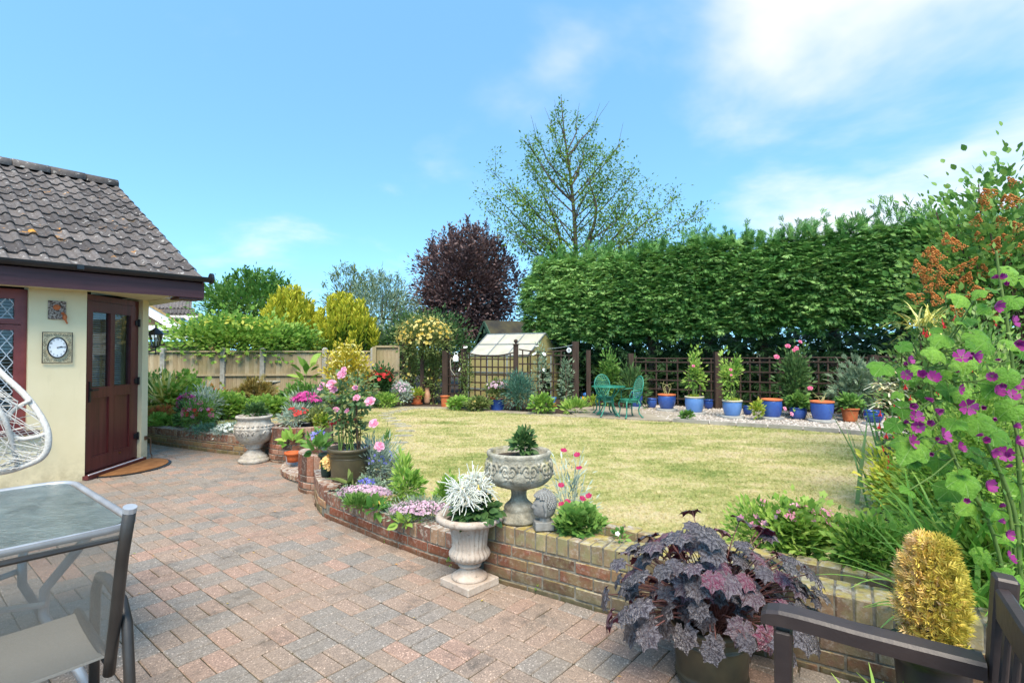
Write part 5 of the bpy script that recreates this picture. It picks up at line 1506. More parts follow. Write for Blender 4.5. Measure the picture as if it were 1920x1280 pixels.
# ------------------------------------------------------------------ green cast bistro set
M_GRN = surf('verdigris_green_paint', rgb('#1f6b57'), rgb('#3b8b74'), 14, .4, .1, 60, spec=.5)
def ring(mb, c, r_, t_, n=16, ax=None):
    mb.tube([c + r_ * (ax[0] * math.cos(2 * math.pi * k / n) + ax[1] * math.sin(2 * math.pi * k / n)) for k in range(n)], t_, n=4, closed=True)
def bistro_chair(label, loc, rz):
    th = thing('garden_chair', label, 'chair', loc, rz, 'green cast garden chairs'); th['_local'] = 1
    s = .36
    m = MB(); m.lathe([(.175, s - .02), (.19, s - .012), (.19, s), (.03, s + .002)], n=28); lpart(th, 'seat', m, M_GRN)
    m = MB(); lpart(th, 'seat_apron', MB().lathe([(.165, s - .06), (.18, s - .02), (.172, s - .02), (.16, s - .06)], n=28), M_GRN)
    for sx, sy in ((-1, -1), (1, -1), (-1, 1), (1, 1)):
        m = MB(); m.tube([(sx * .12, sy * .12, s - .02), (sx * .155, sy * .15, s - .10), (sx * .13, sy * .13, s - .20), (sx * .14, sy * .14, s - .28), (sx * .18, sy * .175, .02), (sx * .20, sy * .195, .012)], lambda k: .020 - .007 * math.sin(math.pi * k), 0, n=7)
        lpart(th, 'leg', m, M_GRN, True)
    # oval lattice back at +y, leaning back
    cz, rx, rzv = s + .225, .165, .225
    def bp(x, z): return Vector((x, .155 + .10 * ((z - s) / .45), z))
    m = MB(); m.tube([bp(rx * math.cos(a), cz + rzv * math.sin(a)) for a in np.linspace(0, 2 * math.pi, 29)[:-1]], .012, n=6, closed=True); lpart(th, 'back_rim', m, M_GRN, True)
    m = MB()
    for i in range(-4, 5):
        for j in range(-6, 7):
            x, z = i * .042 + (.021 if j % 2 else 0), cz + j * .037
            if (x / (rx - .012)) ** 2 + ((z - cz) / (rzv - .012)) ** 2 < .92:
                m.tube([bp(x + .022 * math.cos(a), z + .022 * math.sin(a)) for a in np.linspace(0, 2 * math.pi, 9)[:-1]], .0048, n=4, closed=True)
    o = lpart(th, 'back_lattice', m, M_GRN); o['kind'] = 'stuff'
    m = MB(); 
    for sx in (-1, 1): m.tube([(sx * .10, .15, s - .01), bp(sx * .13, s + .06)], .012, n=6)
    lpart(th, 'back_bracket', m, M_GRN)
    for sx in (-1, 1):
        m = MB(); m.tube([bp(sx * .155, s + .2), (sx * .21, .06, s + .19), (sx * .2, -.06, s + .17), (sx * .17, -.09, s + .08), (sx * .165, -.08, s)], .011, n=6)
        lpart(th, 'arm', m, M_GRN, True)
    return th
tc = at(1141, 780, LZ + .018)
bistro_chair('green cast chair behind the round table facing the lawn', at(1137, 778, LZ + .018) + Vector((0, .22, 0)), R(4))
bistro_chair('green cast chair right of the round table seen from its side', at(1180, 782, LZ + .018), R(-72))
bt_ = thing('bistro_table', 'round green cast garden table with thin pierced top', 'table', tc); TZ = .60
m = MB(); m.lathe([(.30, TZ - .016), (.335, TZ - .012), (.335, TZ + .004), (.322, TZ + .006), (.318, TZ - .006), (.31, TZ - .006)], tc, 36); part('rim', m, M_GRN, bt_)
m = MB()
for k in range(24):
    a = 2 * math.pi * k / 24; m.bar(tc + Vector((.05 * math.cos(a), .05 * math.sin(a), TZ)), tc + Vector((.32 * math.cos(a), .32 * math.sin(a), TZ)), .014, .006)
for r_ in (.06, .12, .18, .24, .29): ring(m, tc + Vector((0, 0, TZ)), r_, .008, 28, (Vector((1, 0, 0)), Vector((0, 1, 0))))
o = part('pierced_top', m, M_GRN, bt_, kind='stuff')
for k in range(4):
    a = R(45 + 90 * k); c, s_ = math.cos(a), math.sin(a)
    m = MB(); m.tube([tc + Vector((c * r_, s_ * r_, z)) for r_, z in ((.26, TZ - .01), (.22, TZ - .10), (.12, TZ - .22), (.10, TZ - .34), (.16, TZ - .46), (.24, .03), (.27, .012))], lambda k: .018 - .006 * math.sin(math.pi * k), 0, n=7); part('leg', m, M_GRN, bt_, smooth=True)
m = MB(); ring(m, tc + Vector((0, 0, TZ - .30)), .105, .010, 18, (Vector((1, 0, 0)), Vector((0, 1, 0)))); part('brace_ring', m, M_GRN, bt_)

# ------------------------------------------------------------------ glass patio table, sling chair, bench, hanging chair
M_FRAME = surf('bronze_grey_metal', rgb('#35312e'), rgb('#423d39'), 8, .42, .05, 200, metal=.3, spec=.5)
M_SILV = surf('silver_grey_frame', rgb('#9f9fa2'), rgb('#b4b4b6'), 8, .38, metal=.4, spec=.5)
def m_sling():
    t = NT('sling_mesh'); c = t.mix(t.noise(300, 2, vec=t.coord('Object')), rgb('#7d776d'), rgb('#948d82'))
    b = t.principled(c, .75); tr = t.node('ShaderNodeBsdfTransparent'); m = t.node('ShaderNodeMixShader')
    w = t.node('ShaderNodeTexWave'); w.inputs['Scale'].default_value = 240; t.l.new(t.coord('Object'), w.inputs['Vector'])
    t.l.new(t.math('ADD', t.math('MULTIPLY', w.outputs['Fac'], .2), .32), m.inputs[0])
    t.l.new(b, m.inputs[1]); t.l.new(tr.outputs[0], m.inputs[2]); return t.done(m.outputs[0])
def m_obscured():
    t = NT('rippled_glass')
    v = t.coord('Object')
    h = t.math('ADD', t.noise(26, 4, .6, vec=v, sc=(1, 2.2, 1)), t.math('MULTIPLY', t.noise(70, 3, vec=v), .5))
    nrm = t.bump(h, .9, .03)
    c = t.ramp(t.noise(9, 6, .65, vec=v), [(.3, rgb('#56635f')), (.7, rgb('#84918c'))])
    p = t.principled(c, .14, 0, nrm, .8); tr = t.node('ShaderNodeBsdfTransparent'); tr.inputs[0].default_value = (.75, .82, .8, 1)
    m = t.node('ShaderNodeMixShader'); m.inputs[0].default_value = .28
    t.l.new(p, m.inputs[1]); t.l.new(tr.outputs[0], m.inputs[2]); return t.done(m.outputs[0])
M_SLING, M_RIPPLE = m_sling(), m_obscured()
TA1, TA0, TB1, TB0 = -2.800, -4.02, .790, -.95        # table extents along the paving axes
def ab(a, b, z=0.0): return DA * a + DB * b + Vector((0, 0, z))
def rrect(a0, a1, b0, b1, r_, n=6):
    out = []
    for (ca, cb, s0) in ((a1 - r_, b1 - r_, 0), (a0 + r_, b1 - r_, 90), (a0 + r_, b0 + r_, 180), (a1 - r_, b0 + r_, 270)):
        for k in range(n + 1):
            an = R(s0 + 90 * k / n); out.append((ca + r_ * math.cos(an), cb + r_ * math.sin(an)))
    return out
pt = thing('glass_table', 'patio dining table with rippled glass top and silver frame', 'table', ab((TA0 + TA1) / 2, (TB0 + TB1) / 2))
gl = rrect(TA0 + .03, TA1 - .03, TB0 + .03, TB1 - .03, .10)
part('glass_top', MB().prism([(ab(a, b).x, ab(a, b).y) for a, b in gl], .712, .720), M_RIPPLE, pt)
part('rim', MB().tube([ab(a, b, .712) for a, b in rrect(TA0, TA1, TB0, TB1, .12)], .017, n=8, closed=True), M_SILV, pt, smooth=True)
for a, b in ((TA1 - .12, TB1 - .14), (TA0 + .12, TB1 - .14), (TA1 - .12, TB0 + .14), (TA0 + .12, TB0 + .14)):
    sa_, sb_ = (1 if a > -3.4 else -1), (1 if b > 0 else -1)
    part('leg', MB().tube([ab(a, b, .70), ab(a - .05 * sa_, b - .05 * sb_, .60), ab(a - .22 * sa_, b - .12 * sb_, .42), ab(a - .24 * sa_, b - .12 * sb_, .30), ab(a - .12 * sa_, b - .05 * sb_, .14), ab(a + .02 * sa_, b, .0)], .020, n=8), M_SILV, pt, smooth=True)
part('stretcher', MB().tube([ab(TA1 - .32, TB1 - .26, .36), ab((TA0 + TA1) / 2, 0, .36), ab(TA0 + .32, TB0 + .26, .36)], .014, n=6).tube([ab(TA0 + .32, TB1 - .26, .36), ab((TA0 + TA1) / 2, 0, .36), ab(TA1 - .32, TB0 + .26, .36)], .014, n=6), M_SILV, pt)
# sling chair: back towards the camera, seat under the table edge
b1, b0 = .560, .02
ch = thing('sling_chair', 'grey mesh sling patio chair pushed up to the glass table', 'chair', ab(-2.5, .29))
aT, aJ, aF = -2.080, -2.262, -2.715
for b in (b1, b0):
    part('upright', MB().tube([ab(aJ - .02, b, .36), ab(aJ, b, .43), ab(aJ + .055, b, .60), ab(aJ + .115, b, .80), ab(aT, b, .955)], .019, n=10), M_FRAME, ch, smooth=True)
    part('cap', MB().tube([ab(aT - .001, b, .955), ab(aT + .004, b, .972)], .0205, n=10), M_SILV, ch)
    part('seat_rail', MB().tube([ab(aJ - .02, b, .40), ab(aJ - .22, b, .415), ab(aF, b, .44), ab(aF - .03, b, .41)], .016, n=8), M_FRAME, ch, smooth=True)
    s_ = 1 if b == b1 else -1
    part('arm', MB().tube([ab(aF + .10, b + .035 * s_, .0), ab(aF + .09, b + .035 * s_, .35), ab(aF + .10, b + .035 * s_, .54), ab(aF + .15, b + .035 * s_, .61), ab(aF + .24, b + .035 * s_, .625), ab(aJ - .02, b + .035 * s_, .60), ab(aJ + .04, b + .035 * s_, .54), ab(aJ + .075, b + .035 * s_, .36), ab(aJ + .12, b + .035 * s_, .0)], .018, n=8), M_FRAME, ch, smooth=True)
part('top_bar', MB().tube([ab(aJ + .135, b0, .865), ab(aJ + .145, (b0 + b1) / 2, .868), ab(aJ + .135, b1, .865)], .010, n=8), M_FRAME, ch)
part('cross_bar', MB().tube([ab(aJ + .03, b0, .30), ab(aJ + .03, b1 + .03, .30)], .013, n=8).tube([ab(aF + .09, b0, .30), ab(aF + .09, b1 + .03, .30)], .013, n=8), M_FRAME, ch)
def sheet(pts_a, b_0, b_1, n=12, sagk=.0):
    vs, fs = [], []
    for i, (a, z) in enumerate(pts_a):
        for k in range(n + 1):
            t_ = k / n; s_ = sagk * 4 * t_ * (1 - t_); vs.append(ab(a - s_ * .4, b_0 + (b_1 - b_0) * t_, z - s_ * .6))
    for i in range(len(pts_a) - 1):
        for k in range(n): fs.append((i * (n + 1) + k, i * (n + 1) + k + 1, (i + 1) * (n + 1) + k + 1, (i + 1) * (n + 1) + k))
    return MB().add(vs, fs)
part('back_sling', sheet([(aJ + .004, .44), (aJ + .055, .60), (aJ + .115, .80), (aJ + .165, .915)], b0 + .012, b1 - .012, 12, .008), M_SLING, ch, smooth=True)
part('seat_sling', sheet([(aJ - .01, .425), (aJ - .10, .410), (aJ - .25, .415), (aF + .02, .445), (aF - .025, .42)], b0 + .012, b1 - .012, 12, .012), surf('sling_seat', rgb('#7a746a'), rgb('#8b857a'), 200, .75), ch, smooth=True)
for z in (.15, .24): part('bolt', MB().tube([ab(aJ + .095, b1 + .05, z), ab(aJ + .095, b1 + .066, z)], .007, n=6), M_BLACK, ch)

M_BENCH = surf('dark_brown_bench', rgb('#2c2322'), rgb('#3a2f2c'), 6, .42, .12, 40, spec=.5, sc=(1, 1, 1))
bu_, bv_ = Vector((.852, -.523, 0)), Vector((-.523, -.852, 0)); B0 = Vector((1.222, 1.473, 0))
be = thing('garden_bench', 'dark brown slatted wooden garden bench at the right edge', 'bench', B0)
def bn(u, v, z): return B0 + bu_ * u + bv_ * v + Vector((0, 0, z))
def cbar(name, a, b, w, t_, up=(0, 0, 1), parent=be):
    a, b = Vector(a), Vector(b); L = (b - a).length
    m = chamfer_box(w, L, t_, .006); F = frame(b - a, up); c = (a + b) / 2
    m.v = [tuple(c + F @ Vector(q)) for q in m.v]; return part(name, m, M_BENCH, parent)
BLn = 1.22
for v in (0.0, BLn):
    cbar('rear_post', bn(.03, v, 0.0), bn(.085, v, .885), .06, .05, bu_)
    cbar('front_leg', bn(-.44, v, 0), bn(-.44, v, .61), .055, .05, bu_)
    m = MB(); pts = [bn(-.503, v, .630), bn(-.500, v, .640), bn(-.485, v, .647), bn(-.45, v, .653), bn(-.40, v, .653), bn(-.33, v, .650), bn(-.25, v, .645), bn(-.1, v, .641), bn(.04, v, .638)]
    for i, (w) in enumerate((1,)):
        vs, fs = [], []
        for k, p in enumerate(pts):
            ww = .075 * (.5, .8, .95)[k] if k < 3 else .075; tt = .046 * (.35, .7, .9)[k] if k < 3 else .046
            for sx, sz in ((-1, -1), (1, -1), (1, .6), (.8, 1), (-.8, 1), (-1, .6)): vs.append(p + bv_ * (sx * ww / 2) + Vector((0, 0, sz * tt / 2)))
        for k in range(len(pts) - 1):
            for j in range(6): fs.append((k * 6 + j, k * 6 + (j + 1) % 6, (k + 1) * 6 + (j + 1) % 6, (k + 1) * 6 + j))
        fs += [tuple(range(5, -1, -1)), tuple(range(48, 54))]
        m.add(vs, fs)
    part('armrest', m, M_BENCH, be)
    cbar('side_rail', bn(-.42, v, .37), bn(.05, v, .37), .03, .06)
cbar('top_rail', bn(.074, -.0 + .03, .82), bn(.074, BLn - .03, .82), .032, .085)
cbar('lower_rail', bn(.052, .03, .50), bn(.052, BLn - .03, .50), .028, .055)
for k in range(13):
    v = .085 + k * .0875
    cbar('back_slat', bn(.054, v, .525), bn(.073, v, .78), .036, .016, bu_)
for k in range(5): cbar('seat_slat', bn(-.43 + k * .098, .005 - .0, .412), bn(-.43 + k * .098, BLn - .005, .412), .078, .022)
cbar('front_rail', bn(-.445, .03, .365), bn(-.445, BLn - .03, .365), .025, .06)

M_RATT = surf('white_rattan', rgb('#b7b1a9'), rgb('#cfcac3'), 60, .6, .4, 120)
eg = thing('hanging_chair', 'white rattan egg shaped hanging chair in front of the window', 'chair', (-4.2, 3.9, 0))
EY = 3.9
def ep(px, py, dy=0.0): return atd(px, py, EY + dy)
outl = [(-150, 500), (-90, 590), (-45, 645), (0, 697), (48, 742), (82, 790), (91, 826), (80, 856), (42, 874), (0, 885), (-90, 893), (-170, 880), (-235, 830), (-250, 750), (-225, 640), (-190, 550)]
def edepth(px, py): return .28 * math.cos((px + 80) / 175.0 * 1.5)
O3 = catmull([ep(x, y, .0) for x, y in outl], 6, True)
part('outer_frame', MB().tube(O3, .021, n=8, closed=True), M_RATT, eg, smooth=True)
part('loop', MB().tube(catmull([ep(58, 750, -.02), ep(30, 765, -.05), ep(14, 785, -.08), ep(18, 808, -.08), ep(40, 822, -.05), ep(70, 818, -.02), ep(90, 811, 0)], 6), .015, n=7), M_RATT, eg, smooth=True)
part('rib', MB().tube(catmull([ep(-40, 690, -.18), ep(-5, 760, -.16), ep(14, 800, -.12), ep(28, 850, -.04), ep(34, 876, 0)], 6), .016, n=7), M_RATT, eg, smooth=True)
part('rib', MB().tube(catmull([ep(-150, 505, 0), ep(-130, 620, -.26), ep(-120, 750, -.30), ep(-110, 850, -.2), ep(-90, 893, 0)], 6), .016, n=7), M_RATT, eg, smooth=True)
wv = MB(); rr = random.Random(17)
poly2 = [(p.x, p.z) for p in O3]
def bulge(x, z):
    cx, cz = ep(-80, 740).x, ep(-80, 740).z
    return -.30 * max(0, 1 - ((x - cx) / .62) ** 2 - ((z - cz) / .85) ** 2)
for k in range(120):
    i = rr.randrange(len(O3)); j = (i + rr.randrange(8, len(O3) - 8)) % len(O3)
    a, b = O3[i], O3[j]; pts = []
    ox, oz = rr.uniform(-.03, .03), rr.uniform(-.03, .03)
    for q in range(9):
        t_ = q / 8; x = a.x + (b.x - a.x) * t_ + ox * math.sin(math.pi * t_); z = a.z + (b.z - a.z) * t_ + oz * math.sin(math.pi * t_)
        pts.append(Vector((x, EY + bulge(x, z) + rr.uniform(-.012, .012), z)))
    wv.tube(pts, .0028, n=3, cap=False)
part('woven_strands', wv, M_RATT, eg, kind='stuff')
top = ep(-150, 500)
part('stand', MB().tube(catmull([top + Vector((0, 0, .04)), top + Vector((-.02, .1, .22)), top + Vector((-.5, .4, .28)), top + Vector((-1.1, .85, -.2)), Vector((top.x - 1.3, EY + 1.0, .9)), Vector((top.x - 1.3, EY + 1.0, .03))], 6), .025, n=8).lathe([(.48, 0), (.5, .01), (.5, .03), (.46, .04), (.02, .04)], (top.x - 1.0, EY + .85, 0), 32), M_RATT, eg)
# ------------------------------------------------------------------ vegetation
G_MID = green('leaf_mid_green', '#3c6428', '#557c36', '#77964a')
G_BRT = green('leaf_bright_green', '#587f30', '#7c9f43', '#a8be60', trans=.4)
G_YEL = green('leaf_yellow_green', '#6d8c30', '#96a83c', '#c2bb52', trans=.4)
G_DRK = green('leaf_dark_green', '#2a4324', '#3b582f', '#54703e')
G_GREY = green('leaf_grey_green', '#5b7056', '#7a8c70', '#9aa88c')
G_BLUE = green('leaf_blue_green', '#35584a', '#4c7460', '#6f9080')
G_OLIVE = green('leaf_olive', '#49592c', '#65743e', '#868d54')
G_PURP = green('leaf_purple', '#3a2c2d', '#523f3f', '#6e5755', '#876e6a', trans=.2)
G_RUST = green('leaf_rusty', '#6f7a35', '#97853f', '#b0713f', '#a6553a')
G_GOLD = green('leaf_gold', '#8f8a2a', '#b5a535', '#cdbb52', trans=.3)
G_BRN = green('leaf_brown_fern', '#6a5b2c', '#84713a', '#8e8546')
G_SILV = green('leaf_silver', '#7d8f7c', '#a0ad9c', '#bcc5b6')
G_TREE = green('tree_leaf', '#4a6a2c', '#678838', '#8ea04c', trans=.35)
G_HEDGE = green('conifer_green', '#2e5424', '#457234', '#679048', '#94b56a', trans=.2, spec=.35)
G_VAR = green('variegated_leaf', '#b3ab52', '#d2c974', '#e4dca0', trans=.3)
F_PINK = green('pink_petal', '#cf7f9c', '#dd96b0', '#eab4c6', trans=.35, rough=.6)
F_HOT = green('magenta_petal', '#a52a72', '#bb3f87', '#cc5c9c', trans=.3)
F_ROSE = green('rose_pink_petal', '#c9567c', '#d8708f', '#e28fa8', trans=.3)
F_RED = green('red_petal', '#a81f26', '#bf2f31', '#cc4a40', trans=.3)
F_WHITE = green('white_petal', '#d8d8cc', '#e6e6dc', '#eeeee6', trans=.3)
F_YEL = green('yellow_petal', '#cfa93c', '#dcc066', '#e6d48e', trans=.3)
F_PURP = green('purple_petal', '#661250', '#7f1d60', '#98387c', trans=.3)
F_VIO = green('violet_petal', '#5b5bb0', '#7575c4', '#9a98d4', trans=.3)
F_LILAC = green('lilac_pink_petal', '#b490a4', '#c7a6b6', '#d6bcc8', trans=.3)
F_ORNG = green('orange_seed_head', '#9a5828', '#b4713a', '#c68c52', trans=.1, rough=.9)
M_STEM = surf('green_stem', rgb('#4f6a30'), rgb('#6a7f40'), 10, .7)
M_STEMB = surf('brown_stem', rgb('#4a382a'), rgb('#665040'), 10, .85)
M_BARKD = surf('tree_bark', rgb('#43382f'), rgb('#63564a'), 14, .9, .5, 40)
T_LEAF, T_NARROW, T_OV, T_WIDE = t_leaf(.5), t_leaf(.22, .04), t_ovate(.55), t_leaf(.85, .1)
T_LOB, T_SPRAY, T_SPRAY2 = t_lobed(5, .3, .12), t_spray(10, .3, .085), t_spray(7, .15, .10, 42)
T_FL5, T_FL5W, T_DAISY = t_flower(5, .75, .3), t_flower(5, 1.05, .35), t_flower(8, .45, .1)

def bush(label, px, yb, wpx, yt, mat, tm=T_LEAF, size=.06, n=900, name='shrub', cat='shrub', z=LZ, depth=None, fl=(), group=None, shell=.25, zmin=-.6, stems=5, upb=.35, per=14, spread=.2, ky=.85, stemmat=None, lean=0.0, flat=0.0, bias=0.0):
    """leafy clump standing at (px, yb), wpx wide and reaching up to yt"""
    p = at(px, yb, z)
    if depth: p = Vector(((px - 960) * depth / FPX, depth, z))
    rx = wpx / 2 * p.y / FPX; top = H_CAM + (658 - yt) * p.y / FPX; ht = max(.05, top - p.z)
    th = thing(name, label, cat, p, 0, group)
    c = np.array((p.x, p.y, p.z + ht * .5)); rad = np.array((rx * .86, rx * ky * .86, ht * .48))
    P, d, val = clumps(max(3, n // per), per, c, rad, shell, spread, zmin, flat)
    P[:, 2] = np.maximum(P[:, 2], p.z + .01)
    d = d + np.array((0, 0, upb)); up = np.tile((0, -.35, 1.), (len(P), 1)) + RNG.normal(0, .45, (len(P), 3))
    hv = (P[:, 2] - p.z) / ht
    sz = size * RNG.uniform(.65, 1.25, len(P))
    scat('foliage', tm, P, d, up, sz, mat, th, np.clip(RNG.random(len(P)) * .75 + .12 + val + bias, 0, 1))
    if stems:
        m = MB()
        for k in range(stems):
            q = P[random.randrange(len(P))]; base = p + Vector((random.uniform(-.15, .15) * rx, random.uniform(-.15, .15) * rx, -.01))
            m.tube(catmull([base, (base * .55 + Vector(q) * .45) + Vector((0, 0, ht * .1)), Vector(q)], 3), min(.014, max(.003, ht * .012)), min(.006, max(.0015, ht * .005)), n=4, cap=False)
        part('stem', m, stemmat or M_STEM, th)
    for f in fl:
        nf, ft, fs, fm = f[:4]; fname = f[4] if len(f) > 4 else 'blossom'; zlo = f[5] if len(f) > 5 else .1
        dd = rdir(nf, zlo, 1.0); dd[:, 1] = -np.abs(dd[:, 1]) * .9 + .1 * dd[:, 1]
        FP = c + dd * rad * RNG.uniform(.9, 1.12, nf)[:, None]
        # flowers face outwards: their z axis is the outward direction
        t = np.cross(dd, RNG.normal(0, 1, (nf, 3)))
        scat(fname, ft, FP, t, dd + np.array((0, -.4, .35)), fs * RNG.uniform(.75, 1.2, nf), fm, th, kind='stuff')
    return th
def rose_mesh(mat):
    m = MB(); rr = random.Random(5)
    for k, (r_, cup, np_, z) in enumerate(((1.0, .35, 5, 0), (.78, .62, 5, .10), (.55, .75, 4, .2), (.32, .8, 3, .3))):
        for i in range(np_):
            a = 2 * math.pi * (i + .5 * k) / np_ + rr.uniform(-.15, .15); c, s = math.cos(a), math.sin(a); w = r_ * .62
            pts = [(0, .05), (w * .6, .45), (w * .62, .85), (0, 1.0), (-w * .62, .85), (-w * .6, .45)]
            vs = []
            for x, y in pts:
                yy = y * r_; zz = z + cup * r_ * (y ** 1.6) * .75 - (.12 * max(0, y - .8) * 5 if k == 0 else 0); xx = x
                vs.append((xx * c - yy * s, xx * s + yy * c, zz))
            m.add(vs, [(0, 1, 2), (0, 2, 3), (0, 3, 4), (0, 4, 5)], rr.random())
    return m.mesh('bloom', mat, True)
ROSE_P, ROSE_H, ROSE_PALE = rose_mesh(F_PINK), rose_mesh(F_ROSE), rose_mesh(F_YEL)
def bloom(parent, me, p, r_, d=(0, -.7, .5)):
    F = frame((random.uniform(-1, 1), random.uniform(-1, 1), .2)); 
    zz = Vector(d) + Vector((random.uniform(-.35, .35), random.uniform(-.2, .2), random.uniform(-.2, .3))); zz.normalize()
    x = zz.orthogonal().normalized(); y = zz.cross(x)
    return place('bloom', me, parent, TRS(p, Matrix((x, y, zz)).transposed() @ Matrix.Rotation(random.uniform(0, 6.28), 3, 'Z'), r_))
def blades(name, parent, base, n, L, w, mat, spread=.1, el=(35, 80), arch=.5, az=None, seg=6, rnd=None):
    """arching strap leaves from one crown; each leaf a curved tapered strip"""
    base = Vector(base); m = MB()
    for k in range(n):
        a = random.uniform(0, 2 * math.pi) if az is None else R(random.gauss(*az)); e = R(random.uniform(*el)); l = L * random.uniform(.65, 1.1)
        p = base + Vector((random.gauss(0, spread), random.gauss(0, spread), 0)); d = Vector((math.cos(a) * math.cos(e), math.sin(a) * math.cos(e), math.sin(e)))
        side = Vector((-math.sin(a), math.cos(a), 0)); vs, fs = [], []
        ar = arch * random.uniform(.6, 1.3)
        for q in range(seg + 1):
            t = q / seg; ww = w * (1 - .2 * abs(t - .3)) * (1 - t ** 3) * .5 + .0008
            vs += [p - side * ww + Vector((0, 0, ww * .4)), p + side * ww + Vector((0, 0, ww * .4))]
            p = p + d * (l / seg); d = (d + Vector((math.cos(a) * .12, math.sin(a) * .12, -1)) * (ar / seg * (0.6 + t))).normalized()
        for q in range(seg): fs.append((2 * q, 2 * q + 1, 2 * q + 3, 2 * q + 2))
        m.add(vs, fs, random.random())
    return part(name, m, mat, parent, smooth=True)

# ---- trees behind the garden
def tree_leafy(label, px, depth, yt, yb, wpx, mat, tm, size, ncl, per, name='tree', spikes=0, shell=.35, spread=.13, zmin=-.9, trunk_r=.12, ky=.8, bias=0.0, lob=0.0, upb=.2):
    x = (px - 960) * depth / FPX; zt = H_CAM + (658 - yt) * depth / FPX; zb = H_CAM + (658 - yb) * depth / FPX
    th = thing(name, label, 'tree', (x, depth, LZ - .1)); rx = wpx / 2 * depth / FPX; c = np.array((x, depth, (zt + zb) / 2)); rad = np.array((rx, rx * ky, (zt - zb) / 2))
    P, d, val = clumps(ncl, per, c, rad * .92, shell, spread, zmin)
    if spikes:
        sp = []
        for k in range(spikes):
            a = random.uniform(0, 2 * math.pi); e = random.uniform(.25, 1.45); q = c + rad * np.array((math.cos(a) * math.cos(e), math.sin(a) * math.cos(e), math.sin(e))) * .88
            dr = np.array((math.cos(a) * .35 * math.cos(e), math.sin(a) * .35, 1.0)); L = rad[2] * random.uniform(.12, .34)
            m_ = int(16 + 60 * L)
            t = RNG.random(m_); sp.append(q + dr * (L * t)[:, None] + RNG.normal(0, .045, (m_, 3)))
        sp = np.concatenate(sp); P = np.concatenate([P, sp]); d = np.concatenate([d, rdir(len(sp), -.1, 1)]); val = np.concatenate([val, RNG.normal(0, .1, len(sp))])
    d = d + np.array((0, 0, upb))
    scat('crown', tm, P, d, np.tile((0, -.3, 1.), (len(P), 1)) + RNG.normal(0, .6, (len(P), 3)), size * RNG.uniform(.6, 1.25, len(P)), mat, th, np.clip(RNG.random(len(P)) * .7 + .15 + val + bias, 0, 1))
    m = MB(); base = Vector((x, depth, LZ - .1)); m.tube([base, base + Vector((.05, 0, (zb - LZ) * .6 + .4)), Vector((x, depth, zb + (zt - zb) * .45)), Vector((x + .05, depth, zt - (zt - zb) * .15))], trunk_r, trunk_r * .15, n=7)
    part('trunk', m, M_BARKD, th)
    for k in range(14):
        a = random.uniform(0, 6.28); zz = zb + (zt - zb) * random.uniform(.0, .6); e = random.uniform(.2, 1.0)
        q = Vector(c) + Vector((rad[0] * math.cos(a) * math.cos(e) * .85, rad[1] * math.sin(a) * math.cos(e) * .85, rad[2] * math.sin(e) * .8))
        part('limb', MB().tube(catmull([(x, depth, zz), Vector((x, depth, zz)) * .5 + q * .5 + Vector((0, 0, -.1 * rad[2])), q], 4), trunk_r * .35, trunk_r * .06, n=5, cap=False), M_BARKD, th)
    return th
tree_leafy('bushy mid green tree behind the fence nearest the house', 478, 20, 516, 660, 200, G_MID, T_LEAF, .16, 170, 60, spikes=30, spread=.14)
tree_leafy('loose grey green tree between the golden yews and the purple tree', 715, 19, 520, 690, 150, G_GREY, T_NARROW, .17, 160, 50, spikes=22, spread=.13, bias=-.1)
tree_leafy('sparse olive tree with upright twigs behind the golden yews', 655, 21, 508, 640, 120, G_OLIVE, T_NARROW, .17, 70, 40, spikes=26, spread=.13)
tree_leafy('round dark purple leaved tree left of the tall hedge', 877, 20.5, 432, 664, 204, G_PURP, T_LEAF, .14, 420, 80, spikes=60, spread=.11, zmin=-.95, shell=.3)
tree_leafy('dark evergreen mass low behind the rose arch', 800, 17, 590, 720, 190, G_DRK, T_LEAF, .12, 150, 50, spread=.16, name='evergreen_tree')
tree_leafy('pale grey green tree low behind the right golden yew', 735, 17.5, 600, 712, 110, G_GREY, T_LEAF, .10, 110, 50, spread=.15)

def yew(label, px, depth, yt, yb, wpx):
    x = (px - 960) * depth / FPX; zt = H_CAM + (658 - yt) * depth / FPX; zb = LZ; rx = wpx / 2 * depth / FPX
    th = thing('golden_yew', label, 'tree', (x, depth, LZ), group='golden yews behind the fence')
    P, D, Rn, S = [], [], [], []
    for k in range(150):
        a = random.uniform(0, 2 * math.pi); r_ = math.sqrt(random.random()); lean = r_ * .95
        x0, y0 = x + rx * lean * math.cos(a), depth + rx * .75 * lean * math.sin(a)
        tz = zb + (zt - zb) * (math.sqrt(max(0, 1 - lean ** 2 * .72)) * random.uniform(.9, 1.03)); L = (tz - zb) * .85
        nlf = 210; t = RNG.random(nlf) ** .75
        pr = .085 * (1.15 - t * .8)
        aa = RNG.uniform(0, 2 * np.pi, nlf)
        pts = np.stack([x0 + pr * np.cos(aa) - (1 - t) * rx * lean * .25 * math.cos(a), y0 + pr * np.sin(aa), tz - L * (1 - t)], 1)
        dd = np.stack([np.cos(aa) * .55, np.sin(aa) * .55, np.full(nlf, .9)], 1)
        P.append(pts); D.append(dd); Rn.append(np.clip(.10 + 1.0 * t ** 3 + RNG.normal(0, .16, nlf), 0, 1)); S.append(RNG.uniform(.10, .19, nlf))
    P, D, Rn, S = map(np.concatenate, (P, D, Rn, S))
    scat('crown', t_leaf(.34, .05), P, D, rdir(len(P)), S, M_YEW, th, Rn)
    m = MB()
    for k in range(5): m.tube([(x + .1 * k - .2, depth, zb - .1), (x + .25 * (k - 2), depth, zb + (zt - zb) * .6)], .05, .02, n=5)
    part('trunk', m, M_BARKD, th)
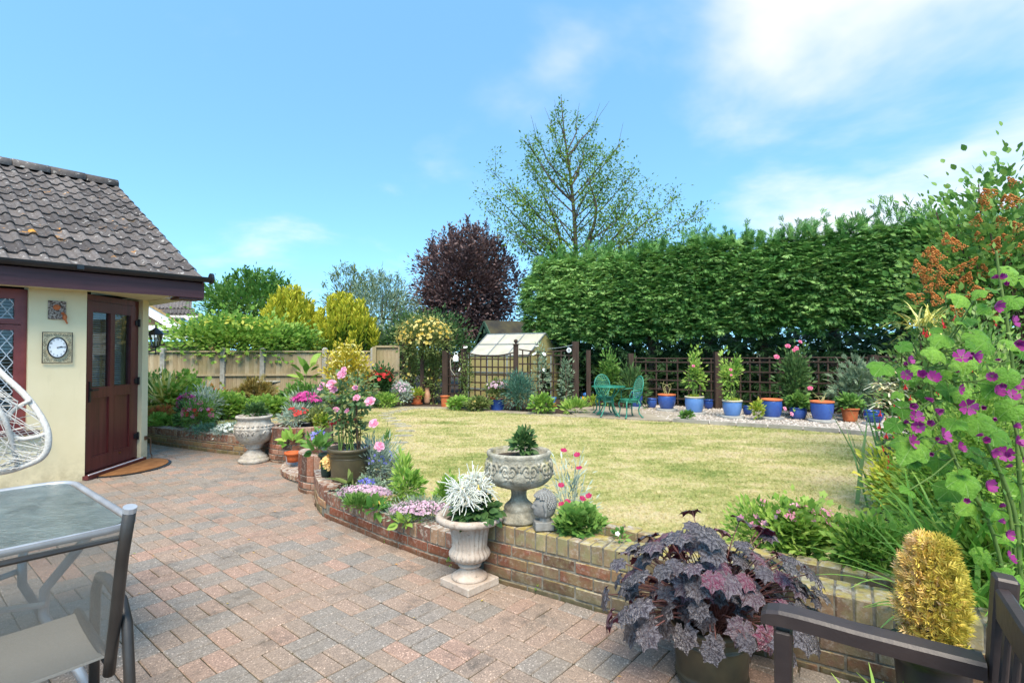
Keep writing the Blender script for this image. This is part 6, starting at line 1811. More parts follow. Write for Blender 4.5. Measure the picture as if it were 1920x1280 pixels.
M_YEW = leafmat('golden_yew_needles', [(0, rgb('#223a17')), (.35, rgb('#4a6a20')), (.62, rgb('#93a12c')), (1, rgb('#c0bb3a'))], .2)
yew('golden yew nearer the house, rising to a taller peak', 545, 16.6, 538, 690, 128)
yew('golden yew on the right, broader and rounder', 646, 16.4, 550, 700, 132)

def cherry():
    D = 19.0; th = thing('cherry_tree', 'tall sparse tree with open branches above the hedge', 'tree', ((1083 - 960) * D / FPX, D, LZ - .1))
    def q(px, py, dy=0): return atd(px, py, D + dy)
    m = MB(); leader = catmull([Vector((q(1083, 600).x, D, LZ - .1)), q(1082, 560), q(1080, 480), q(1076, 400), q(1068, 320), q(1058, 250), q(1052, 182)], 8)
    m.tube(leader, .12, .010, n=7); m.tube(catmull([q(1083, 520), q(1105, 450, -.3), q(1118, 390, -.4), q(1100, 330, -.5)], 5), .09, .012, n=6); m.tube(catmull([q(1050, 520, .2), q(1052, 460, .3), q(1035, 400, .4), q(1010, 350, .5)], 5), .09, .012, n=6)
    part('trunk', m, M_BARKD, th)
    rr = random.Random(12); LP, LD, LR = [], [], []
    def leafy(pts, dens, r_=.12):
        for i in range(len(pts) - 1):
            a, b = Vector(pts[i]), Vector(pts[i + 1]); 
            for k in range(int(dens * (b - a).length) + 1):
                c = a + (b - a) * rr.random(); nn = rr.randrange(7, 13); o = RNG.normal(0, r_, (nn, 3)); o[:, 2] -= .04
                LP.append(np.array(c) + o); LD.append(o + RNG.normal(0, .08, (nn, 3)) + np.array((b - a).normalized()) * .06); LR.append(np.clip(RNG.normal(.45, .22, nn), 0, 1))
    tips = [(1040, 205), (1085, 215), (1117, 230), (1033, 232), (1000, 250), (1165, 268), (982, 262), (1085, 262), (1150, 318), (1100, 262), (918, 318), (1000, 285), (1190, 322), (1215, 345), (925, 365), (1275, 365), (908, 388), (1310, 402), (1283, 440), (938, 425), (1240, 395), (1250, 425), (955, 345), (1180, 355), (1000, 330), (985, 300), (1140, 290), (1120, 275), (1010, 440), (960, 445), (1200, 455), (1230, 462), (1180, 420), (985, 400), (1140, 350), (1030, 300), (1120, 330), (1160, 400), (1000, 380), (1100, 360), (1060, 330), (1130, 400), (1030, 380), (1070, 430), (1150, 450), (1020, 450), (1110, 440), (1050, 460), (965, 405), (1210, 385), (1085, 300), (1045, 275)]
    lm = []
    for i, (tx, ty) in enumerate(tips):
        side = tx - 1075; s0 = min(510, ty + 40 + abs(side) * .62 + rr.uniform(0, 20))
        dz = rr.uniform(-1.6, 1.6) * min(1, abs(side) / 130 + .35)
        # start on the leader
        k = min(range(len(leader)), key=lambda j: abs(leader[j].z - q(1075, s0).z)); a = leader[k]; b = q(tx, ty, dz)
        mid = a * .5 + b * .5 + Vector((rr.uniform(-.15, .15), 0, -.18 if abs(side) > 60 else 0)); pts = catmull([a, mid, a * .22 + b * .78 + Vector((0, 0, -.03)), b], 5)
        part('branch', MB().tube(pts, .035, .006, n=4, cap=False), M_BARKD, th)
        n0 = int(len(pts) * (.62 if ty < 300 else .3)); leafy(pts[n0:], 13 if ty < 280 else 9, .09 if ty < 300 else .17)
        for r2 in range(3):
            j = rr.randrange(len(pts) // 3, len(pts) - 2); c = pts[j]; e = c + (b - a).normalized() * rr.uniform(.25, .7) + Vector((rr.uniform(-.4, .4), rr.uniform(-.5, .5), rr.uniform(-.1, .5)))
            lm.append([c, (c + e) / 2 + Vector((0, 0, .03)), e]); 
            if ty > 270: leafy(lm[-1], 8, .15)
    leafy(leader[-14:], 7, .10)
    mt = MB()
    for t in lm: mt.tube(t, .010, .004, n=3, cap=False)
    part('twigs', mt, M_BARKD, th, kind='stuff')
    P = np.concatenate(LP); 
    scat('leaves', T_LEAF, P, np.concatenate(LD), np.tile((0, -.2, 1.), (len(P), 1)) + RNG.normal(0, .5, (len(P), 3)), RNG.uniform(.075, .14, len(P)), G_TREE, th, np.concatenate(LR), kind='stuff')
cherry()

# ---- tall conifer hedge: puffs of flat sprays over a dark twiggy inside
def hedge():
    H0, HD = Vector((.56, 15.55, 0)), Vector((.866, -.50, 0)); HN = Vector((-.50, -.866, 0)); L = 11.4
    th = thing('conifer_hedge', 'tall dense clipped conifer hedge behind the row of blue pots', 'hedge', (H0.x, H0.y, LZ))
    def top(t): return 3.98 + .07 * math.sin(t * 1.7) + .004 * t + .12 * mathutils.noise.noise(Vector((t * 1.9, 3, 0))) + (-.35 * max(0, 1 - t / .9) ** 2)
    def bot(t): return 1.62 + .15 * mathutils.noise.noise(Vector((t * 1.6, 9, 0))) + (.20 * max(0, 1 - t / 1.2)) + .045 * t
    def bulge(t, k): return .62 * math.sqrt(max(0, 1 - (2 * k - .98) ** 2 * .72)) + .20 * mathutils.noise.noise(Vector((t * .9, k * 2.4, 5)))
    P, D, S, V = [], [], [], []
    hn = np.array(HN); hd = np.array(HD)
    rr = random.Random(31)
    for k in range(3900):
        t = rr.uniform(-.05, L); kk = rr.random() ** .9; z = bot(t) + (top(t) - bot(t)) * kk
        endk = max(0.0, 1 - t / .55) if t < .55 else 0.0
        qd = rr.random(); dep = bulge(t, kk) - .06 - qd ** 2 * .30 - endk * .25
        if kk > .95: dep -= rr.uniform(0, .9)
        c = np.array(H0) + hd * t + hn * dep + np.array((0, 0, z))
        nn = rr.randrange(7, 11); out = hn * .9 + np.array((0, 0, .35)) - hd * (1.1 * endk)
        d = out + RNG.normal(0, .42, (nn, 3))
        P.append(c + RNG.normal(0, .05, (nn, 3))); D.append(d); S.append(RNG.uniform(.13, .27, nn))
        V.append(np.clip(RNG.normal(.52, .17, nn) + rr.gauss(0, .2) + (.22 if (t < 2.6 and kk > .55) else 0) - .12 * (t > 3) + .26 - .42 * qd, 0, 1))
    P, D, S, V = map(np.concatenate, (P, D, S, V))
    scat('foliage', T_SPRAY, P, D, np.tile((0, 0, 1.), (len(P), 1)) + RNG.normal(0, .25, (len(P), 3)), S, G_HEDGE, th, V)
    # loose leaders on the top edge
    P, D, S = [], [], []
    for k in range(330):
        t = rr.uniform(0.1, L); c = np.array(H0) + hd * t + hn * rr.uniform(-.5, .45) + np.array((0, 0, top(t) + rr.uniform(-.12, .06)))
        h = rr.uniform(.05, .34) * (1.9 if 8.0 < t < 8.8 else 1)
        nn = 6; P.append(c + np.outer(np.linspace(0, 1, nn) * h, (rr.uniform(-.3, .3), rr.uniform(-.3, .3), 1))); D.append(np.array((rr.uniform(-.6, .6), rr.uniform(-.4, .2), .9)) + RNG.normal(0, .4, (nn, 3))); S.append(RNG.uniform(.14, .26, nn))
    P, D, S = map(np.concatenate, (P, D, S)); scat('leading_shoots', T_SPRAY2, P, D, rdir(len(P), -.2, .2) + np.array((0, -.5, .4)), S, G_HEDGE, th, np.clip(RNG.normal(.5, .2, len(P)), 0, 1))
    # inner twiggy body and the thin curtain below
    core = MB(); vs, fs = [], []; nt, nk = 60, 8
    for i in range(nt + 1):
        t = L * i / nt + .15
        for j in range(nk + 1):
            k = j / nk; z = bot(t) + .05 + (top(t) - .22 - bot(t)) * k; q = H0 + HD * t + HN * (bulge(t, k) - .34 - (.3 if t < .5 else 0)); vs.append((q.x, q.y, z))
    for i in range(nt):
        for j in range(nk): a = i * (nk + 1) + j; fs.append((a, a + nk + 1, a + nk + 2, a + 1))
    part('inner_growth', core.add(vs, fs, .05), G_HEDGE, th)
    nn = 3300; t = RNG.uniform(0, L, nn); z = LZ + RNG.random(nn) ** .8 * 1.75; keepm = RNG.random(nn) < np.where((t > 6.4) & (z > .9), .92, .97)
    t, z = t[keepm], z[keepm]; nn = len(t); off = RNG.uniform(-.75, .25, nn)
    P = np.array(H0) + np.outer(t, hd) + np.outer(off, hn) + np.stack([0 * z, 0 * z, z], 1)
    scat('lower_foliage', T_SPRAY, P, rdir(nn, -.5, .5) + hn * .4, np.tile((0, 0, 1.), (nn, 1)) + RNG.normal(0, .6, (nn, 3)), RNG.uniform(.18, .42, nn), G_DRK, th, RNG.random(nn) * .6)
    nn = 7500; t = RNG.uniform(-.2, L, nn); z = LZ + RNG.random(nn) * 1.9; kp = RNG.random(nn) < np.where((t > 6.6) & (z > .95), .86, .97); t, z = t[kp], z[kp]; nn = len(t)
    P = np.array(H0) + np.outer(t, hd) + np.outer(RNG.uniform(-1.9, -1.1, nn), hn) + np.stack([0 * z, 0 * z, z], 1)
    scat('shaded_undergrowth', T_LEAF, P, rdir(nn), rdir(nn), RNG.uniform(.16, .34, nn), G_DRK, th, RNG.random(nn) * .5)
    for k in range(8):
        t = .8 + k * 1.32 + rr.uniform(-.15, .15); b = H0 + HD * t - HN * .25
        part('trunk', MB().tube([b + Vector((0, 0, LZ - .1)), b + Vector((rr.uniform(-.1, .1), 0, 1.0)), b + Vector((0, 0, 2.4)), b + Vector((rr.uniform(-.1, .1), 0, 3.4))], .13, .05, n=8), M_BARKD, th)
hedge()
# ---- shrubs over the fence, rose arch, borders
bush('spreading bright green climber tumbling over the fence', 430, 700, 285, 592, G_BRT, T_WIDE, .12, 5000, depth=14.35, z=1.22, name='climber', ky=.35, shell=.0, spread=.26, zmin=-.9, per=30, fl=((160, T_LEAF, .14, G_YEL, 'yellow_tips', .5),))
bush('green shoots hanging over the fence by the golden yews', 560, 690, 95, 612, G_BRT, T_WIDE, .09, 1300, depth=14.7, z=1.32, name='climber', ky=.5, zmin=-.9, bias=-.15)
bush('yellow variegated shrub in front of the fence', 652, 752, 92, 645, G_GOLD, T_LEAF, .10, 2400, depth=13.2, fl=((90, T_LEAF, .11, G_VAR, 'pale_leaves', .0),), spread=.18)
bush('banana-like plant with broad pale green leaves against the fence', 575, 752, 40, 672, G_BRT, T_OV, .30, 26, depth=13.3, per=2, name='broadleaf_plant', cat='plant', stems=3)
bush('dark leafy plant with red buds by the taller fence panel', 715, 762, 52, 690, G_DRK, T_LEAF, .11, 1100, depth=13.0, fl=((26, T_FL5, .05, F_RED, 'buds', .3),))
bush('low bright green mound at the border corner', 722, 765, 50, 738, G_BRT, T_LEAF, .08, 800, depth=12.7)
bush('grey violet flowering mound beside the terracotta pot', 752, 762, 46, 716, G_SILV, T_LEAF, .08, 900, depth=13.0, fl=((40, T_DAISY, .03, F_LILAC, 'blossom', .2),))
arch = thing('rose_arch', 'brown timber arch carrying a yellow climbing rose', 'arch', (fz(795, 13.8), 13.8, LZ))
for px, dy in ((750, .5), (793, -.1), (806, .4), (838, .15)):
    part('post', MB().box((fz(px, 13.8), 13.8 + dy, .95), (.09, .09, 1.7)), M_TREL, arch)
part('cross_rail', MB().bar((fz(745, 13.8), 13.7, 1.78), (fz(845, 13.8), 13.7, 1.78), .06, .06).bar((fz(745, 13.8), 14.3, 1.78), (fz(845, 13.8), 14.3, 1.78), .06, .06), M_TREL, arch)
bush('yellow climbing rose mounded over the timber arch', 795, 668, 112, 594, G_OLIVE, T_LEAF, .085, 3200, depth=13.7, z=1.30, name='climbing_rose', cat='rose', fl=((170, T_FL5, .04, F_YEL, 'blossom', -.3),), stems=8, zmin=-.9, bias=.15)
for px, w, yt, lb in ((768, 34, 640, 'left'), (812, 40, 628, 'right')):
    bush('hanging growth of the climbing rose on the %s side of the arch' % lb, px, 755, w, yt, G_OLIVE, T_LEAF, .08, 1100, depth=13.75, name='climbing_rose', cat='rose', fl=((16, T_FL5, .035, F_YEL, 'blossom', -.5),), stems=9, zmin=-1, stemmat=M_STEMB)
def pot_plant(key, wpx, yt, *a, **k):
    p, r_, zt = POTS[key]
    px = 960 + FPX * p.x / p.y
    return bush(a[0], px, 0, wpx, yt, *a[1:], depth=p.y, z=zt - .05, **k)
pot_plant('pe', 26, 729, 'feathery yellow green plant in the terracotta pot by the arch', G_YEL, T_NARROW, .08, 420, name='potted_plant', cat='plant')
pot_plant('pc', 46, 712, 'pale pink tinged shrub in the bright blue pot', G_OLIVE, T_LEAF, .075, 800, name='potted_plant', cat='plant', fl=((30, T_FL5, .04, F_LILAC, 'blossom', .2),))
bush('blue green upright bush in front of the ball topped post', 972, 772, 66, 700, G_BLUE, T_NARROW, .09, 2600, depth=12.05, spread=.17, shell=.2)
bush('silvery leaved climber on the trellis behind the blue green bush', 1012, 768, 40, 640, G_GREY, T_LEAF, .085, 330, depth=12.55, name='climber', ky=.3, shell=.1, zmin=-1, fl=((4, T_FL5W, .05, F_WHITE, 'blossom', -.3),), stemmat=M_STEMB, bias=.1)
bush('pale climber on the wide trellis post', 1062, 772, 28, 668, G_GREY, T_LEAF, .08, 420, depth=12.4, name='climber', ky=.5, shell=.1, zmin=-1, stemmat=M_STEMB)
bush('low green plants at the foot of the trellis near the boot ornament', 1018, 776, 44, 742, G_BRT, T_OV, .09, 420, name='plant', cat='plant')
bush('clump of bright strappy leaves in front of the wide trellis post', 1080, 776, 46, 750, G_BRT, T_NARROW, .16, 260, name='plant', cat='plant', upb=.6)
bush('low leafy plants below the trellis beside the reddish pot', 860, 768, 46, 744, G_BRT, T_OV, .09, 500, name='plant', cat='plant')
bush('low leafy plants below the trellis beside the bright blue pot', 896, 770, 44, 748, G_OLIVE, T_OV, .09, 500, name='plant', cat='plant', fl=((8, T_FL5, .04, F_YEL, 'blossom', .2),))
bush('twining shoots on the first trellis post', 874, 765, 30, 652, G_OLIVE, T_LEAF, .07, 420, depth=13.2, name='climber', ky=.4, shell=.1, zmin=-1, fl=((2, T_FL5W, .05, F_WHITE, 'blossom', -.2),))
bush('tall leafy climber on the dark posts behind the green table', 1143, 770, 42, 655, G_MID, T_LEAF, .10, 1100, depth=12.9, name='climber', zmin=-1, shell=.1, bias=.25)
bush('dark leafy shrub behind the green chair', 1186, 768, 46, 690, G_DRK, T_NARROW, .16, 700, depth=12.5, bias=.3)
bush('yellow flowered plant between table legs and post', 1112, 770, 16, 742, G_YEL, T_LEAF, .06, 160, name='plant', cat='plant', depth=12.0)
def climb_rose(key, yt, w, label, blooms, mat=G_MID):
    th = pot_plant(key, w, yt, label, mat, T_LEAF, .085, 520, name='climbing_rose', cat='rose', shell=.0, zmin=-1, spread=.2, bias=.18, per=26)
    p, r_, zt = POTS[key]
    for px, py, r2 in blooms: bloom(th, ROSE_H, atd(px, py, p.y - .28), r2)
    return th
climb_rose('p3', 652, 44, 'slender climbing rose with bright leaves in the first pale blue pot', [(1300, 686, .035)], G_BRT)
climb_rose('p4', 660, 44, 'slender climbing rose with bright leaves in the second pale blue pot', [(1370, 693, .033), (1371, 703, .025)], G_BRT)
for k, nm in (('p3', 'first'), ('p4', 'second')): pot_plant(k, 28, POTS[k][0].y and (744 if k == 'p3' else 750), 'low mossy yellow green plant covering the %s pale blue pot' % nm, G_YEL, T_NARROW, .06, 300, name='ground_cover', cat='plant', stems=0)
th = bush('dark leaved rose bush with pink blooms behind the low blue bowl', 1490, 780, 62, 655, G_DRK, T_LEAF, .10, 1500, depth=10.9, name='rose_bush', cat='rose', zmin=-1, shell=.1, bias=.35)
for px, py, r2 in ((1477, 649, .055), (1493, 653, .05), (1500, 641, .045), (1456, 669, .055), (1519, 728, .055), (1488, 657, .04)): bloom(th, ROSE_H, atd(px, py, 10.55), r2)
for px, py in ((1471, 766), (1484, 776)): bloom(th, ROSE_P, atd(px, py, 10.2), .045)
pot_plant('p6', 40, 740, 'leafy green plant in the low blue bowl', G_MID, T_OV, .10, 300, name='potted_plant', cat='plant', bias=.2)
pot_plant('p8', 40, 742, 'leafy green plant in the terracotta pot of the row', G_MID, T_OV, .10, 240, name='potted_plant', cat='plant', bias=.1)
for key, lab, yt in (('p2', 'dry upright stems in the orange rimmed pot', 712), ('p7', 'drooping dry stem in the largest blue pot', 735)):
    p, r_, zt = POTS[key]; th = thing('dry_plant', lab, 'plant', (p.x, p.y, zt - .05)); zt2 = H_CAM + (658 - yt) * p.y / FPX
    for k in range(5): part('stem', MB().tube(catmull([(p.x + random.uniform(-.06, .06), p.y, zt - .06), (p.x + random.uniform(-.1, .1), p.y, (zt + zt2) / 2), (p.x + random.uniform(-.18, .2), p.y, zt2 - random.uniform(0, .15))], 4), .008, .004, n=4), surf('dry_stem', rgb('#8a8c58'), rgb('#a8a070'), 8, .8) if 'dry_stem' not in bpy.data.materials else bpy.data.materials['dry_stem'], th)
bush('small ferny plant growing on the kerb edge', 1290, 786, 26, 770, G_MID, T_LEAF, .07, 240, name='plant', cat='plant', z=LZ + .02)
bush('small yellow green shrub between the pots', 1421, 786, 24, 752, G_YEL, T_LEAF, .08, 260, name='plant', cat='plant', z=LZ + .02)
bush('thin grey leaved conifer branch hanging at the end of the trellis', 1600, 782, 80, 680, G_GREY, T_SPRAY2, .2, 420, depth=10.6, bias=-.3, name='conifer_shrub', zmin=-1)

# ---- left hand border behind the long wall
def lb(label, px, yb, w, yt, *a, **k): return bush(label, px, yb, w, yt, *a, **k)
yu = at(312, 772, .3); ys = thing('yucca', 'yellow striped spiky yucca in a clay pot', 'yucca', yu)
part('pot', MB().lathe([(.17, -.12), (.24, .02), (.25, .10), (.22, .10)], yu, 24), M_TERRA, ys)
blades('leaf_rosette', ys, yu + Vector((0, -.05, .16)), 90, .72, .05, G_VAR, .03, (5, 85), .12)
bl_ = thing('strap_leaf_plant', 'dark strappy plant beside the house corner', 'plant', at(272, 775, .2)); blades('leaves', bl_, at(270, 770, .2), 60, .9, .05, G_MID, .12, (40, 85), .5)
lb('pale green leafy clump behind the yucca', 350, 772, 95, 706, G_BRT, T_LOB, .06, 1300, depth=10.6, name='plant', cat='plant')
lb('dark green leafy clump by the fence post', 300, 768, 90, 706, G_MID, T_LEAF, .10, 900, bias=.25, depth=11.2, name='plant', cat='plant')
lb('rust and lime mounding plant spilling over the wall near the house', 300, 800, 90, 764, G_RUST, T_LOB, .06, 1100, z=.22, depth=9.1, name='plant', cat='plant')
lb('lime green trailing leaves over the brick coping', 300, 806, 62, 778, G_BRT, T_LOB, .055, 600, z=.22, depth=8.85, name='plant', cat='plant', bias=.2)
lb('small dark dwarf conifer in the left border', 345, 800, 26, 756, G_DRK, T_NARROW, .06, 1000, z=.22, depth=8.6, name='dwarf_conifer', cat='conifer', bias=.1)
lb('bushy plant with crimson and pink flowers in the left border', 373, 806, 66, 752, G_MID, T_NARROW, .075, 1500, z=.22, depth=8.35, name='flower_clump', cat='flowers', fl=((16, T_FL5, .04, F_ROSE, 'pink_blossom', .1), (8, T_FL5, .035, F_RED, 'red_blossom', .2)), bias=.3)
lb('cluster of magenta flowers beside the dwarf conifer', 352, 795, 44, 738, G_GREY, T_LEAF, .05, 360, z=.22, depth=8.8, name='flower_clump', cat='flowers', fl=((26, T_FL5, .045, F_HOT, 'magenta_blossom', .3),))
lb('low dark cushion plant on the coping', 388, 812, 52, 795, G_BLUE, T_NARROW, .04, 900, z=.22, depth=8.05, name='cushion_plant', cat='plant', bias=-.2)
lb('silver blue spiky plant in the border', 388, 780, 60, 722, G_SILV, T_NARROW, .11, 420, depth=10.2, name='plant', cat='plant')
lb('wide low mass of green geranium leaves along the border', 420, 780, 120, 738, G_BRT, T_LOB, .05, 2800, depth=10.6, name='geranium', cat='plant', ky=.5, bias=.1)
lb('rust tipped low plants at the fence foot', 400, 770, 75, 728, G_RUST, T_LOB, .05, 1300, depth=11.2, name='plant', cat='plant', ky=.5)
lb('golden brown fern like shrub below the bird bath', 478, 768, 82, 716, G_BRN, T_SPRAY2, .16, 620, depth=11.8, name='fern', cat='fern', ky=.6)
lb('green leafy plants in front of the brown fern', 505, 776, 110, 744, G_BRT, T_LOB, .05, 2200, depth=10.9, name='geranium', cat='plant', ky=.4)
lb('green border plants behind the round planter', 575, 770, 110, 722, G_MID, T_LEAF, .10, 1700, depth=12.0, name='plant', cat='plant', ky=.4, bias=.1)
lb('green border plants below the variegated shrub', 668, 766, 70, 734, G_MID, T_LEAF, .09, 900, depth=12.4, name='plant', cat='plant', ky=.5)
lb('white pebbly alpine cushion by the carved urn', 428, 812, 50, 792, G_SILV, T_LEAF, .04, 500, z=.2, depth=7.95, name='alpine_plant', cat='plant', fl=((50, T_DAISY, .02, F_WHITE, 'blossom', .1),))
lb('small evergreen planted in the carved urn', 480, 780, 38, 758, G_DRK, T_LEAF, .06, 420, z=.59, depth=7.25, name='potted_plant', cat='plant')
# round planter with pink phlox
lb('magenta phlox heads rising from the round brick planter', 576, 795, 76, 736, G_GREY, T_NARROW, .09, 700, z=.42, depth=7.7, name='phlox', cat='flowers', fl=((150, T_FL5, .032, F_HOT, 'magenta_blossom', .55),))
lb('grey leaved plants filling the round planter front', 556, 800, 58, 762, G_SILV, T_NARROW, .07, 800, z=.42, depth=7.45, name='plant', cat='plant', fl=((10, T_FL5, .035, F_RED, 'red_blossom', .2),), bias=-.2)
lb('mottled dark leaved plant in the round planter', 592, 796, 44, 765, G_OLIVE, T_LEAF, .07, 400, z=.42, depth=7.4, name='plant', cat='plant', bias=.2)
lb('yellow green leaves at the right of the round planter', 604, 797, 26, 778, G_YEL, T_LOB, .05, 160, z=.42, depth=7.35, name='plant', cat='plant')
hs = bush('hosta with cream edged leaves in the orange pot', 551, 852, 42, 816, G_BRT, T_OV, .13, 26, z=.24, depth=7.05, per=2, name='hosta', cat='hosta', stems=0, upb=.5)
lb('violets in the small pot on the round planter', 596, 836, 38, 808, G_MID, T_OV, .06, 90, z=.44, depth=5.72, name='violets', cat='flowers', fl=((10, T_FL5, .03, F_VIO, 'violet_blossom', .3),))
lb('broad leaves in the dark green pot', 600, 852, 44, 826, G_MID, T_OV, .11, 30, z=.47, depth=5.25, per=2, name='potted_plant', cat='plant', stems=2, upb=.5)
og = lb('pale orange trumpet flowers hanging from the dark green pot', 615, 880, 26, 855, G_MID, T_LEAF, .03, 20, z=.36, depth=5.06, per=4, name='trumpet_flowers', cat='flowers', stems=3, fl=((14, T_FL5, .034, green('apricot_petal', '#c98f3f', '#d8a85c', '#e6c38a'), 'blossom', -.4),))
sp_ = thing('strap_leaf_plant', 'small plant with broad arching leaves in the little black pot', 'plant', (-1.44, 4.78, .30)); blades('leaves', sp_, (-1.44, 4.78, .29), 9, .22, .045, G_OLIVE, .01, (15, 60), .6)

# ---- pink rose in the bronze pot
rs = thing('rose_bush', 'tall pink rose bush growing in the bronze pot', 'rose', (-1.53, 5.09, .53))
tips = [(641, 700), (624, 716), (603, 724), (669, 750), (694, 755), (699, 793), (666, 792), (648, 672), (630, 768), (690, 705), (612, 750), (655, 720), (672, 690), (705, 720), (628, 690), (600, 745)]
RP, RD = [], []
for i, (px, py) in enumerate(tips):
    e = atd(px, py, 5.05 + random.uniform(-.15, .18)); b = Vector((-1.53 + random.uniform(-.1, .1), 5.09 + random.uniform(-.08, .08), .53))
    pts = catmull([b, b * .5 + e * .5 + Vector(((b.x - e.x) * .22, 0, .05)), e], 6)
    part('cane', MB().tube(pts, .006, .003, n=5, cap=False), M_STEM if i % 3 else M_STEMB, rs)
    for k in range(24):
        q = pts[random.randrange(len(pts) // 3, len(pts))]; a = rdir(1, -.3, .6)[0]; RP.append(np.array(q) + a * random.uniform(.01, .06)); RD.append(a)
for k in range(230):
    a = rdir(1)[0]; RP.append(np.array((-1.52, 5.07, 1.09)) + a * np.array((.28, .24, .20)) * random.uniform(.3, 1)); RD.append(a)
RP = np.array(RP); RD = np.array(RD); scat('foliage', t_ovate(.62, .15), RP, RD, np.tile((0, -.4, 1.), (len(RP), 1)) + RNG.normal(0, .4, (len(RP), 3)), RNG.uniform(.035, .075, len(RP)), green('rose_leaf', '#3d5a30', '#58764a', '#7c8f5e', '#8a7a3c'), rs)
for px, py, r2 in ((641, 703, .05), (622, 721, .052), (626, 731, .04), (604, 721, .026), (600, 728, .028), (669, 746, .038), (694, 753, .055), (701, 794, .05), (645, 693, .03), (630, 768, .032), (651, 770, .028), (711, 837, .05), (666, 727, .03)): bloom(rs, ROSE_P, atd(px, py, 4.92), r2)
bush('orange red flowers among the rose canes', 645, 815, 60, 785, G_OLIVE, T_LEAF, .04, 160, z=.75, depth=5.3, name='flower_clump', cat='flowers', fl=((18, T_FL5, .028, F_RED, 'blossom', -.3),))

# ---- bed behind the low curved wall
lb('grey lavender like bush beside the bronze pot', 708, 900, 88, 830, G_SILV, T_NARROW, .07, 1900, z=LZ, depth=5.2, name='lavender', cat='shrub', fl=((40, T_FL5, .012, F_VIO, 'blossom', .2),), bias=-.25)
lb('upright lily shoots with whorled leaves', 757, 918, 30, 848, G_BRT, T_NARROW, .10, 160, z=LZ, depth=4.9, name='lily', cat='plant', upb=.6, bias=.2)
lb('tall thin green shoots behind the lavender', 724, 870, 16, 802, G_MID, T_NARROW, .07, 120, z=LZ, depth=5.6, name='lily', cat='plant', upb=.6)
lb('blue violas in the low bed', 690, 926, 46, 896, G_GREY, T_LEAF, .04, 320, z=.2, depth=4.72, name='viola', cat='flowers', fl=((34, T_FL5, .022, F_VIO, 'blossom', .2),))
lb('pink thyme cushion spreading along the low wall', 685, 945, 110, 908, G_GREY, T_LEAF, .022, 1600, z=.2, depth=4.6, name='thyme', cat='flowers', ky=.5, fl=((420, T_FL5, .012, F_LILAC, 'blossom', .0),), stems=0)
lb('pink thyme cushion beside the white chrysanthemum urn', 790, 985, 130, 936, G_GREY, T_NARROW, .035, 1700, z=.2, depth=4.05, name='thyme', cat='flowers', ky=.5, fl=((380, T_FL5, .010, F_LILAC, 'blossom', .1),), stems=0, upb=.8)
lb('tuft of fine green grass in the low bed', 672, 958, 52, 930, G_MID, T_NARROW, .05, 900, z=.21, depth=4.4, name='grass_tuft', cat='grass', upb=.9, bias=.15)
lb('yellow flowered primula rosette in the low bed', 707, 972, 40, 940, G_MID, T_OV, .085, 46, z=.2, depth=4.28, per=3, name='primula', cat='flowers', upb=.4, bias=-.15, stems=0, fl=((4, T_FL5W, .028, F_YEL, 'blossom', .6),))
lb('pale leaf rosette at the wall edge', 772, 1002, 60, 968, G_BRT, T_OV, .075, 60, z=.2, depth=4.0, per=3, name='leaf_rosette', cat='plant', upb=.4, stems=0, bias=.1)
lb('fresh green shoots in front of the lawn', 840, 962, 60, 892, G_BRT, T_LEAF, .055, 420, z=LZ, depth=4.2, name='plant', cat='plant', upb=.4)
lb('leafy shoots behind the lavender', 765, 935, 62, 880, G_BRT, T_LEAF, .06, 360, z=LZ, depth=4.75, name='plant', cat='plant', upb=.5)
# white spider chrysanthemums in the fluted urn
cm = thing('chrysanthemum', 'white spider chrysanthemums in the fluted urn', 'flowers', (wu.x, wu.y, .41))
P, d, val = clumps(26, 9, (wu.x + .02, wu.y - .02, .47), (.12, .11, .07), .3, .25, -.2)
scat('foliage', t_ovate(.7, .25), P, d + np.array((0, -.2, .0)), np.tile((0, -.5, 1.), (len(P), 1)) + RNG.normal(0, .3, (len(P), 3)), RNG.uniform(.045, .075, len(P)), G_DRK, cm)
for hx, hy, hz, r_ in ((-.045, -.05, .60, .145), (.06, -.02, .61, .13), (-.01, -.10, .56, .125), (.015, .02, .65, .11)):
    hc = Vector((wu.x + hx, wu.y + hy, hz)); m = MB()
    part('stem', MB().tube([(wu.x, wu.y, .40), hc], .005, n=5), M_STEM, cm)
    for k in range(125):
        dd = Vector(rdir(1, -.35, 1.0)[0]); l = r_ * random.uniform(.6, 1.15); side = Vector(rdir(1)[0])
        pts = [hc + dd * (l * t) + Vector((0, 0, -1)) * (l * .5 * t * t * random.uniform(.2, 1.1)) + side * (l * .22 * t * t) for t in (0, .35, .7, 1.0)]
        m.tube(pts, .0036, .0028, n=4, rnd=random.random())
    part('flower_head', m, leafmat('spider_petal', [(0, rgb('#e0e0d0')), (1, rgb('#f4f4ee'))], .35) if 'spider_petal' not in bpy.data.materials else bpy.data.materials['spider_petal'], cm)
    part('flower_centre', MB().ball(hc, r_ * .2, 10, 6, rnd=.5), F_YEL, cm)
lb('small glossy bush in the carved pedestal bowl', 981, 845, 42, 805, G_DRK, T_OV, .045, 300, z=.775, depth=3.56, name='potted_plant', cat='plant', bias=.3, stemmat=M_STEMB)
ly = lb('silvery rose campion stems with crimson flowers behind the stone bust', 1070, 965, 100, 850, G_SILV, T_NARROW, .055, 300, z=LZ, depth=3.75, name='rose_campion', cat='flowers', stems=26, shell=.1, stemmat=surf('silver_stem', rgb('#9aa596'), rgb('#b5beb0'), 9, .8))
fl5 = MB(); fl5.add([tuple(v) for v in T_FL5W[0]], T_FL5W[1], .4); FLM = fl5.mesh('flower', green('crimson_petal', '#8f1d48', '#a82a58', '#b8406c'), False)
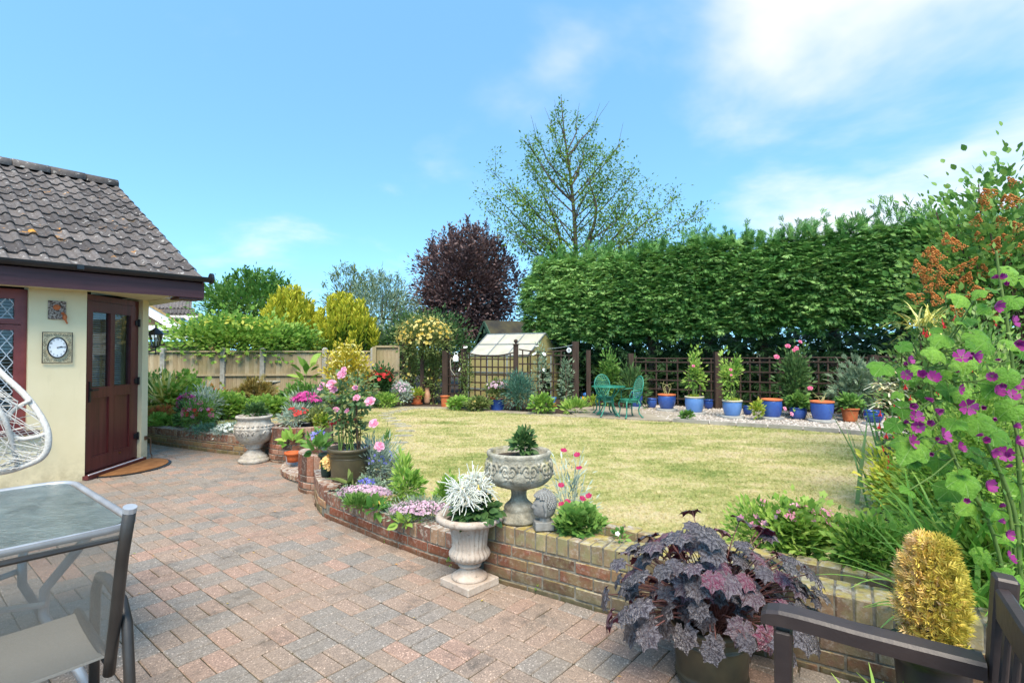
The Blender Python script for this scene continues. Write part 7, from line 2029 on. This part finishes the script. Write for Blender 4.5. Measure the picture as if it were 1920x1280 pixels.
for px, py in ((1057, 845), (1082, 853), (1010, 897), (1052, 910), (1086, 878), (1053, 946), (1104, 930), (1064, 941), (1092, 935)):
    bloom(ly, FLM, atd(px, py, 3.6), .022, (0, -.5, .8))
lb('bright geranium leaves spilling over the wall beside the stone bust', 1088, 1000, 92, 950, G_MID, T_LOB, .036, 620, bias=.3, z=.33, depth=3.32, name='geranium', cat='plant')
vi = lb('single white viola growing between the brick rows', 1160, 1012, 34, 994, G_MID, T_OV, .035, 40, z=.35, depth=3.2, per=4, name='viola', cat='flowers', stems=0); bloom(vi, rose_mesh(F_WHITE), atd(1158, 1000, 3.12), .014)

# ---- heuchera: each leaf on its own stalk
def m_heuchera():
    t = NT('heuchera_leaf'); v = t.coord('Object'); s = t.node('ShaderNodeSeparateXYZ'); t.l.new(v, s.inputs[0])
    an = t.math('ARCTAN2', s.outputs['X'], s.outputs['Y']); ve = t.math('ABSOLUTE', t.math('SINE', t.math('MULTIPLY', an, 3.5)))
    vein = t.ramp(ve, [(0.0, 1.0), (.16, 0.0)]); br = t.ramp(t.noise(5, 5, .7, vec=v), [(.40, 0.0), (.58, 1.0)])
    c = t.ramp(t.attr('rnd'), [(0, rgb('#20171a')), (.45, rgb('#2e2327')), (.75, rgb('#40343a')), (1, rgb('#66203a'))])
    c = t.mix(t.math('MULTIPLY', br, .5), c, rgb('#928c90')); c = t.mix(vein, c, rgb('#241a1b'))
    bf = t.geo('Backfacing'); c = t.mix(bf, c, rgb('#79213c'))
    return t.done(t.principled(c, .28, 0, t.bump(t.noise(6, 3, vec=v), .6, .08), .6))
M_HEU = m_heuchera()
def heuchera():
    c = Vector((.895, 2.45, .27)); th = thing('heuchera', 'large heuchera with lobed purple black leaves in the big bronze pot', 'heuchera', c)
    ms = []
    for i in range(6):
        random.seed(40 + i); tv, tf = t_lobed(7, .20, .18 + .05 * i, True, .05, 335); m = MB(); tv = tv + np.stack([0 * tv[:, 0], 0 * tv[:, 1], RNG.normal(0, .03, len(tv))], 1)
        ms.append(m.add([tuple(q) for q in tv], tf, i / 5).mesh('leaf', M_HEU, True))
    stalk = MB(); rr = random.Random(77)
    for k in range(230):
        a = rr.uniform(0, 2 * math.pi); e = math.asin(rr.uniform(-.28, 1.0)); rad = rr.uniform(.72, 1.04) if k < 150 else rr.uniform(.4, .75)
        d = Vector((math.cos(a) * math.cos(e), math.sin(a) * math.cos(e), math.sin(e)))
        p = c + Vector((d.x * .47, d.y * .40, d.z * (.42 if d.z > 0 else .3) + .06)) * 1.0 * rad
        if p.z < .12 or (p.y < 2.34 and p.z < .33 and abs(p.x - c.x) < .3): continue
        if p.y > 2.80 and p.z < .42: continue
        nrm = (d * .75 + Vector((0, -.1, .75)) + Vector((rr.gauss(0, .3), rr.gauss(0, .3), rr.gauss(0, .2)))).normalized()
        yv = (Vector((d.x, d.y, -.35)) + Vector((rr.gauss(0, .3), rr.gauss(0, .3), 0))); yv = (yv - nrm * yv.dot(nrm)).normalized(); x = yv.cross(nrm)
        place('leaf', rr.choice(ms), th, TRS(p, Matrix((x, yv, nrm)).transposed(), rr.uniform(.058, .092)))
        b = c + Vector((rr.gauss(0, .04), rr.gauss(0, .04), -.03)); stalk.tube(catmull([b, b * .45 + p * .55 + Vector((0, 0, .05)), p], 3), .0032, .0022, n=4, cap=False)
    part('stalk', stalk, surf('reddish_stalk', rgb('#5a3733'), rgb('#7d5550'), 20, .7), th, kind='stuff')
heuchera()

# ---- right-hand bed
lb('mass of hardy geranium leaves with small pink flowers at the lawn edge', 1500, 1045, 160, 940, G_BRT, T_LOB, .030, 1500, z=.22, depth=3.15, name='geranium', cat='flowers', ky=.6, fl=((36, T_FL5, .020, F_PINK, 'pink_blossom', .35),), stems=24, bias=.15)
lb('leafy green shoots between the golden conifer and the bench', 1630, 1100, 120, 975, G_BRT, T_LEAF, .05, 1500, z=.25, depth=2.9, name='plant', cat='plant', stems=22, upb=.3, bias=.0, stemmat=M_STEM)
lb('green shoots with pink flowers on the lawn side of the heuchera', 1420, 1030, 110, 940, G_BRT, T_LEAF, .04, 800, z=.22, depth=3.3, name='geranium', cat='flowers', fl=((14, T_FL5, .02, F_PINK, 'pink_blossom', .4),), stems=16, bias=.05)
lb('low yellow green plants edging the right of the lawn', 1690, 960, 150, 850, G_YEL, T_LEAF, .06, 1700, z=LZ, depth=4.3, name='plant', cat='plant', upb=.3, bias=.15, ky=.6)
lb('light green foliage mass behind the arching daylily leaves', 1760, 1000, 170, 860, G_BRT, T_LEAF, .07, 1800, z=LZ, depth=3.6, name='plant', cat='plant', ky=.6, bias=.15)
lb('fine leaved green shrub filling the border below the fuchsia', 1800, 960, 260, 760, G_BRT, T_LEAF, .05, 4200, z=LZ, depth=3.4, name='shrub', cat='shrub', ky=.5, shell=.2, bias=.15)
lb('grassy green growth behind the bench back', 1860, 1150, 200, 960, G_BRT, T_NARROW, .10, 1500, z=.2, depth=2.75, name='plant', cat='plant', upb=.6, bias=.2)
lb('fine bright foliage between the mallow stems', 1850, 1000, 210, 600, G_BRT, T_LEAF, .036, 4200, z=.2, depth=2.75, name='shrub', cat='shrub', ky=.4, shell=.0, zmin=-1, spread=.16, per=20, bias=.15, stems=10)
dl_ = thing('daylily', 'clump of long arching daylily leaves at the right', 'daylily', (2.35, 2.75, .2))
for k, (x, y) in enumerate(((2.25, 2.85), (2.5, 2.6), (2.75, 2.4), (2.55, 3.0), (2.1, 2.45))): blades('leaves', dl_, (x, y, .22), 55, .72, .022, green('daylily_leaf', '#5f8f36', '#82ae4c', '#a6c868', trans=.4) if k == 0 else bpy.data.materials['daylily_leaf'], .07, (28, 72), .95, (175, 65), 8)
sb_ = thing('strap_leaf_plant', 'strappy green leaves growing under the bench', 'plant', (1.42, 1.98, 0.0)); blades('leaves', sb_, (1.42, 2.0, .02), 40, .26, .02, G_BRT, .07, (30, 80), .8)
# golden dwarf conifer
def thuja():
    c = Vector((1.585, 2.06, .32)); th = thing('golden_conifer', 'golden orange dwarf conifer in a black nursery pot', 'conifer', c)
    n = 3000; zz = RNG.random(n) ** .85; rad = .092 * np.sin(np.pi * np.clip(.10 + zz * .86, 0, 1)) ** .55; a = RNG.uniform(0, 2 * np.pi, n); rr_ = rad * RNG.uniform(.6, 1.08, n)
    P = np.stack([c.x + rr_ * np.cos(a), c.y + rr_ * np.sin(a), c.z + .43 * zz + .0 * rr_], 1); d = np.stack([np.cos(a) * .8, np.sin(a) * .8, .55 + .6 * zz], 1) + RNG.normal(0, .25, (n, 3))
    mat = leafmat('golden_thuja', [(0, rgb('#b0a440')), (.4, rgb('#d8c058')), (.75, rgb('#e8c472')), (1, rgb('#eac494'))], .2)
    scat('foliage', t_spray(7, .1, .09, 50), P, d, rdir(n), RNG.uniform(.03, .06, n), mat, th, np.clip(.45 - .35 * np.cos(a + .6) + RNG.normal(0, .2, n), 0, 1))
    part('trunk', MB().tube([c - Vector((0, 0, .05)), c + Vector((0, 0, .42))], .02, .006, n=6), M_BARKD, th)
thuja()
# lilac with spent orange panicles
ll = bush('tall lilac shrub with spent orange flower heads at the right edge', 1890, 900, 430, 318, G_MID, t_ovate(.72, .2), .070, 9500, depth=5.6, name='lilac', cat='shrub', spread=.11, shell=.3, bias=.2, stems=120, stemmat=M_STEMB, ky=.75)
pan = [(1735, 483), (1745, 518), (1722, 512), (1738, 545), (1728, 562), (1765, 540), (1760, 490), (1775, 458), (1790, 512), (1795, 540), (1810, 535), (1850, 390), (1865, 365), (1842, 380), (1880, 420), (1905, 350), (1910, 385), (1885, 480), (1900, 540), (1850, 555), (1805, 585), (1835, 448), (1760, 572), (1895, 450), (1870, 590), (1915, 470), (1752, 505), (1780, 560), (1815, 500), (1742, 530), (1830, 420), (1860, 470), (1888, 385), (1820, 560), (1770, 520), (1845, 520), (1912, 430), (1800, 470)]
m0 = MB(); rr = random.Random(6)
for k in range(120):
    t = rr.random(); r_ = .42 * (1 - t) * rr.uniform(.5, 1) + .05; a = rr.uniform(0, 6.28); m0.ball((r_ * math.cos(a), r_ * math.sin(a), t), rr.uniform(.035, .06), 4, 3, rnd=rr.random())
PANM = m0.mesh('panicle', F_ORNG, True)
for px, py in pan:
    dy = random.uniform(-.55, -.25); dv = Vector((random.uniform(-.9, .3), random.uniform(-.5, .2), random.uniform(.2, 1))).normalized(); x = dv.orthogonal().normalized()
    place('panicle', PANM, ll, TRS(atd(px, py, 5.3 + dy + .25), Matrix((x, dv.cross(x), dv)).transposed(), random.uniform(.10, .16)))['kind'] = 'stuff'
# fuchsia
fu = bush('fuchsia bush with hanging red flowers', 1800, 930, 290, 585, green('fuchsia_leaf', '#4b6a30', '#6f8c4a', '#9aa66c'), T_LEAF, .05, 8000, depth=4.3, name='fuchsia', cat='shrub', spread=.14, shell=.3, stems=14, stemmat=M_STEMB, ky=.6)
fm = MB()
for k in range(4):
    a = math.pi / 2 * k; c, s = math.cos(a), math.sin(a); fm.add([(0, 0, 0), (.18 * c - .1 * s, .18 * s + .1 * c, -.3), (.35 * c, .35 * s, -.62), (.18 * c + .1 * s, .18 * s - .1 * c, -.3)], [(0, 1, 2, 3)], .3 + .1 * k)
fm.tube([(0, 0, .35), (0, 0, 0)], .05, .08, n=5, rnd=.4); fm.tube([(0, 0, -.1), (0, 0, -.6)], .12, .08, n=6, rnd=.1); FUM = fm.mesh('fuchsia_flower', F_RED)
fcl = [(1665, 800), (1672, 805), (1660, 812), (1678, 815), (1668, 855), (1673, 860), (1668, 868), (1690, 765), (1675, 765), (1720, 690), (1730, 695), (1740, 703), (1745, 630), (1770, 610), (1770, 600), (1790, 595), (1730, 620), (1735, 622), (1755, 628), (1865, 600), (1870, 608), (1760, 730), (1700, 720), (1725, 735), (1650, 770), (1655, 840), (1715, 850), (1820, 690), (1840, 668), (1705, 745), (1690, 780), (1683, 790), (1652, 795), (1662, 790), (1745, 695), (1752, 735), (1785, 745), (1808, 745)]
for px, py in fcl: place('fuchsia_flower', FUM, fu, TRS(atd(px + random.uniform(-4, 4), py + random.uniform(-4, 4), 3.72), Matrix.Rotation(random.uniform(0, 3), 3, 'Z') @ Matrix.Rotation(random.uniform(-.3, .3), 3, 'X'), random.uniform(.04, .055)))
vg = thing('variegated_grass', 'tuft of cream striped narrow leaves hanging by the fuchsia', 'plant', (3.35, 4.4, .15)); blades('leaves', vg, atd(1728, 612, 4.35), 70, .30, .012, G_VAR, .05, (-20, 70), 1.2)
part('stem', MB().tube([(3.3, 4.4, .1), atd(1728, 612, 4.35)], .012, n=5), M_STEMB, vg)
iw = thing('iris_clump', 'clump of faded cream iris flowers with sword leaves', 'iris', (3.2, 4.55, .15)); blades('leaves', iw, (3.25, 4.5, .12), 34, 1.0, .032, green('iris_leaf', '#4f7a4a', '#719a64', '#93b07c'), .12, (62, 84), .15)
im = MB(); rr = random.Random(3)
for k in range(11):
    d = Vector((rr.uniform(-1, 1), rr.uniform(-1, 1), rr.uniform(-.2, 1))).normalized(); s = Vector((rr.gauss(0, .3), rr.gauss(0, .3), 0)); im.bar(Vector((0, 0, 0)), d * .5 + s * .3, .14, .02, rnd=rr.random()); im.bar(d * .48 + s * .3, d * .85 + s + Vector((0, 0, -.4)), .17, .02, rnd=rr.random())
IRM = im.mesh('iris_flower', green('cream_petal', '#bfa56a', '#d6cda8', '#dedcd0', trans=.3))
for px, py in ((1645, 722), (1658, 730), (1668, 738), (1680, 700), (1690, 715), (1672, 722), (1650, 758), (1690, 735), (1664, 752), (1700, 725)): place('iris_flower', IRM, iw, TRS(atd(px, py, 4.35), Matrix.Rotation(random.uniform(0, 6), 3, 'Z'), random.uniform(.06, .085)))
# mallow
def m_malf():
    t = NT('mallow_petal'); v = t.coord('Object'); s = t.node('ShaderNodeSeparateXYZ'); t.l.new(v, s.inputs[0])
    an = t.math('ARCTAN2', s.outputs['X'], s.outputs['Y']); ve = t.math('ABSOLUTE', t.math('SINE', t.math('MULTIPLY', an, 12.5)))
    c = t.ramp(t.attr('rnd'), [(0, rgb('#7a1c64')), (.5, rgb('#962f7c')), (1, rgb('#ab4f94'))])
    c = t.mix(t.ramp(ve, [(0.0, .8), (.35, 0.0)]), c, rgb('#4d0f40'))
    b = t.principled(c, .6, 0, None, .2); tr = t.node('ShaderNodeBsdfTranslucent'); t.l.new(c, tr.inputs[0])
    m = t.node('ShaderNodeMixShader'); m.inputs[0].default_value = .3; t.l.new(b, m.inputs[1]); t.l.new(tr.outputs[0], m.inputs[2]); return t.done(m.outputs[0])
F_MAL = m_malf()
def mallow():
    th = thing('mallow', 'tall mallow with magenta flowers and large lobed leaves at the right edge', 'mallow', (2.2, 2.35, .2))
    D = 2.35; base = Vector((2.25, 2.35, .18))
    paths = [[(1900, 1180), (1862, 1000), (1800, 880), (1755, 770), (1738, 690)], [(1915, 1150), (1880, 900), (1800, 740), (1760, 660)], [(1912, 900), (1905, 780), (1895, 650), (1874, 520), (1868, 470)], [(1918, 1100), (1900, 950), (1830, 800), (1740, 715), (1690, 680)], [(1960, 1100), (1930, 900), (1890, 760)], [(1915, 1180), (1895, 1050), (1905, 960)]]
    pts_all = []
    for i, pp in enumerate(paths):
        pts = catmull([base + Vector((.05 * i - .1, 0, 0))] + [atd(x, y, D + .05 * (i % 3) - .04) for x, y in pp], 5); pts_all += pts[6:]
        part('stem', MB().tube(pts, .010, .005, n=7), M_STEM, th, smooth=True)
    lm = []; rr = random.Random(19)
    for i in range(6):
        tv, tf = t_broad(5, .16, .12 + .13 * i, .05, 335, i); lm.append(MB().add([tuple(q) for q in tv], tf, i / 5).mesh('leaf', G_MALL, True))
    L = [(1655, 686, 32), (1800, 553, 34), (1830, 628, 36), (1878, 505, 34), (1747, 655, 30), (1775, 690, 34), (1690, 765, 30), (1715, 828, 44), (1778, 730, 34), (1832, 785, 40), (1868, 722, 34), (1848, 640, 34), (1890, 700, 30), (1805, 895, 38), (1780, 918, 34), (1858, 812, 38), (1905, 905, 44), (1900, 762, 34), (1842, 858, 36), (1680, 795, 26), (1730, 690, 28), (1812, 670, 28), (1770, 630, 30), (1900, 560, 30), (1700, 700, 24), (1760, 860, 34), (1825, 940, 36), (1880, 1005, 34), (1845, 1040, 30), (1900, 640, 34), (1920, 520, 30), (1810, 600, 26), (1870, 955, 30), (1735, 740, 24), (1900, 1080, 30), (1790, 790, 30), (1860, 880, 28)]
    rr = random.Random(19)
    L += [(rr.uniform(1680, 1930), rr.uniform(540, 1060), rr.uniform(14, 24)) for _ in range(34)]
    for px, py, r_ in L:
        p = atd(px, py, D + rr.uniform(-.18, .12)); n = Vector((rr.uniform(-.5, .3), rr.uniform(-.95, -.25), rr.uniform(.55, 1.0))).normalized(); y = Vector((rr.uniform(-1, .6), rr.uniform(-.6, .1), -.3)); y = (y - n * y.dot(n)).normalized()
        place('leaf', rr.choice(lm), th, TRS(p, Matrix((y.cross(n), y, n)).transposed(), r_ * D / FPX * .86))
        q = min(pts_all, key=lambda v: (v - p).length); part('leaf_stalk', MB().tube([q, (p + q) / 2 + Vector((0, 0, -.01)), p], .0035, .0025, n=5), M_STEM, th)
    FMS = []
    for op, up_ in ((1.0, .45), (.8, .75), (.5, 1.05), (.22, 1.1)):
      fmb = MB()
      for i in range(5):
        a = 2 * math.pi * i / 5; c, s = math.cos(a), math.sin(a); vs = []
        for x, y, z in ((0, .04, 0), (.30, .42, .30), (.46, .80, .72), (.30, 1.0, .98), (.0, .90, .86), (-.30, 1.0, 1.04), (-.46, .80, .76), (-.30, .42, .32), (0, .5, .27)):
            x *= op ** .5; y = y * op + .02; z = z * up_ + rr.uniform(-.05, .05); vs.append((x * c - y * s, x * s + y * c, z))
        fmb.add(vs, [(0, 1, 8), (1, 2, 8), (2, 3, 8), (3, 4, 8), (4, 5, 8), (5, 6, 8), (6, 7, 8), (7, 0, 8)], .3 + .15 * i)
      fmb.tube([(0, 0, 0), (0, 0, .3)], .05, .03, n=6, rnd=1.0); FMS.append(fmb.mesh('flower', F_MAL, True))
    fl = [(1858, 522), (1866, 573), (1900, 603), (1803, 670), (1865, 675), (1700, 685), (1860, 705), (1868, 735), (1815, 762), (1733, 745), (1722, 800), (1717, 782), (1755, 825), (1748, 848), (1797, 840), (1845, 825), (1888, 855), (1885, 876), (1850, 910), (1871, 976), (1893, 1045), (1905, 830), (1912, 652), (1826, 668), (1727, 706), (1712, 760), (1900, 800), (1880, 720)]
    fl += [(x + rr.uniform(-40, 40), y + rr.uniform(-45, 45)) for x, y in fl]
    for px, py in fl:
        p = atd(px, py, D - rr.uniform(.12, .26)); n = Vector((rr.uniform(-1.1, .7), -1, rr.uniform(-.4, .8))).normalized(); x = n.orthogonal().normalized()
        place('flower', rr.choice(FMS[:3] if rr.random() < .8 else FMS[3:]), th, TRS(p, Matrix((x, n.cross(x), n)).transposed() @ Matrix.Rotation(rr.uniform(0, 6), 3, 'Z'), rr.uniform(.021, .033)))
    P = []
    for q in pts_all:
        for k in range(3): P.append(np.array(q) + RNG.normal(0, .03, 3))
    P = np.array(P); scat('buds_and_bracts', T_LEAF, P, rdir(len(P), -.2, 1), rdir(len(P), 0, 1), RNG.uniform(.015, .04, len(P)), G_MAL, th, kind='stuff')
def m_mal():
    t = NT('mallow_leaf'); v = t.coord('Object'); s = t.node('ShaderNodeSeparateXYZ'); t.l.new(v, s.inputs[0])
    an = t.math('ARCTAN2', s.outputs['X'], s.outputs['Y']); ve = t.math('ABSOLUTE', t.math('SINE', t.math('MULTIPLY', an, 2.7)))
    c = t.ramp(t.attr('rnd'), [(0, rgb('#497a1f')), (.5, rgb('#64952c')), (1, rgb('#84b040'))])
    c = t.mix(t.ramp(t.noise(3.5, 5, .65, vec=v), [(.4, 0.0), (.65, .5)]), c, rgb('#3d6a1e'))
    c = t.mix(t.ramp(ve, [(0.0, .55), (.10, 0.0)]), c, rgb('#a3bb78'))
    c = t.mix(t.ramp(t.voro(14, vec=v), [(.04, .5), (.07, 0.0)]), c, rgb('#c8d0a8'))
    b = t.principled(c, .5, 0, t.bump(t.noise(7, 4, vec=v), .4, .05), .3); tr = t.node('ShaderNodeBsdfTranslucent'); t.l.new(c, tr.inputs[0])
    m = t.node('ShaderNodeMixShader'); m.inputs[0].default_value = .3; t.l.new(b, m.inputs[1]); t.l.new(tr.outputs[0], m.inputs[2]); return t.done(m.outputs[0])
G_MALL = m_mal(); G_MAL = green('mallow_bract', '#4d7030', '#6b8a40', '#8ca856')
mallow()
n = 90; lx = RNG.uniform(-3.6, 1.2, n); ly_ = RNG.uniform(1.6, 6.2, n); ok = [i for i in range(n) if ly_[i] < 5.4 - .92 * (lx[i] + 2.0)]
o = scat('leaf_litter', T_LEAF, np.stack([lx[ok], ly_[ok], np.full(len(ok), .006)], 1), rdir(len(ok), -.02, .1), np.tile((0, 0, 1.), (len(ok), 1)), RNG.uniform(.012, .034, len(ok)), green('fallen_leaf', '#8a6a3a', '#a08a45', '#c08a4c', '#7f8c40', trans=0), None)
tag(o, 'small fallen leaves and petals scattered on the paving', 'leaf litter', kind='stuff')
n = 9000; gx_ = RNG.uniform(2.9, 11, n); gy_ = RNG.uniform(.8, 9.5, n); ok = (gx_ * .45 + gy_ > 3.0) & (gx_ > .80 * gy_ + .45)
P = np.stack([gx_[ok], gy_[ok], np.full(ok.sum(), LZ)], 1); o = scat('ground_cover', T_LEAF, P, rdir(len(P), .3, .9), rdir(len(P), 0, 1), RNG.uniform(.06, .20, len(P)), G_MID, None)
tag(o, 'low green ground cover below the shrubs at the right', 'ground cover', kind='stuff')
# weeds and fallen leaves on the paving
for i, (px, py, c) in enumerate(((729, 1016, G_BRT), (838, 1062, G_BRT), (1010, 1112, G_BRT), (1585, 1262, G_MID))):
    bush('little green weed in the paving joint %s' % ('below the low wall', 'left of the fluted urn', 'right of the fluted urn', 'under the bench')[i], px, py, 16, py - 12, c, T_LEAF, .02, 16, z=0, per=4, name='weed', cat='weed', stems=0)
